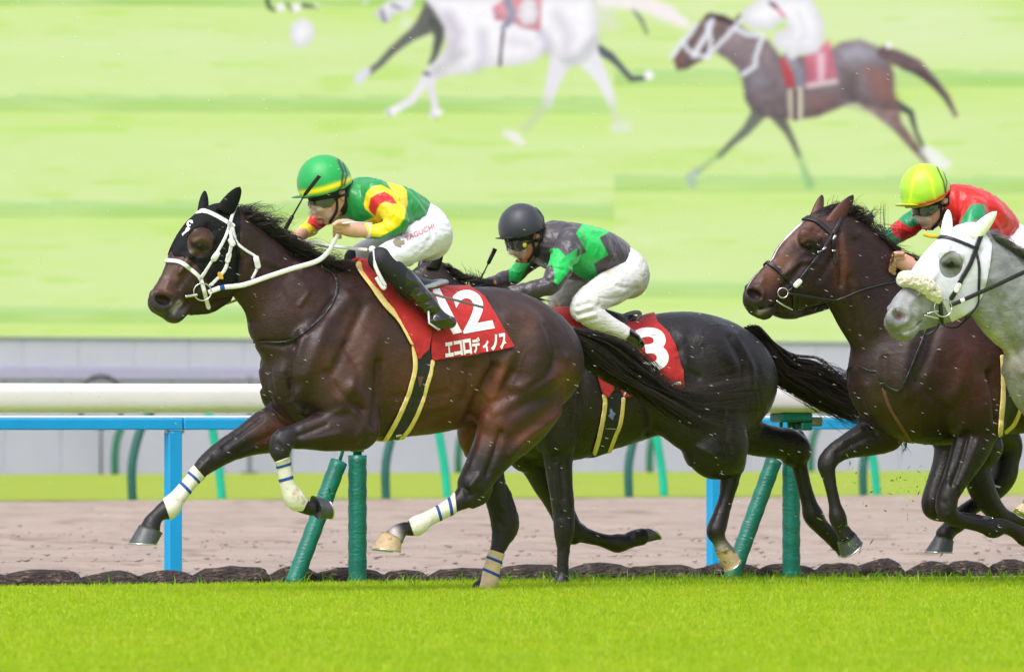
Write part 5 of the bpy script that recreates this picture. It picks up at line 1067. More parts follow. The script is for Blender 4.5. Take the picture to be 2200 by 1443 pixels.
G_, Y_, R_ = (0, 132, 62), (232, 206, 16), (200, 26, 30)
def A2(P): return [(x/3.52+600, y/3.52+310) for x, y in P]
J12 = dict(box=(600, 320, 1000, 730), skin=(202, 156, 138),
    jacket=[('c', [(766, 392, 736, 458), (799, 385, 772, 492), (836, 394, 806, 502), (870, 404, 842, 500), (898, 420, 872, 486), (912, 438, 896, 474)], 0, [1.25, 1.45, 1.45, 1.35, 1.35, 1.3], .03),
            ('c', [(806, 418, 30), (830, 440, 28), (852, 470, 24), (850, 482, 21), (826, 492, 18), (806, 496, 16), (790, 496, 14)], [.13, .18, .23, .23, .21, .185, .165], 1.0, .012),
            ('c', [(748, 428, 28), (714, 452, 20), (684, 474, 17), (662, 494, 15), (644, 506, 13)], [-.13, -.19, -.23, -.21, -.17], 1.0, .02)],
    jacket_sculpt=[([(776, 470), (800, 480), (830, 500)], 6, -4, 'n', .03), ([(800, 440), (815, 470)], 6, -4, 'n', .12), ([(836, 452), (842, 470)], 5, 4, 'n', .12), ([(846, 470), (856, 488)], 5, -3, 'n', .12), ([(822, 480), (830, 496)], 4, -4, 'n', .12), ([(770, 400), (784, 430)], 8, -4, 'n'), ([(862, 420), (872, 470)], 7, 4, 'n'), ([(880, 430), (892, 470)], 6, -4, 'n')],
    jacket_col=G_, jacket_paint=[(('poly', A2([(640, 450), (655, 370), (705, 318), (770, 308), (845, 345), (890, 430), (925, 540), (915, 610), (850, 655), (760, 700), (600, 700), (620, 590), (725, 550), (650, 490)])), 1, Y_, 1, 'n', .08),
        (('poly', A2([(795, 262), (900, 285), (962, 345), (972, 440), (945, 560), (905, 620), (870, 600), (880, 430), (860, 360)])), 1, Y_, 1, 'n'), (('poly', A2([(676, 480), (690, 405), (740, 372), (800, 358), (855, 392), (892, 450), (850, 450), (800, 436), (758, 456), (738, 495), (728, 545), (690, 515)])), 1, R_, 1, 'n', .08),
        (('poly', A2([(0, 560), (210, 540), (420, 640), (200, 900), (0, 900)])), 1, Y_, 1, 'f', None, -.06), (('poly', A2([(240, 520), (400, 560), (330, 680), (290, 650), (210, 590)])), 1, R_, 1, 'f', None, -.06)],
    breeches=[('c', [(900, 428, 896, 500), (926, 442, 900, 528), (948, 478, 900, 548), (946, 522, 890, 540)], 0, [1.35, 1.4, 1.35, 1.2], .03),
              ('c', [(925, 502, 44), (896, 520, 40), (862, 540, 36), (836, 552, 31), (824, 562, 27)], [.09, .14, .20, .235, .24], 1.0, .02), ('c', [(920, 500, 42), (860, 524, 36), (810, 536, 32), (782, 546, 28), (770, 556, 25)], [-.09, -.16, -.22, -.24, -.24], 1.0, .02)],
    breeches_sculpt=[([(860, 570), (900, 560), (935, 530)], 5, -3, 'n'), ([(900, 470), (930, 480), (950, 500)], 4, -3, 'n'), ([(830, 530), (845, 560)], 4, -3, 'n'), ([(842, 536), (856, 574)], 4, 3, 'n'), ([(884, 500), (920, 516)], 5, -2.5, 'n')],
    socks=[('c', [(818, 558, 28), (838, 576, 27), (862, 598, 25), (880, 616, 24)], [.245, .255, .26, .265], 1.0, .01), ('c', [(764, 556, 25), (776, 580, 24), (800, 600, 22)], [-.245, -.25, -.25], 1, .01)],
    boots=[('c', [(866, 598, 25), (890, 624, 24), (914, 650, 22), (932, 672, 19), (942, 684, 19)], [.262, .268, .27, .27, .27], 1.0, .01), ('c', [(936, 688, 18), (952, 690, 17), (968, 692, 13)], [.285, .29, .29], .8, .015), ('c', [(800, 600, 22), (850, 640, 20), (880, 680, 18), (905, 690, 15)], -.25, 1, .01)],
    boots_sculpt=[([(890, 640), (912, 630)], 4, 5, 'n'), ([(900, 655), (926, 645)], 4, -5, 'n'), ([(912, 668), (938, 656)], 4, 5, 'n'), ([(922, 682), (946, 668)], 3, -5, 'n'), ([(884, 616), (900, 614)], 4, -4, 'n'), ([(934, 690), (966, 684)], 3, 3, 'n')],
    head=[('b', 706, 402, 46, 44, 0, .078, 0, .02), ('b', 697, 436, 28, 28, 0, .062, -30, .02), ('b', 704, 460, 19, 18, 0, .046, 30, .02), ('b', 704, 475, 9, 8, 0, .022, 0, .015), ('b', 672, 457, 6, 6, 0, .014, 40, .010), ('b', 686, 472, 6, 5, 0, .020, 40, .008), ('c', [(716, 436, 27), (745, 428, 30), (772, 426, 34)], 0, 1.05, .03),
          ('b', 737, 420, 7, 11, .078, .012, 0, .006), ('b', 735, 418, 7, 11, -.078, .012, 0, .006), ('bs', 738, 421, 3, 5, .092, .008, 0, .004), ('b', 676, 450, 4.5, 11, 0, .010, 25, .008), ('b', 688, 478, 5, 3, 0, .018, 20, .004), ('bs', 685, 472, 4, 1.4, 0, .022, 20, .003), ('b', 693, 447, 12, 5, .035, .012, -20, .01)],
    facepaint=[([(736, 400), (748, 440)], 14, (24, 20, 20), .0, 'm'), ([(685, 478), (692, 475)], 4.5, (170, 84, 78), .8, 'm'), ([(683, 472), (693, 470)], 2, (90, 40, 36), .8, 'm'), ([(660, 462)], 4, (160, 96, 76), .6, 'm'), ([(700, 455)], 14, (222, 140, 118), .5, 'm')],  # lip, mouth and cheek tints; nostril shade painted under the nose
    hands=[('c', [(800, 497, 13), (784, 497, 13), (766, 494, 17), (748, 491, 17), (738, 490, 14)], [.175, .168, .158, .155, .152], [.9, .9, .8, .8, .8], .008)]+
          [('c', [(746, y, 5.2), (729, y-1, 4.8), (719, y+3, 4.5), (721, y+9, 4.2), (731, y+11, 3.8)], [w_, w_+.004, w_+.002, w_-.006, w_-.012], 1.0, .0015) for y, w_ in ((479, .180), (486, .166), (493, .152), (499, .138))]+
          [('c', [(764, 484, 8), (748, 477, 6.5), (734, 476, 5.5), (724, 480, 4.8)], [.16, .14, .125, .12], 1, .004), ('c', [(650, 502, 13), (638, 510, 14), (628, 517, 13)], [-.17, -.155, -.14], 1, .008)]+
          [('c', [(630, 510+i*4, 5.5), (618, 512+i*4, 5), (612, 518+i*4, 4.6), (620, 524+i*2, 4.2)], [-.11-.015*i]*4, 1, .003) for i in range(4)],
    helmet=[('b', 697, 393, 50, 59, 0, .118, -10, .01)], helmet_col=(0, 148, 70),
    dome=[(634, 426), (600, 300), (800, 300), (758, 390), (740, 404), (700, 417), (660, 426)],
    helmet_paint=[([(630, 415), (660, 414), (700, 405), (735, 393), (760, 380)], 5.5, (236, 222, 20), 1, 'm'), ([(630, 415), (660, 414), (700, 405), (735, 393), (760, 380)], 3.5, (236, 222, 20), 1, 'm'),
        ([(726, 345), (736, 370), (733, 400), (724, 412)], 2.6, (10, 10, 12), 1, 'm'), ([(736, 352), (744, 375), (738, 398)], 2.2, (10, 10, 12), 1, 'm')])
PJ12, RJ12 = rider(F12, 'jockey in green silks with yellow sleeves and green helmet riding horse number 12', J12)
def headgear(fr, P_, R, J, hood_poly, lens_poly, visor_poly, strap_pts, brim, brim_m, chin):
    s = R['body']; q, m_ = s.sel('m')
    if hood_poly: s.shell(inpoly(q, hood_poly), .006, 'hood', M_blackfab, P_, thick=.006)
    gg, _ = s.shell(inpoly(q, lens_poly), .012, 'goggles', M_lens, P_, thick=.012)
    strap(s, strap_pts, 5, 'goggle_strap', M_blackfab, gg, off=.010); 
    if visor_poly: s.shell(inpoly(q, visor_poly), .009, 'visor', M_visor, P_, thick=.001)
    if brim:
        m = MB(); c = fr.P(brim[0], brim[1], 0); M = Matrix.Rotation(rad(brim[5]), 3, 'Y'); m.ell(c, (brim[2], brim[3], brim[4]), 20, 8, M); m.obj('brim', brim_m, P_, True)
    if chin: strap(s, chin, 4, 'chin_strap', M_blackfab, P_, off=.010)
M_brimgreen = mat('brim_green', (0, 112, 54), .5); 
headgear(F12, PJ12, RJ12, J12, [(640, 400), (760, 380), (790, 420), (770, 462), (742, 470), (731, 452), (740, 436), (742, 408), (728, 410), (724, 430), (715, 432), (660, 442), (650, 438)], A2([(200, 430), (300, 425), (400, 405), (415, 430), (390, 465), (330, 480), (260, 455), (215, 450)]), A2([(190, 440), (330, 470), (390, 480), (396, 540), (330, 560), (250, 550), (210, 500)]), [(712, 428), (735, 420), (760, 410)], (652, 422, .045, .085, .006, -8), M_brimgreen, [(722, 420), (722, 450), (708, 476)])
def cuff(fr, x, y, w, r, parent, m_=M_strapW, ang=0.0):
    m = MB(); a = fr.P(x, y, w); d = Vector((math.cos(ang), 0, -math.sin(ang)))*.009; m.tube([Vector(a)-d, Vector(a)+d], r, 18); m.obj('cuff', m_, parent, True)
cuff(F12, 789, 496, .166, .0375, PJ12, ang=.1)
for fr_, x_, y_, p_ in ((F12, 701, 336, PJ12),):
    mb = MB(); mb.ell(fr_.P(x_, y_, 0), (.009, .009, .005), 10, 6); mb.obj('button', bpy.data.materials['helmet_cloth_green'] if 'helmet_cloth_green' in bpy.data.materials else mat('helmet_cloth_green', (0, 130, 60), .6), p_, True)
print_text('TAGUCHI', ((872, 519), (933, 490), (869, 509), (930, 480)), RJ12['breeches'], 'lettering', mat('red_print', (200, 104, 114), .6), RJ12['breeches_o'], .01, off=.003)
print_text('H.', ((862, 508), (876, 502), (860, 499), (874, 493)), RJ12['breeches'], 'lettering', bpy.data.materials['red_print'], RJ12['breeches_o'], .01, off=.003)
print_poly([(843, 520), (850, 514), (858, 512), (862, 518), (868, 516), (869, 524), (861, 527), (862, 532), (854, 530), (848, 528)], RJ12['breeches'], 'emblem', mat('grey_print', (130, 120, 104), .6), RJ12['breeches_o'], off=.003)
def whip(fr, a, b, c, d, label, flapw=.012):
    e = thing('whip', fr, label, 'riding whip', 'riding whips'); A_, B_, C_, D_ = [Vector(fr.P(*p)) for p in (a, b, c, d)]
    m = MB(); m.tube([A_, B_], [.011, .009], 10); m.obj('handle', M_strapB, e, True); m = MB(); m.tube([B_, C_], [.0045, .0035], 8); m.obj('shaft', M_strapB, e, True)
    m = MB(); m.tube([C_, C_.lerp(D_, .1), D_], [.004, flapw*.8, flapw], 8, flat=(.25, (0, 1, 0))); m.obj('flap', M_strapB, e, True); return e
whip(F12, (612, 494, -.10), (628, 465, -.03), (653, 421, .08), (686, 378, .17), 'black riding whip held upright before the green helmet')
# ---- horse number three
F3 = Frame(39.15)
H3 = thing('racehorse', F3, 'near black horse with the red number 3 cloth behind the leading horse', 'horse', 'racehorses galloping')
B = Body(F3, F3.P(830, 1290, 0)-[0, .40, 0], F3.P(1840, 500, 0)+[0, .40, 0], 0.0072)
B.chain([(1096, 730, 1096, 930), (1130, 700, 1120, 968), (1168, 678, 1160, 985), (1215, 668, 1210, 990), (1265, 674, 1265, 975), (1320, 688, 1320, 960), (1380, 686, 1385, 940), (1436, 672, 1430, 935), (1486, 670, 1476, 948), (1530, 682, 1520, 950), (1564, 710, 1558, 930), (1584, 756, 1580, 892)],
        sy=[.85, .74, .62, .60, .64, .70, .74, .80, .84, .90, 1.0, 1.0], k=.03)
B.chain([(928, 562, 926, 660), (965, 590, 950, 690), (1010, 615, 985, 740), (1070, 640, 1020, 800), (1140, 664, 1070, 860)], sy=[.6, .56, .54, .54, .56], k=.035)
B.chain([(768, 700, 790, 745), (800, 672, 830, 735), (840, 630, 880, 720), (880, 585, 925, 690), (915, 566, 940, 650)], sy=[.7, .5, .48, .5, .56], k=.02)
B.chain([(1180, 800, 80), (1195, 880, 66), (1197, 940, 46)], w=[.15, .165, .15], sy=[.55, .6, .8], k=.03)
B.chain([(1163, 965, 1234, 975), (1170, 1000, 1231, 1004), (1176, 1038, 1231, 1038), (1184, 1080, 1234, 1080), (1188, 1112, 1235, 1112), (1190, 1140, 1233, 1142), (1195, 1168, 1226, 1168)], w=.14, sy=[.8, .85, .9, .95, 1, 1.05, 1], k=.012)
B.chain([(1211, 1180, 13.5), (1209, 1205, 12.5), (1209, 1235, 13.5), (1206, 1252, 18), (1200, 1262, 16)], w=.14, k=.008)
B.chain([(1110, 920, 66), (1130, 970, 44)], w=-.12, sy=.75, k=.03)
B.chain([(1098, 985, 1172, 950), (1120, 1008, 1190, 985), (1142, 1040, 1210, 1030), (1165, 1075, 1222, 1064), (1182, 1104, 1236, 1098), (1196, 1134, 1248, 1124), (1210, 1158, 1252, 1130)], w=-.135, sy=.9, k=.012)
B.chain([(1236, 1140, 22), (1256, 1149, 17), (1284, 1157, 14.5), (1310, 1164, 16.5), (1328, 1166, 20), (1344, 1163, 17), (1362, 1156, 18), (1378, 1152, 18)], w=-.135, k=.008)
# near hind
B.chain([(1520, 790, 100), (1520, 870, 88), (1535, 920, 72)], w=[.12, .14, .14], sy=[.72, .66, .7], k=.03)
B.chain([(1440, 860, 72), (1480, 905, 62), (1530, 955, 46)], w=[.10, .13, .13], sy=[.8, .8, .8], k=.03)
B.chain([(1458, 962, 1614, 940), (1500, 984, 1606, 965), (1534, 996, 1602, 980), (1549, 1014, 1594, 1004), (1548, 1034, 1587, 1026)], w=[.14, .14, .135, .13, .13], sy=[.72, .8, .88, .95, 1], k=.014)
B.chain([(1567, 1036, 20), (1561, 1066, 16), (1552, 1096, 17), (1542, 1128, 20), (1538, 1142, 20), (1545, 1160, 15), (1553, 1176, 17), (1562, 1188, 18)], w=.13, k=.008)
B.chain([(1592, 984, 12), (1588, 1004, 12)], w=.13, k=.015)
# far hind
B.chain([(1570, 860, 72), (1592, 920, 50)], w=[-.1, -.14], sy=.72, k=.03)
B.chain([(1600, 888, 1590, 972), (1636, 906, 1626, 980), (1672, 917, 1664, 984), (1700, 920, 1686, 990), (1724, 934, 1692, 1000)], w=-.14, sy=[.8, .85, .9, .95, .95], k=.014)
B.chain([(1711, 968, 21), (1718, 1000, 17), (1727, 1040, 15.5), (1738, 1080, 16.5), (1747, 1106, 22), (1760, 1126, 18), (1776, 1142, 17), (1792, 1156, 18), (1804, 1166, 20)], w=-.14, k=.008)
B.chain([(1718, 934, 10), (1722, 946, 12)], w=-.14, k=.012)
B.chain([(1572, 722, 22), (1620, 752, 15), (1668, 768, 12)], k=.03)
S3 = Skin(B); S3.gain = 1.7; S3.relief(1.2, 26, 60, 2.5, 4); S3.relief(.8, 60, 40, 3.0, 9); S3.veins(2.2, 8, 2)
S3.sculpt([([(1470, 720), (1530, 740), (1570, 790)], 20, 7, 'm', .08), ([(1455, 755), (1466, 790), (1500, 810)], 8, -7, 'm', .1), ([(1580, 720), (1612, 780), (1616, 830)], 7, 5, 'm', .02), ([(1566, 726), (1594, 780), (1598, 830)], 7, -6, 'm', .03), ([(1250, 800), (1250, 870), (1240, 930)], 10, -8, 'm', .1), ([(1220, 760), (1200, 860)], 20, 7, 'm', .1),
    ([(1390, 860), (1400, 900), (1396, 930)], 10, -12, 'm', .08), ([(1500, 960), (1550, 985)], 8, 5, 'n'), ([(1205, 1000), (1210, 1070)], 5, -4, 'n'), ([(1194, 1000), (1200, 1080)], 6, 3, 'n'), ([(1570, 880), (1560, 940), (1570, 970)], 8, -7, 'n'), ([(1206, 1120), (1215, 1140)], 6, 3, 'n')])
S3.C[:] = lin((26, 22, 25)); S3.paint([([(1200, 860), (1180, 760)], 60, (52, 34, 30), .6, 'm'), ([(1350, 880), (1420, 880)], 50, (46, 34, 30), .6, 'm'), ([(1550, 1180), (1570, 1200)], 16, (190, 180, 170), .9, 'n'), ([(940, 590), (930, 620)], 40, (52, 36, 34), .7, 'm')])
S3.obj('body', M_coatblk, H3)
hoof(F3, (1538, 1186), (1572, 1172), (1560, 1226), (1588, 1200), .13, M_hooflt, H3); hoof(F3, (1376, 1168), (1362, 1138), (1416, 1158), (1392, 1134), -.135, M_hoof, H3); hoof(F3, (1188, 1262), (1216, 1266), (1180, 1276), (1216, 1278), .14, M_hoof, H3); hoof(F3, (1788, 1170), (1814, 1156), (1804, 1194), (1836, 1172), -.14, M_hoof, H3)
ear(S3, (916, 575), (944, 580), (950, 533), .05, .07, .013, 'ear', M_coatblk, H3); ear(S3, (898, 572), (922, 566), (915, 535), -.05, -.07, .013, 'ear', M_coatblk, H3)
eyeball(S3, 884, 640, .018, H3)
hair(F3, [[(930, 562, 0), (944, 566, 0), (960, 580, 0)], [(955, 580, 0), (972, 578, .02), (990, 592, .03)], [(985, 600, 0), (1010, 598, .02), (1035, 606, .03)], [(1040, 625, 0), (1080, 622, .02), (1120, 634, .03)], [(1110, 650, 0), (1140, 640, .02), (1180, 650, .03)]], 700, 'mane', M_hair, H3, r=.0015, jit=.008, wj=.02)
hair(F3, [[(1000, 616, 0), (1004, 590, 0), (1000, 565, 0)], [(1030, 616, 0), (1022, 590, .0), (1000, 572, .0)], [(1036, 616, 0), (1030, 600, 0), (1046, 580, 0)]], 16, 'mane', M_hair, H3, r=.0016, jit=.008, wj=.02, locks=False)
hair(F3, [[(1612, 700, 0), (1680, 764, 0), (1740, 776, 0), (1776, 800, 0), (1824, 832, 0), (1858, 858, 0)], [(1622, 712, 0), (1680, 780, .02), (1736, 800, .02), (1780, 832, 0), (1826, 856, 0), (1866, 880, 0)],
          [(1632, 730, 0), (1680, 800, .03), (1736, 826, .02), (1776, 858, 0), (1830, 884, 0), (1870, 900, 0)], [(1638, 750, 0), (1660, 810, .03), (1716, 846, .02), (1766, 876, 0), (1820, 902, 0), (1860, 912, 0)]], 1500, 'tail', M_hair, H3, r=.0017, seg=14, jit=.022, wj=.03, fly=.06)
sad = empty('saddle'); sad.parent = H3; q, mm = S3.sel('m')
cl3, cls3 = S3.shell(inpoly(q, [(1325, 660), (1400, 650), (1412, 694), (1436, 716), (1450, 742), (1460, 772), (1466, 800), (1470, 838), (1430, 842), (1392, 846), (1339, 853), (1332, 838), (1330, 760)]), .012, 'number_cloth', M_redcloth, sad, thick=.009)
S3.shell(inpoly(q, [(1186, 650), (1290, 650), (1310, 740), (1316, 812), (1314, 836), (1302, 853), (1291, 842), (1280, 800), (1240, 740), (1196, 692)]), .022, 'saddle_flap', M_redcloth, sad, thick=.014)
S3.shell(inpoly(q, [(1240, 650), (1345, 655), (1350, 690), (1330, 712), (1290, 730), (1256, 700)]), .034, 'seat', M_saddle, sad, thick=.02)
for p in ([(1296, 850), (1298, 866), (1293, 902), (1285, 939), (1276, 970)], [(1337, 856), (1335, 880), (1330, 910), (1320, 934), (1308, 966)]): strap(S3, p, 8, 'girth_edge', M_yellowpad, sad, off=.012)
gi, gis = S3.shell(inpoly(q, [(1296, 838), (1336, 845), (1334, 880), (1328, 910), (1318, 934), (1300, 985), (1270, 985), (1288, 939), (1296, 902), (1300, 866)]), .010, 'girth', M_purple, sad, thick=.008)
print_poly([(1309, 880), (1313, 876), (1317, 884), (1323, 888), (1319, 893), (1316, 902), (1311, 898), (1306, 892), (1310, 888)], gis, 'emblem', mat('pale_blue_print', (120, 126, 190), .6), gi)
strap(S3, [(1297, 918), (1324, 919)], 1.6, 'buckle', M_ring, sad, side='n', off=.014)
m = MB(); m.tube([F3.P(1346+31*math.cos(a)*.94+9*math.sin(a)*.3, 687-11*math.cos(a)-12*math.sin(a), .05) for a in np.linspace(0, 2*math.pi, 26)], .011, 10); m.obj('cantle', mat('saddle_grey', (112, 116, 124), .45), sad, True)
m = MB(); m.ell(F3.P(1346, 688, .03), (.055, .05, .022), 16, 8, Matrix.Rotation(rad(-20), 3, 'Y')); m.obj('pommel', M_saddle, sad, True)
print_text('3', ((1374, 800), (1440, 794), (1362, 705), (1428, 702)), cls3, 'numeral', M_print, cl3, .035)
print_text('テ', ((1336, 850), (1352, 849), (1336, 824), (1352, 823)), cls3, 'letter', M_print, cl3, .05); print_text('ィ', ((1355, 848), (1372, 846), (1355, 824), (1372, 822)), cls3, 'letter', M_print, cl3, .05)
print_text('ー', ((1377, 838), (1396, 836), (1377, 833), (1396, 831)), cls3, 'letter', M_print, cl3, .03); print_text('ー', ((1444, 828), (1463, 826), (1444, 821), (1462, 819)), cls3, 'letter', M_print, cl3, .03)
ribbon(F3, [(800, 700, .07), (900, 660, .12), (980, 630, .14), (1040, 612, .13)], .006, .003, 'rein', M_strapB, H3)
def A6(P): return [(x/4.3727+980, y/4.3727+410) for x, y in P]
BK, GN = (58, 52, 60), (14, 184, 84)
J3 = dict(box=(1000, 425, 1400, 760), skin=(186, 120, 92),
    jacket=[('c', [(1184, 486, 1152, 556), (1210, 480, 1176, 574), (1250, 483, 1208, 590), (1290, 492, 1246, 600), (1326, 512, 1286, 600), (1346, 530, 1322, 572)], 0, [1.25, 1.45, 1.45, 1.3, 1.2, 1.2], .03),
            ('c', [(1226, 520, 30), (1212, 555, 28), (1194, 592, 25), (1180, 612, 22), (1150, 620, 19), (1124, 626, 16), (1100, 632, 14)], [.14, .19, .22, .22, .20, .18, .16], 1.0, .012),
            ('c', [(1160, 540, 26), (1126, 570, 21), (1104, 592, 18), (1078, 603, 16), (1050, 610, 14)], [-.12, -.17, -.20, -.18, -.15], 1.0, .02)],
    jacket_sculpt=[([(1200, 560), (1225, 545), (1240, 535)], 5, 4, 'n', .1), ([(1185, 575), (1210, 580)], 4, -4, 'n', .12), ([(1230, 570), (1260, 590), (1290, 595)], 6, -4, 'n'), ([(1160, 606), (1190, 600)], 4, -4, 'n', .1), ([(1176, 596), (1196, 610)], 4, 4, 'n', .1), ([(1300, 510), (1320, 560)], 6, 3, 'n')],
    jacket_col=BK, jacket_paint=[(('poly', A6([(1190, 300), (1460, 375), (1345, 437), (1430, 600), (1293, 687), (1338, 820), (1250, 860), (1130, 790), (1060, 720), (1075, 650), (1225, 575), (1127, 400)])), 1, GN, 1, 'n'), (('poly', A6([(885, 540), (960, 540), (1030, 615), (1145, 540), (1130, 620), (1060, 760), (960, 880), (920, 860), (925, 770), (900, 690), (820, 730), (850, 640)])), 1, GN, 1, 'n', .10),
        (('poly', A6([(500, 580), (700, 660), (600, 850), (500, 850), (495, 690)])), 1, GN, 1, 'f', None, -.05)],
    breeches=[('c', [(1334, 524, 1300, 596), (1356, 536, 1310, 626), (1374, 560, 1316, 632)], 0, [1.35, 1.4, 1.3], .03),
              ('c', [(1345, 595, 42), (1318, 615, 38), (1286, 634, 35), (1260, 652, 32), (1252, 664, 28)], [.09, .15, .20, .235, .24], 1.0, .02), ('c', [(1262, 672, 27), (1284, 686, 24), (1310, 700, 21), (1340, 716, 17)], [.25, .262, .27, .28], 1.0, .012),
              ('c', [(1330, 590, 40), (1270, 604, 34), (1225, 624, 30), (1204, 642, 28)], [-.09, -.17, -.22, -.24], 1, .02), ('c', [(1204, 652, 26), (1214, 664, 22), (1240, 680, 20)], -.25, 1, .012)],
    breeches_sculpt=[([(1240, 650+i*9), (1262+i*4, 640+i*9)], 3, 3.5*(-1)**i, 'n') for i in range(6)]+[([(1300, 600), (1330, 615), (1370, 620)], 5, -3, 'n'), ([(1290, 640), (1330, 640), (1370, 620)], 4, -3, 'n'), ([(1190, 640), (1200, 660)], 3, -4, 'f'), ([(1330, 550), (1370, 590)], 5, -3, 'n')],
    breeches_col=(212, 210, 214), bm=M_breechdirty,
    boots=[('c', [(1332, 712, 17), (1348, 720, 16), (1362, 729, 15)], [.28, .285, .285], 1.0, .01), ('c', [(1360, 732, 14), (1374, 738, 12)], .285, .8, .012)],
    socks=[('c', [(1226, 676, 20), (1260, 700, 18), (1300, 715, 15)], -.25, 1, .01)],
    head=[('b', 1126, 496, 42, 40, 0, .078, 0, .02), ('b', 1120, 526, 25, 25, 0, .062, -30, .02), ('b', 1127, 546, 17, 16, 0, .046, 30, .02), ('b', 1128, 559, 8, 7, 0, .022, 0, .015), ('b', 1099, 542, 5.5, 5.5, 0, .014, 40, .010), ('c', [(1140, 526, 25), (1165, 520, 28), (1190, 518, 32)], 0, 1.05, .03), ('b', 1156, 508, 6, 10, .078, .012, 0, .006), ('b', 1154, 508, 6, 10, -.078, .012, 0, .006), ('bs', 1157, 509, 3, 5, .092, .008, 0, .004), ('b', 1103, 535, 4.5, 10, 0, .010, 25, .008), ('b', 1113, 561, 5, 3, 0, .018, 20, .004)],
    hands=[('c', [(1106, 631, 13), (1090, 632, 14), (1078, 632, 13)], [.165, .155, .15], .9, .008)]+[('c', [(1080, 624+i*4, 5), (1068, 626+i*4, 5), (1064, 633+i*3, 4.5), (1072, 638+i*2, 4)], [.16-.015*i]*4, 1, .003) for i in range(4)]+[('c', [(1056, 609, 12), (1042, 611, 13), (1032, 613, 12)], -.145, 1, .008)]+[('c', [(1036, 604+i*4, 5), (1022, 606+i*4, 5), (1018, 612+i*3, 4.5), (1026, 617+i*2, 4)], [-.10-.015*i]*4, 1, .003) for i in range(4)],
    facepaint=[([(1108, 559), (1118, 557)], 4, (140, 66, 56), .8, 'm'), (('poly', [(1000, 590), (1110, 590), (1112, 660), (1000, 660)]), 2, (20, 20, 22), 1, 'n'), (('poly', [(1000, 590), (1062, 590), (1062, 660), (1000, 660)]), 2, (20, 20, 22), 1, 'f')],
    helmet=[('b', 1121, 489, 42, 51, 0, .110, -8, .01)], helmet_col=(36, 38, 50), dome=[(1070, 512), (1030, 400), (1220, 400), (1172, 486), (1156, 496), (1130, 508), (1090, 514)])
PJ3, RJ3 = rider(F3, 'jockey in black and green zigzag silks with plain dark helmet riding horse number 3', J3)
M_dkbrim = mat('brim_dark', (26, 28, 38), .5)
headgear(F3, PJ3, RJ3, J3, [(1085, 500), (1160, 480), (1195, 515), (1176, 560), (1158, 566), (1146, 548), (1150, 532), (1158, 522), (1160, 504), (1148, 500), (1142, 515), (1096, 520)], A6([(470, 480), (560, 460), (660, 480), (660, 530), (600, 560), (500, 540)]), A6([(450, 480), (660, 530), (650, 620), (560, 620), (480, 560)]), [(1130, 522), (1150, 516), (1172, 506)], (1086, 511, .036, .08, .006, -4), M_dkbrim, [(1140, 505), (1146, 535), (1134, 560)])
h_, n_ = RJ3['body'].hit(1126, 526); mb = MB(); mb.ell(F3.P(1112, 440, 0), (.009, .009, .006), 10, 6); mb.obj('button', M_dkbrim, PJ3, True); strap(RJ3['helmet'], [(1150, 448), (1163, 465), (1166, 486)], 3, 'seam', M_dkbrim, PJ3, off=.008)
m = MB(); m.ell(h_+n_*.016, (.012, .006, .013), 12, 6); m.obj('goggle_vent', mat('vent_yellow', (200, 180, 20), .5), PJ3, True)
whip(F3, (1024, 617, -.12), (1030, 604, -.12), (1048, 568, -.10), (1064, 534, -.08), 'black riding whip held over the neck of horse number 3', .013)

# ---- bay with a white blaze
FB = Frame(37.97)
HB = thing('racehorse', FB, 'reddish bay horse with a white blaze and black bridle at the right', 'horse', 'racehorses galloping')
B = Body(FB, FB.P(1575, 1250, 0)-[0, .40, 0], FB.P(2640, 405, 0)+[0, .40, 0], 0.0072)
B.chain([(1908, 776, 1912, 868), (1924, 708, 1932, 915), (1954, 645, 1966, 944), (1998, 588, 2015, 955), (2058, 566, 2080, 950), (2130, 590, 2150, 934), (2210, 612, 2220, 928), (2300, 614, 2300, 905), (2400, 614, 2390, 890), (2490, 650, 2484, 880), (2550, 710, 2545, 850)],
        sy=[.88, .84, .72, .60, .60, .64, .70, .74, .84, .95, 1.0], k=.03)
B.chain([(1798, 452, 1800, 606), (1838, 470, 1812, 655), (1880, 496, 1824, 695), (1925, 530, 1836, 735), (1970, 560, 1860, 780), (2010, 575, 1896, 830)], sy=[.62, .56, .54, .54, .56, .58], k=.035)
B.chain([(1612, 618, 1626, 666), (1618, 604, 1646, 676), (1624, 588, 1666, 664), (1646, 565, 1700, 654), (1667, 542, 1738, 652), (1680, 514, 1772, 646), (1706, 486, 1800, 622), (1742, 461, 1808, 590), (1778, 452, 1808, 550)], sy=[.82, .72, .56, .46, .44, .46, .46, .50, .56], k=.02)
B.chain([(1622, 664, 13), (1642, 674, 13), (1656, 664, 11)], sy=1.3, k=.012); B.blob(1614, 637, 18, 18, .040, .022, 60, .02); B.chain([(1664, 650, 1690, 662), (1710, 640, 1720, 655)], sy=.55, k=.02)
B.blob(1775, 604, 44, 40, .050, .026, 70, .03)
for s_ in (1, -1):
    B.blob(1737, 516, 28, 22, s_*.070, .028, 50, .02); B.blob(1744, 506, 22, 9, s_*.084, .016, 15, .02); B.blob(1706, 566, 34, 8, s_*.060, .016, 135, .02); B.blob(1621, 632, 16, 11, s_*.054, .030, 20, .006, sub=True)
    B.chain([(1672, 648, 2.5), (1654, 658, 3.5), (1634, 662, 3.5)], w=s_*.046, sy=3.0, k=.006, sub=True)
B.chain([(1905, 850, 66), (1890, 900, 48)], w=-.13, sy=.75, k=.03)   # far fore
B.chain([(1868, 888, 1930, 962), (1836, 915, 1890, 968), (1802, 940, 1840, 977), (1774, 962, 1810, 988), (1758, 988, 1796, 1002), (1762, 1014, 1794, 1014)], w=-.13, sy=[.85, .9, .95, 1, 1.05, 1], k=.012)
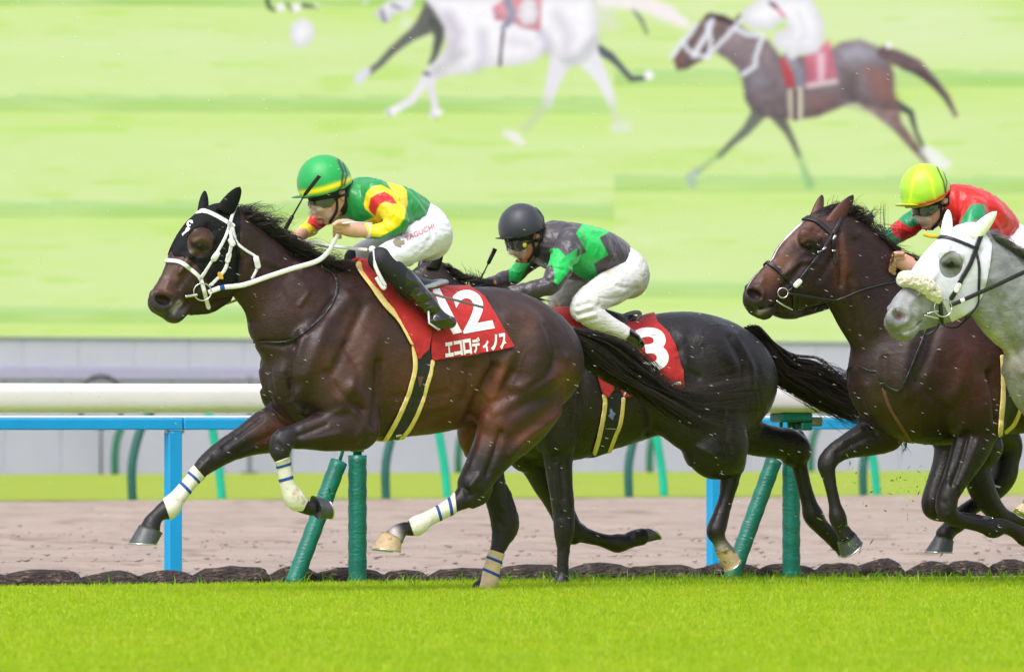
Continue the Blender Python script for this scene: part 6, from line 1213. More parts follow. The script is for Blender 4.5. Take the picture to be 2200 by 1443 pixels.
B.chain([(1780, 1020, 15), (1786, 1050, 12.5), (1794, 1085, 13.5), (1800, 1112, 19), (1806, 1130, 14.5), (1814, 1144, 16), (1820, 1154, 18)], w=-.13, k=.008)
B.chain([(2040, 760, 90), (2085, 850, 84), (2105, 900, 58)], w=[.15, .165, .16], sy=[.55, .56, .7], k=.03)      # near fore
B.chain([(2062, 905, 2150, 925), (2044, 958, 2130, 962), (2034, 1000, 2102, 1002), (2024, 1030, 2078, 1036), (2013, 1066, 2060, 1062), (2010, 1090, 2056, 1088)], w=.15, sy=[.8, .85, .9, .95, 1.05, 1.05], k=.012)
B.chain([(2034, 1098, 22), (2050, 1113, 18), (2080, 1122, 14), (2112, 1130, 15), (2134, 1134, 21), (2156, 1130, 16), (2180, 1140, 15), (2200, 1152, 19)], w=.15, k=.008)
B.chain([(2480, 790, 90), (2500, 870, 70), (2540, 930, 46), (2570, 1000, 28), (2560, 1080, 18), (2560, 1150, 20), (2545, 1180, 16)], w=[.12, .14, .14, .13, .13, .13, .13], sy=[.8, .7, .8, .9, 1, 1, 1], k=.02)
B.chain([(2490, 800, 90), (2470, 880, 66), (2440, 940, 44), (2430, 1010, 27), (2390, 1080, 18), (2360, 1140, 20), (2345, 1165, 16)], w=[-.1, -.13, -.13, -.13, -.13, -.13, -.13], sy=[.8, .7, .8, .9, 1, 1, 1], k=.02)
SB = Skin(B); SB.gain = 1.8; SB.relief(1.3, 26, 60, 2.5, 5); SB.relief(.8, 60, 40, 3.0, 9); SB.veins(2.6, 8, 3)
SB.sculpt([([(1990, 640), (1960, 720), (1940, 800), (1945, 850)], 16, 8, 'm', .1), ([(2020, 680), (1995, 760), (1970, 820)], 11, -7, 'm', .1), ([(1960, 800), (2000, 850), (2040, 880)], 8, -6, 'm', .1), ([(2080, 760), (2060, 830), (2040, 860)], 20, 10, 'm', .1), ([(2126, 800), (2140, 860), (2144, 900)], 8, -14, 'm', .1), ([(1900, 770), (1905, 830), (1930, 890)], 10, -5, 'm', .05),
    ([(1860, 830), (1870, 880)], 12, 7, 'm', .03), ([(2065, 920), (2050, 970), (2036, 1030)], 6, 5, 'n'), ([(2080, 930), (2064, 990), (2046, 1040)], 5, -6, 'n'), ([(2100, 950), (2080, 1000), (2060, 1040)], 7, 5, 'n'), ([(2030, 1080), (2036, 1096)], 6, -4, 'n'), ([(1880, 930), (1840, 950), (1800, 972)], 6, -5, 'f'), ([(1850, 926), (1810, 948)], 6, 4, 'f'),
    ([(1804, 500), (1808, 560), (1806, 612)], 6, -8, 'm'), ([(1748, 496), (1756, 502)], 7, -7, 'm', .03), ([(1722, 570), (1700, 600), (1680, 620)], 7, -5, 'm', .02), ([(1760, 600), (1785, 560), (1796, 530)], 7, -4, 'm', .03), ([(1640, 600), (1632, 616), (1640, 630)], 7, 4, 'm', .02), ([(1612, 616), (1632, 616), (1640, 628), (1636, 644), (1622, 650)], 5, 4.5, 'm', .01), ([(1838, 520), (1880, 600), (1920, 680)], 14, -6, 'm', .03), ([(1850, 500), (1900, 540), (1950, 590)], 10, 5, 'm'), ([(1826, 600), (1836, 660), (1850, 720)], 9, -6, 'm'), ([(1732, 562), (1760, 566)], 7, 3, 'm', .03), ([(1724, 522), (1738, 514), (1752, 521), (1758, 532)], 4, 3.5, 'm', .03), ([(1728, 540), (1740, 545), (1752, 540)], 3.5, 2, 'm', .03), ([(1700, 580), (1716, 566), (1740, 558)], 4, 3, 'm', .03)])
SB.C[:] = lin((46, 24, 21))
SB.paint([([(2080, 760), (2100, 820)], 60, (84, 42, 30), .7, 'm'), ([(1900, 620), (1860, 700)], 50, (46, 28, 28), .8, 'm'), ([(1940, 890), (1900, 860)], 50, (62, 42, 30), .6, 'm'), ([(1990, 700), (1960, 800)], 24, (66, 58, 62), .5, 'm'), ([(1680, 560), (1650, 600)], 24, (104, 60, 36), .8, 'm'), ([(1745, 490), (1700, 510)], 26, (104, 60, 44), .7, 'm'), ([(1800, 520), (1810, 600)], 20, (96, 48, 32), .7, 'm'),
    ([(1738, 530)], 14, (22, 18, 20), .8, 'm', .03), ([(1726, 530), (1752, 532)], 7, (14, 10, 12), .95, 'm', .03), ([(1600, 640), (1622, 664), (1650, 672)], 16, (56, 46, 48), .9, 'm'), ([(1622, 632)], 8, (50, 24, 26), .9, 'm'), ([(1630, 672), (1648, 662)], 5, (170, 150, 146), .8, 'm'), ([(1715, 600), (1740, 570)], 20, (58, 40, 40), .6, 'm'),
    (('poly', [(1650, 575), (1640, 560), (1690, 490), (1722, 470), (1736, 492), (1700, 530)]), 4, (236, 230, 232), 1, 'm', None, .0045), (('poly', [(1690, 520), (1690, 490), (1716, 476), (1730, 492), (1708, 512)]), 5, (236, 230, 232), 1, 'm', None, .011), (('poly', [(1640, 590), (1628, 582), (1600, 612), (1612, 624)]), 4, (220, 206, 206), .8, 'm', None, .004),
    (('poly', [(2000, 930), (2150, 950), (2200, 1200), (1990, 1200)]), 40, (27, 23, 26), .92, 'n'), (('poly', [(1900, 900), (1880, 1000), (1860, 1220), (1740, 1220), (1740, 940), (1830, 900)]), 34, (27, 23, 26), .9, 'f'), ([(2400, 900), (2560, 1200)], 90, (32, 28, 32), .9, 'm')])
SB.C *= np.array([.76, .78, .88])
SB.obj('body', M_coat, HB)
hoof(FB, (1802, 1168), (1834, 1142), (1812, 1196), (1846, 1160), -.13, M_hoof, HB, .95); hoof(FB, (2196, 1172), (2214, 1142), (2226, 1184), (2240, 1158), .15, M_hoof, HB); hoof(FB, (2528, 1186), (2560, 1190), (2520, 1206), (2562, 1208), .13, M_hoof, HB); hoof(FB, (2328, 1172), (2360, 1180), (2318, 1192), (2360, 1196), -.13, M_hoof, HB)
ear(SB, (1772, 476), (1808, 484), (1833, 418), .055, .08, .015, 'ear', M_coat, HB).data; ear(SB, (1740, 468), (1768, 458), (1765, 418), -.055, -.08, .015, 'ear', M_coat, HB)
for o in HB.children:
    if o.name.startswith('ear'):
        a = o.data.color_attributes.new('Col', 'FLOAT_COLOR', 'POINT'); n = len(o.data.vertices); c = np.ones((n, 4), np.float32); z = np.array([v.co.z for v in o.data.vertices]); t = np.clip((z-z.min())/(z.max()-z.min()), 0, 1)[:, None]
        c[:, :3] = np.array(lin((92, 52, 40)))*(1-t**2)+np.array(lin((30, 22, 24)))*t**2; a.data.foreach_set('color', c.ravel())
eyeball(SB, 1739, 529, .024, HB, .55)
hair(FB, [[(1776, 452, 0), (1790, 442, 0), (1810, 446, 0)], [(1800, 456, 0), (1826, 444, .02), (1850, 456, .03)], [(1826, 468, 0), (1850, 468, .03), (1880, 486, .05)], [(1850, 486, 0), (1876, 500, .05), (1906, 524, .06)], [(1880, 506, 0), (1906, 524, .06), (1936, 548, .07)], [(1916, 534, 0), (1940, 552, .06), (1976, 570, .07)], [(1950, 556, 0), (1980, 566, .05), (2020, 580, .06)]], 1500, 'mane', M_hair, HB, r=.0017, jit=.012, wj=.02, fly=.03)
hair(FB, [[(1740, 466, -.02), (1760, 452, 0), (1790, 440, 0), (1812, 446, 0)], [(1744, 474, 0), (1764, 460, 0), (1790, 450, 0), (1812, 456, 0)]], 160, 'forelock', M_hair, HB, r=.0015, jit=.006, wj=.02)
hair(FB, [[(1830, 460, 0), (1850, 445, 0), (1866, 432, 0)], [(1850, 470, 0), (1866, 450, 0), (1868, 434, 0)], [(1940, 540, 0), (1966, 528, 0), (1980, 540, 0)]], 60, 'mane', M_hair, HB, r=.0012, jit=.02, wj=.02)
hair(FB, [[(2570, 700, 0), (2640, 720, 0), (2720, 800, 0)], [(2580, 730, 0), (2640, 780, 0), (2720, 860, 0)]], 300, 'tail', M_hair, HB, r=.002)
hair(FB, [[(1938, 935, -.1), (1944, 960, -.1), (1952, 978, -.1)], [(1934, 935, -.1), (1936, 965, -.1), (1938, 984, -.1)]], 12, 'feather', M_hair, HB, r=.0018, jit=.01, wj=.01)
br = empty('bridle'); br.parent = HB
for nm, pts, wd in (('noseband', [(1640, 562), (1648, 564), (1662, 573), (1680, 588), (1700, 608), (1706, 630), (1706, 660)], 8), ('browband', [(1712, 474), (1722, 470), (1748, 473), (1771, 489), (1788, 505)], 8), ('cheekpiece', [(1810, 460), (1802, 480), (1787, 506), (1774, 527), (1753, 555), (1724, 593), (1711, 611), (1694, 626)], 6.5), ('throatlatch', [(1788, 506), (1790, 524), (1791, 545), (1795, 565)], 7)):
    strap(SB, pts, wd, nm, M_strapB, br, off=.011)
for pts, wd in (([(1789, 514), (1793, 508)], 4), ([(1754, 541), (1760, 538)], 4), ([(1786, 538), (1793, 538)], 4), ([(1766, 536), (1772, 532)], 4)): strap(SB, pts, wd, 'buckle', M_ring, br, side='n', off=.015)
strap(SB, [(1708, 612), (1716, 604)], 10, 'buckle', M_print, br, side='n', off=.016)
torus(FB, 1682, 629, .076, .024, .0032, 'bit_ring', M_ring, br, -.008)
ribbon(FB, [(1668, 646, .06), (1684, 656, .075), (1704, 666, .075)], .004, .003, 'bit', M_ring, br)
ribbon(FB, [(1694, 630, .08), (1735, 637, .085), (1788, 645, .09), (1813, 640, .11), (1846, 626, .13), (1890, 613, .15), (1932, 603, .165), (1952, 580, .17)], .006, .0035, 'rein', M_strapB, br)
ribbon(FB, [(1706, 662, .03), (1720, 668, -.02), (1740, 660, -.06), (1780, 650, -.09), (1880, 600, -.14), (1935, 560, -.14), (1950, 545, -.06), (1958, 560, .1)], .005, .003, 'rein', M_strapB, br)
strap(SB, [(2030, 600), (2000, 680), (1970, 760), (1938, 832), (1920, 838), (1898, 824)], 6, 'neck_strap', M_strapB, br, off=.007)
strap(SB, [(1900, 836), (1884, 800), (1866, 796), (1846, 786)], 4, 'breast_strap', M_strapB, br, off=.007); strap(SB, [(1898, 836), (1912, 876), (1940, 920), (1960, 950)], 7, 'breast_girth', M_brown, br, off=.005)
sad = empty('saddle'); sad.parent = HB; q, mm = SB.sel('m')
SB.shell(inpoly(q, [(2090, 550), (2300, 570), (2320, 700), (2200, 800), (2170, 770), (2156, 762), (2145, 738), (2122, 700), (2104, 664), (2080, 620)]), .016, 'number_cloth', M_redcloth, sad, thick=.012)
for p in ([(2151, 766), (2153, 800), (2152, 860), (2146, 930)], [(2202, 800), (2200, 830), (2192, 870), (2178, 906), (2160, 924)]): strap(SB, p, 8, 'girth_edge', M_yellowpad, sad, off=.012)
SB.shell(inpoly(q, [(2154, 764), (2204, 780), (2200, 830), (2190, 870), (2170, 912), (2150, 940), (2146, 930), (2152, 860)]), .010, 'girth', M_purple, sad, thick=.008)
strap(SB, [(2160, 850), (2188, 846)], 1.6, 'buckle', M_ring, sad, side='n', off=.014)
def A7(P): return [(x/6.111+1840, y/6.111+330) for x, y in P]
RD, GD = (194, 18, 18), (0, 132, 84)
JB = dict(box=(1870, 345, 2330, 740), skin=(198, 150, 130),
    jacket=[('c', [(2050, 402, 2020, 470), (2078, 400, 2050, 500), (2110, 413, 2080, 520), (2142, 436, 2110, 528), (2172, 462, 2142, 520), (2184, 484, 2160, 512)], 0, [1.25, 1.45, 1.45, 1.35, 1.2, 1.15], .03),
            ('c', [(2094, 452, 30), (2088, 480, 28), (2070, 530, 24), (2058, 552, 21), (2020, 566, 18), (1996, 572, 15), (1980, 574, 13)], [.15, .19, .22, .22, .20, .18, .17], 1.0, .012), ('c', [(2020, 446, 28), (1974, 470, 24), (1940, 494, 21), (1918, 508, 19), (1892, 522, 17)], [-.13, -.18, -.2, -.18, -.14], 1, .02)],
    jacket_sculpt=[([(2060, 420), (2070, 470)], 6, -5, 'n'), ([(2050, 410), (2054, 470)], 6, 4, 'n'), ([(2120, 440), (2150, 480), (2160, 500)], 6, -5, 'n'), ([(2130, 430), (2165, 470)], 6, 4, 'n'), ([(2100, 470), (2130, 490)], 5, -4, 'n')],
    jacket_col=RD, jacket_paint=[(('poly', A7([(1350, 950), (1390, 830), (1500, 675), (1600, 655), (1680, 675), (1700, 780), (1695, 865), (1600, 868), (1420, 930)])), 1, GD, 1, 'n', .08), (('poly', [(1700, 540), (2080, 540), (2040, 620), (1900, 640)]), 1, GD, 1, 'n', .1),
        (('poly', A7([(560, 600), (900, 600), (900, 930), (780, 935), (720, 975), (590, 905), (545, 860)])), 1, GD, 1, 'f', None, -.08), (('poly', A7([(100, 950), (430, 940), (490, 1080), (600, 1130), (500, 1300), (100, 1300)])), 1, GD, 1, 'f', None, -.05)],
    breeches=[('c', [(2166, 470, 2140, 540), (2190, 482, 2150, 572), (2216, 510, 2156, 594), (2218, 545, 2152, 596)], 0, [1.35, 1.4, 1.3, 1.2], .03), ('c', [(2186, 540, 42), (2160, 560, 38), (2128, 580, 34), (2104, 598, 30)], [.09, .15, .20, .24], 1.0, .02), ('c', [(2180, 540, 40), (2120, 560, 34), (2080, 575, 28)], [-.09, -.18, -.24], 1, .02)],
    boots=[('c', [(2104, 600, 27), (2150, 640, 24), (2200, 690, 19), (2214, 710, 17)], [.24, .26, .27, .27], 1.0, .01), ('c', [(2212, 714, 16), (2244, 718, 13)], .29, .8, .012), ('c', [(2084, 580, 26), (2130, 640, 22), (2190, 700, 17)], -.26, 1, .01)],
    head=[('b', 1996, 414, 45, 42, 0, .078, 0, .02), ('b', 1994, 452, 29, 28, 0, .062, -40, .02), ('b', 1999, 472, 20, 18, 0, .046, 20, .02), ('b', 1998, 487, 9, 8, 0, .022, 0, .015), ('b', 1975, 472, 6, 6, 0, .014, 50, .010), ('c', [(2012, 450, 27), (2036, 444, 30), (2060, 440, 34)], 0, 1.05, .03), ('b', 2031, 430, 6, 10, .078, .012, 0, .006), ('b', 2029, 430, 6, 10, -.078, .012, 0, .006), ('bs', 2032, 431, 3, 5, .092, .008, 0, .004), ('b', 1977, 464, 4.5, 11, 0, .010, 25, .008), ('b', 1986, 490, 5, 3, 0, .018, 20, .004)],
    hands=[('c', [(1986, 576, 13), (1972, 578, 14), (1954, 571, 17), (1940, 563, 17), (1930, 558, 14)], [.175, .17, .165, .16, .16], [.9, .9, .8, .8, .8], .008)]+[('c', [(1938, y, 6.0), (1922, y+1, 5.6), (1914, y+9, 5.2), (1921, y+17, 4.8)], [w_+.006, w_+.008, w_+.004, w_-.004], 1, .0015) for y, w_ in ((545, .185), (554, .171), (562, .157), (570, .143))]+[('c', [(1958, 560, 8), (1940, 550, 6.5), (1928, 548, 5.5)], [.15, .135, .13], 1, .004), ('c', [(1898, 520, 13), (1886, 526, 13), (1878, 532, 12)], -.14, 1, .008)],
    facepaint=[([(1980, 488), (1990, 485)], 4, (170, 84, 78), .8, 'm')],
    helmet=[('b', 1987, 409, 46, 56, 0, .116, -6, .01)], helmet_col=(158, 208, 44), dome=[(1934, 446), (1900, 300), (2100, 300), (2044, 404), (2024, 428), (1996, 440), (1966, 446)],
    helmet_paint=[([(1928, 434), (1950, 439), (1980, 439), (2010, 430), (2030, 418), (2046, 404)], 3.2, (214, 50, 20), 1, 'm'), ([(1928, 434), (1950, 439), (1980, 439), (2010, 430), (2030, 418), (2046, 404)], 2.4, (214, 50, 20), 1, 'm'), ([(1978, 358), (1962, 390), (1956, 430)], 3, (216, 226, 30), .8, 'n'), ([(1978, 358), (2000, 385), (2008, 425)], 3, (216, 226, 30), .8, 'n'), ([(2012, 360), (2026, 390), (2030, 414)], 1.8, (10, 12, 10), 1, 'm'), ([(2026, 370), (2033, 392), (2030, 412)], 1.5, (10, 12, 10), 1, 'm')])
PJB, RJB = rider(FB, 'jockey in red silks with green sleeves and lime yellow helmet at the right', JB)
headgear(FB, PJB, RJB, JB, [(1940, 430), (2040, 400), (2062, 440), (2050, 480), (2032, 480), (2022, 468), (2026, 450), (2036, 442), (2037, 426), (2024, 424), (2020, 440), (1950, 448)], A7([(690, 700), (860, 690), (1060, 670), (1060, 740), (980, 800), (880, 820), (760, 790)]), A7([(650, 720), (800, 800), (980, 840), (990, 940), (880, 950), (760, 900), (700, 840)]), [(2012, 446), (2030, 440), (2052, 430)], (1948, 441, .040, .088, .006, 4), mat('brim_lime', (206, 226, 40), .5), [(2018, 430), (2020, 465), (2002, 490)])
ribbon(FB, [(1984, 503, .06), (1998, 507, .07), (2014, 508, .08)], .009, .004, 'chin_band', mat('band_yellow', (226, 186, 20), .5), PJB)

# ---- dark horse mostly hidden behind the bay
FF = Frame(39.3)
HF = thing('racehorse', FF, 'dark horse almost hidden behind the bay with only chin, ear and legs showing', 'horse', 'racehorses galloping')
B = Body(FF, FF.P(1640, 1250, 0)-[0, .38, 0], FF.P(2700, 470, 0)+[0, .38, 0], 0.0095)
B.chain([(1650, 622, 1664, 672), (1676, 600, 1700, 684), (1712, 576, 1728, 680), (1760, 552, 1780, 664), (1806, 522, 1830, 640), (1838, 505, 1860, 600)], sy=[.8, .6, .5, .48, .5, .55], k=.02); B.chain([(1690, 668, 14), (1706, 672, 12)], sy=1.3, k=.012)
B.chain([(1844, 510, 1850, 640), (1890, 540, 1870, 700), (1950, 580, 1900, 770), (2020, 610, 1930, 850)], sy=.55, k=.03)
B.chain([(1930, 760, 1940, 880), (1990, 680, 2000, 930), (2060, 620, 2070, 945), (2140, 630, 2150, 930), (2300, 650, 2300, 900), (2440, 660, 2440, 880), (2560, 720, 2560, 850)], sy=[.8, .7, .62, .65, .7, .85, 1], k=.03)
B.chain([(2030, 900, 56), (2040, 950, 36), (2030, 995, 27), (2012, 1045, 24), (2004, 1080, 25), (2010, 1098, 20), (2050, 1110, 14), (2100, 1120, 16)], w=.12, k=.012)
B.chain([(2100, 900, 60), (2160, 950, 36), (2160, 990, 30), (2155, 1020, 30), (2140, 1048, 24), (2110, 1074, 18), (2078, 1096, 18), (2058, 1118, 23), (2042, 1134, 19), (2030, 1148, 20)], w=-.12, k=.012)
B.chain([(2110, 960, 46), (2098, 1000, 30), (2108, 1046, 30), (2130, 1086, 24), (2160, 1112, 18), (2200, 1120, 16)], w=.02, k=.012)
B.chain([(2500, 800, 80), (2540, 930, 40), (2560, 1040, 24), (2540, 1160, 18)], w=.1, k=.02); B.chain([(2480, 800, 80), (2460, 930, 40), (2420, 1040, 24), (2400, 1140, 18)], w=-.1, k=.02)
SF = Skin(B); SF.C[:] = lin((28, 22, 24)); SF.paint([([(1680, 676), (1710, 676)], 20, (96, 78, 74), .6, 'm')]); SF.obj('body', M_coatblk, HF)
hoof(FF, (2012, 1150), (2046, 1162), (1992, 1184), (2042, 1186), -.12, M_hoof, HF); hoof(FF, (2098, 1132), (2106, 1106), (2126, 1136), (2126, 1108), .12, M_hoof, HF)
for o in (ear(SF, (1842, 484), (1862, 500), (1876, 461), .05, .07, .012, 'ear', M_coatblk, HF), ear(SF, (1816, 508), (1836, 500), (1838, 470), -.05, -.07, .012, 'ear', M_coatblk, HF)):
    a = o.data.color_attributes.new('Col', 'FLOAT_COLOR', 'POINT'); c = np.ones((len(o.data.vertices), 4), np.float32); c[:, :3] = lin((44, 32, 32)); a.data.foreach_set('color', c.ravel())
ribbon(FF, [(2118, 1036, -.08), (2140, 1044, -.06), (2168, 1050, -.10)], .005, .004, 'leg_strap', M_strapW, HF)
ribbon(FF, [(1700, 650, .06), (1730, 660, .07), (1750, 668, .05), (1757, 650, .05)], .003, .002, 'rein', M_strapB, HF)

# ---- grey horse at the right edge
FG = Frame(36.6)
HG = thing('racehorse', FG, 'grey horse in a white hood with a sheepskin noseband at the right edge', 'horse', 'racehorses galloping')
B = Body(FG, FG.P(1885, 1290, 0)-[0, .38, 0], FG.P(2840, 440, 0)+[0, .38, 0], 0.0078)
B.chain([(2108, 506, 2098, 650), (2150, 526, 2116, 688), (2198, 552, 2140, 734), (2256, 576, 2184, 776), (2316, 590, 2236, 816)], sy=[.62, .56, .52, .52, .56], k=.035)
B.chain([(2246, 730, 2244, 806), (2262, 680, 2266, 870), (2290, 630, 2290, 930), (2350, 590, 2360, 960), (2430, 590, 2440, 950), (2530, 610, 2530, 920), (2630, 620, 2620, 890), (2720, 670, 2712, 870), (2770, 740, 2766, 830)], sy=[.9, .78, .65, .62, .66, .72, .82, .95, 1], k=.03)
B.chain([(1915, 668, 1930, 716), (1922, 652, 1956, 722), (1928, 630, 1976, 710), (1948, 608, 2004, 700), (1968, 576, 2030, 692), (1984, 548, 2062, 684), (2006, 520, 2096, 664), (2038, 494, 2112, 620), (2070, 484, 2114, 580)], sy=[.82, .70, .56, .46, .44, .46, .46, .50, .56], k=.02)
B.chain([(1926, 712, 15), (1946, 718, 14.5), (1962, 706, 12)], sy=1.3, k=.012); B.blob(1920, 684, 20, 20, .042, .022, 60, .02); B.chain([(1972, 694, 1990, 700), (2010, 684, 2024, 688)], sy=.55, k=.02); B.blob(2074, 634, 44, 40, .054, .028, 70, .03)
for s_ in (1, -1):
    B.blob(2042, 556, 30, 24, s_*.072, .030, 50, .02); B.blob(2046, 546, 24, 9, s_*.086, .016, 15, .02); B.blob(1992, 610, 34, 8, s_*.062, .016, 132, .02)
    if s_ > 0: B.blob(1933, 678, 17, 11.5, s_*.060, .028, 25, .006, sub=True); B.chain([(1982, 690, 2.5), (1966, 702, 3.5), (1944, 712, 3.5)], w=s_*.048, sy=3.0, k=.006, sub=True)
B.chain([(2300, 860, 80), (2280, 930, 52), (2250, 1000, 34), (2225, 1070, 24), (2212, 1088, 19), (2202, 1094, 15)], w=[.14, .14, .14, .14, .14, .14], k=.016)
B.chain([(2310, 860, 80), (2300, 960, 44), (2310, 1060, 26), (2306, 1150, 16), (2300, 1240, 19), (2296, 1262, 16)], w=-.13, k=.016)
B.chain([(2690, 780, 96), (2720, 900, 60), (2760, 1000, 32), (2750, 1110, 17), (2745, 1190, 19)], w=.13, k=.02); B.chain([(2690, 780, 96), (2660, 900, 60), (2650, 1010, 30), (2600, 1110, 17), (2560, 1180, 19)], w=-.13, k=.02)
SG = Skin(B); SG.gain = 1.8; SG.relief(1.5, 24, 60, 2.5, 6); SG.relief(1.0, 56, 30, 3.0, 9); SG.veins(2.6, 9, 4)
SG.sculpt([([(2120, 620), (2150, 690), (2180, 760)], 10, -9, 'm', .02), ([(2140, 600), (2170, 660), (2200, 730)], 12, 6, 'm', .02), ([(2160, 640), (2190, 690)], 5, -4, 'm', .02), ([(2108, 540), (2110, 600), (2104, 650)], 7, -8, 'm'), ([(2046, 534), (2056, 538)], 7, -6, 'm', .03), ([(1962, 644), (1950, 662), (1958, 676)], 7, 4, 'm', .02), ([(1918, 662), (1940, 660), (1952, 674), (1946, 692), (1928, 700)], 5.5, 5, 'm', .01), ([(2028, 560), (2042, 552), (2058, 560), (2062, 572)], 4, 3.5, 'm', .03), ([(2030, 580), (2044, 586), (2058, 580)], 3.5, 2, 'm', .03), ([(1970, 690), (1985, 680)], 5, -3, 'm'), ([(2200, 800), (2215, 790)], 8, 6, 'm'), ([(1960, 640), (1975, 664)], 6, 2.5, 'm', .02), ([(1978, 636), (1992, 660)], 5, -2.5, 'm', .02)])
SG.C[:] = lin((126, 127, 131)); _mo = n3(SG.V, 30, 3)*.6+n3(SG.V, 70, 4)*.4; SG.C *= (0.72+.56*_mo)[:, None]
SG.paint([([(1898, 684), (1916, 712), (1950, 724)], 18, (96, 94, 102), .8, 'm'), ([(1932, 679)], 9, (90, 40, 44), .95, 'n'), ([(2042, 570)], 15, (76, 74, 80), .8, 'm', .03), ([(2030, 569), (2058, 572)], 7, (20, 18, 22), .95, 'm', .03), ([(2190, 790), (2260, 900)], 50, (110, 104, 96), .7, 'm'), ([(2140, 720), (2170, 780)], 24, (150, 142, 124), .6, 'm'), ([(2250, 1000), (2220, 1090)], 40, (90, 86, 84), .9, 'm'), ([(1990, 660), (2000, 650)], 14, (130, 126, 128), .6, 'm'), ([(1944, 714), (1966, 700)], 5, (214, 208, 196), .7, 'm'), ([(2300, 1000), (2300, 1250)], 60, (96, 92, 92), .9, 'm')])
SG.obj('body', M_coatgrey, HG); eyeball(SG, 2044, 568, .025, HG, .55)
hoof(FG, (2212, 1100), (2196, 1080), (2204, 1112), (2182, 1092), .14, M_hooflt, HG); hoof(FG, (2276, 1262), (2312, 1264), (2266, 1282), (2314, 1282), -.13, M_hoof, HG)
q, m_ = SG.sel('m'); outl = [(1960, 592), (1955, 560), (1970, 500), (2020, 450), (2110, 450), (2118, 505), (2131, 527), (2127, 566), (2120, 605), (2110, 637), (2093, 664), (2071, 677), (2044, 690), (2030, 660), (2018, 636), (1990, 604), (1970, 594)]
hole = 1-np.hypot(((q[:, 0]-2043)*.94+(q[:, 1]-569)*.34)/25, (-(q[:, 0]-2043)*.34+(q[:, 1]-569)*.94)/29)
hoodg, hsg = SG.shell(np.minimum(inpoly(q, outl), -hole*26), .005, 'hood', M_whitehood, HG, thick=.006)
M_eargrey = mat('white_ear', (232, 234, 222), 0.6, 0.04, 20, 0.3, 60, dirt=((110, 112, 104), 60, .72))
ear(SG, (2076, 500), (2100, 526), (2142, 454), .055, .085, .017, 'hood_ear', M_eargrey, hoodg); ear(SG, (2022, 506), (2048, 490), (2036, 450), -.055, -.08, .016, 'hood_ear', M_eargrey, hoodg)
br = empty('bridle'); br.parent = HG
M_fleece = mat('sheepskin', (206, 198, 184), 0.95, 0.12, 40, 1.0, 45, 0.02, dirt=((150, 132, 104), 20, .6), sheen=.5)
B2 = Body(FG, FG.P(1915, 670, 0)-[0, .2, 0], FG.P(2050, 570, 0)+[0, .2, 0], .006)
for s_ in (1, -1): B2.chain([(1944, 600, 17), (1962, 600, 19), (1988, 612, 19), (2008, 632, 16), (2014, 640, 12)], w=[.0, .045*s_, .072*s_, .078*s_, .08*s_], sy=1, k=.01)
s_f = Skin(B2); nz = np.array([noise.noise(Vector(v)*55)+.5*noise.noise(Vector(v)*120) for v in s_f.V]); s_f.V += s_f.N*(nz*.006)[:, None]; s_f.obj('sheepskin', M_fleece, br)
for nm, pts, wd in (('browband', [(2004, 514), (2012, 513), (2034, 512), (2063, 521), (2094, 534)], 6), ('cheekpiece', [(2108, 500), (2095, 534), (2083, 566), (2064, 600), (2052, 624), (2042, 640)], 9), ('throatlatch', [(2095, 540), (2101, 575), (2100, 624), (2100, 648), (2084, 672), (2060, 690)], 3.5), ('noseband', [(2018, 640), (2020, 664), (2022, 690)], 7)):
    strap(SG, pts, wd, nm, M_strapB, br, off=.011)
strap(SG, [(2052, 624), (2058, 612)], 10, 'buckle', M_strapW, br, side='n', off=.014)
torus(FG, 2026, 661, .084, .042, .0034, 'bit_ring', M_ring, br, -.012); ribbon(FG, [(1986, 677, .066), (2000, 680, .076), (2016, 684, .082)], .004, .004, 'bit', M_ring, br); ribbon(FG, [(1992, 674, .068), (2004, 670, .078), (2016, 668, .084)], .004, .004, 'bit', M_ring, br)
ribbon(FG, [(2041, 656, .092), (2068, 645, .11), (2110, 626, .13), (2150, 608, .15), (2200, 585, .17), (2260, 562, .18)], .0105, .0035, 'rein', M_strapB, br); ribbon(FG, [(2064, 647, .112), (2072, 644, .114)], .0115, .006, 'rein_stop', M_strapW, br)
ribbon(FG, [(1971, 711, .02), (1992, 718, .04), (2010, 708, .06), (2020, 692, .08)], .006, .003, 'chin_strap', M_strapB, br); ribbon(FG, [(2022, 694, .06), (2036, 702, .0), (2058, 702, -.05), (2082, 680, -.09), (2120, 650, -.12)], .006, .003, 'rein', M_strapB, br)
hair(FG, [[(2112, 504, 0), (2130, 504, .02), (2160, 520, .03)], [(2130, 512, 0), (2160, 520, .04), (2190, 545, .05)], [(2160, 530, 0), (2190, 540, .04), (2220, 562, .05)], [(2200, 552, 0), (2230, 560, .04), (2270, 580, .05)]], 1100, 'mane', M_hairgrey, HG, r=.0017, jit=.01, wj=.02)

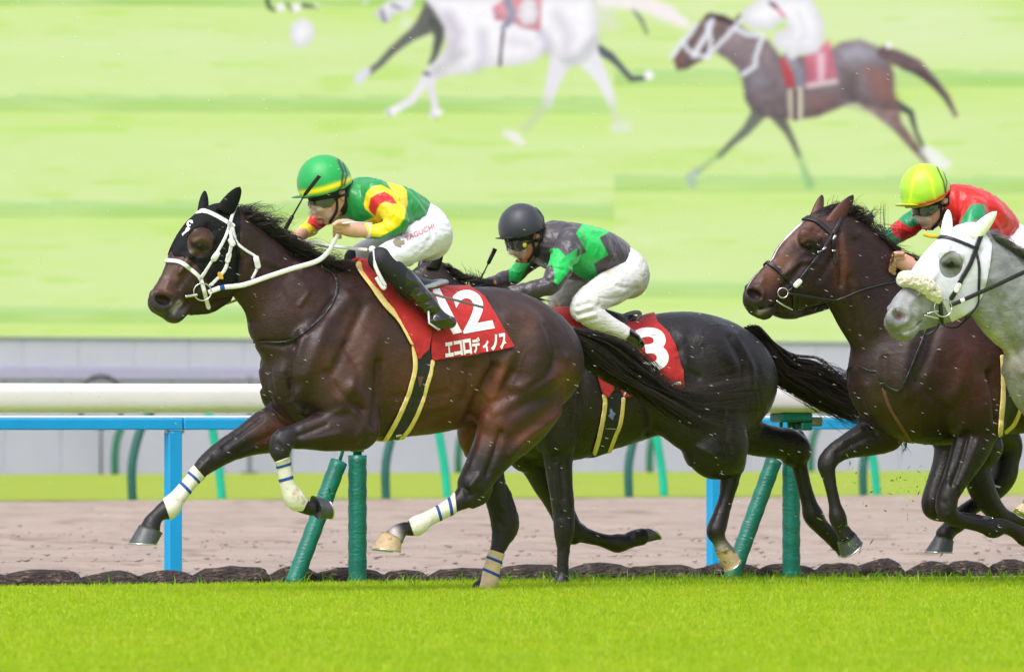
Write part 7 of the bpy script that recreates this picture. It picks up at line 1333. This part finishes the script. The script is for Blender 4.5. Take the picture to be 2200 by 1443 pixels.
# ---- rain and flying turf
M_rain = mat('rain_drop', (235, 238, 245), 0.05, 0, 10, 0, trans=.5, coat=1.0)
rng = np.random.default_rng(11); n = 1000; V = []; F = []
d = rng.uniform(35.2, 37.2, n); px = rng.uniform(-150, 2350, n); py = rng.uniform(-60, 1240, n)
for k in range(n):
    c = np.array([(px[k]-1100)/FPX*d[k], d[k], CAMZ-(py[k]-HOR)/FPX*d[k]]); u = np.array([.93, 0, -.36]); u /= np.linalg.norm(u); s_ = rng.uniform(.5, 1.25); a = .0105*s_; r = .00075*s_
    b = len(V); e1 = np.array([0, 1, 0]); e2 = np.cross(u, e1)
    V += [c-u*a]+[c+(e1*math.cos(t)+e2*math.sin(t))*r for t in (0, 1.57, 3.14, 4.71)]+[c+u*a]
    F += [(b, b+1+i, b+1+(i+1) % 4) for i in range(4)]+[(b+5, b+1+(i+1) % 4, b+1+i) for i in range(4)]
tag(mesh_from('rain', V, F, M_rain, None), 'fine slanting raindrops falling in front of the horses', 'rain', kind='stuff')
V = []; F = []; C_ = []; c_ = [lin((110, 170, 30)), lin((60, 90, 30)), lin((150, 200, 60))]
for (cx, cy, sx, sy, k, w0) in ((1945, 1045, 60, 60, 46, 38.2), (1880, 1080, 120, 90, 40, 38.0), (1830, 1175, 40, 20, 14, 37.6), (1790, 1150, 60, 60, 14, 37.6), (700, 1060, 16, 8, 12, 37.4), (1850, 1000, 60, 60, 20, 38), (1990, 1160, 120, 40, 18, 38)):
    for _ in range(int(k*.6)):
        x = rng.normal(cx, sx/2); y = rng.normal(cy, sy/2); d_ = w0+rng.normal(0, .15); c = np.array([(x-1100)/FPX*d_, d_, max(.05, CAMZ-(y-HOR)/FPX*d_)]); u = rng.normal(0, 1, 3); u /= np.linalg.norm(u); v = np.cross(u, rng.normal(0, 1, 3)); v /= np.linalg.norm(v); a = rng.uniform(.005, .02); b_ = rng.uniform(.0015, .004); b = len(V); nrm = np.cross(u, v)*.001
        V += [c-u*a, c+v*b_, c+u*a, c-v*b_, c+nrm, c-nrm]; F += [(b, b+1, b+4), (b+1, b+2, b+4), (b+2, b+3, b+4), (b+3, b, b+4), (b+1, b, b+5), (b+2, b+1, b+5), (b+3, b+2, b+5), (b, b+3, b+5)]; C_ += [c_[rng.integers(3)]]*6
tag(mesh_from('turf_fragments', V, F, M_blade, None, np.array(C_), False), 'bits of torn grass and soil thrown up by the hooves', 'turf fragments', kind='stuff')
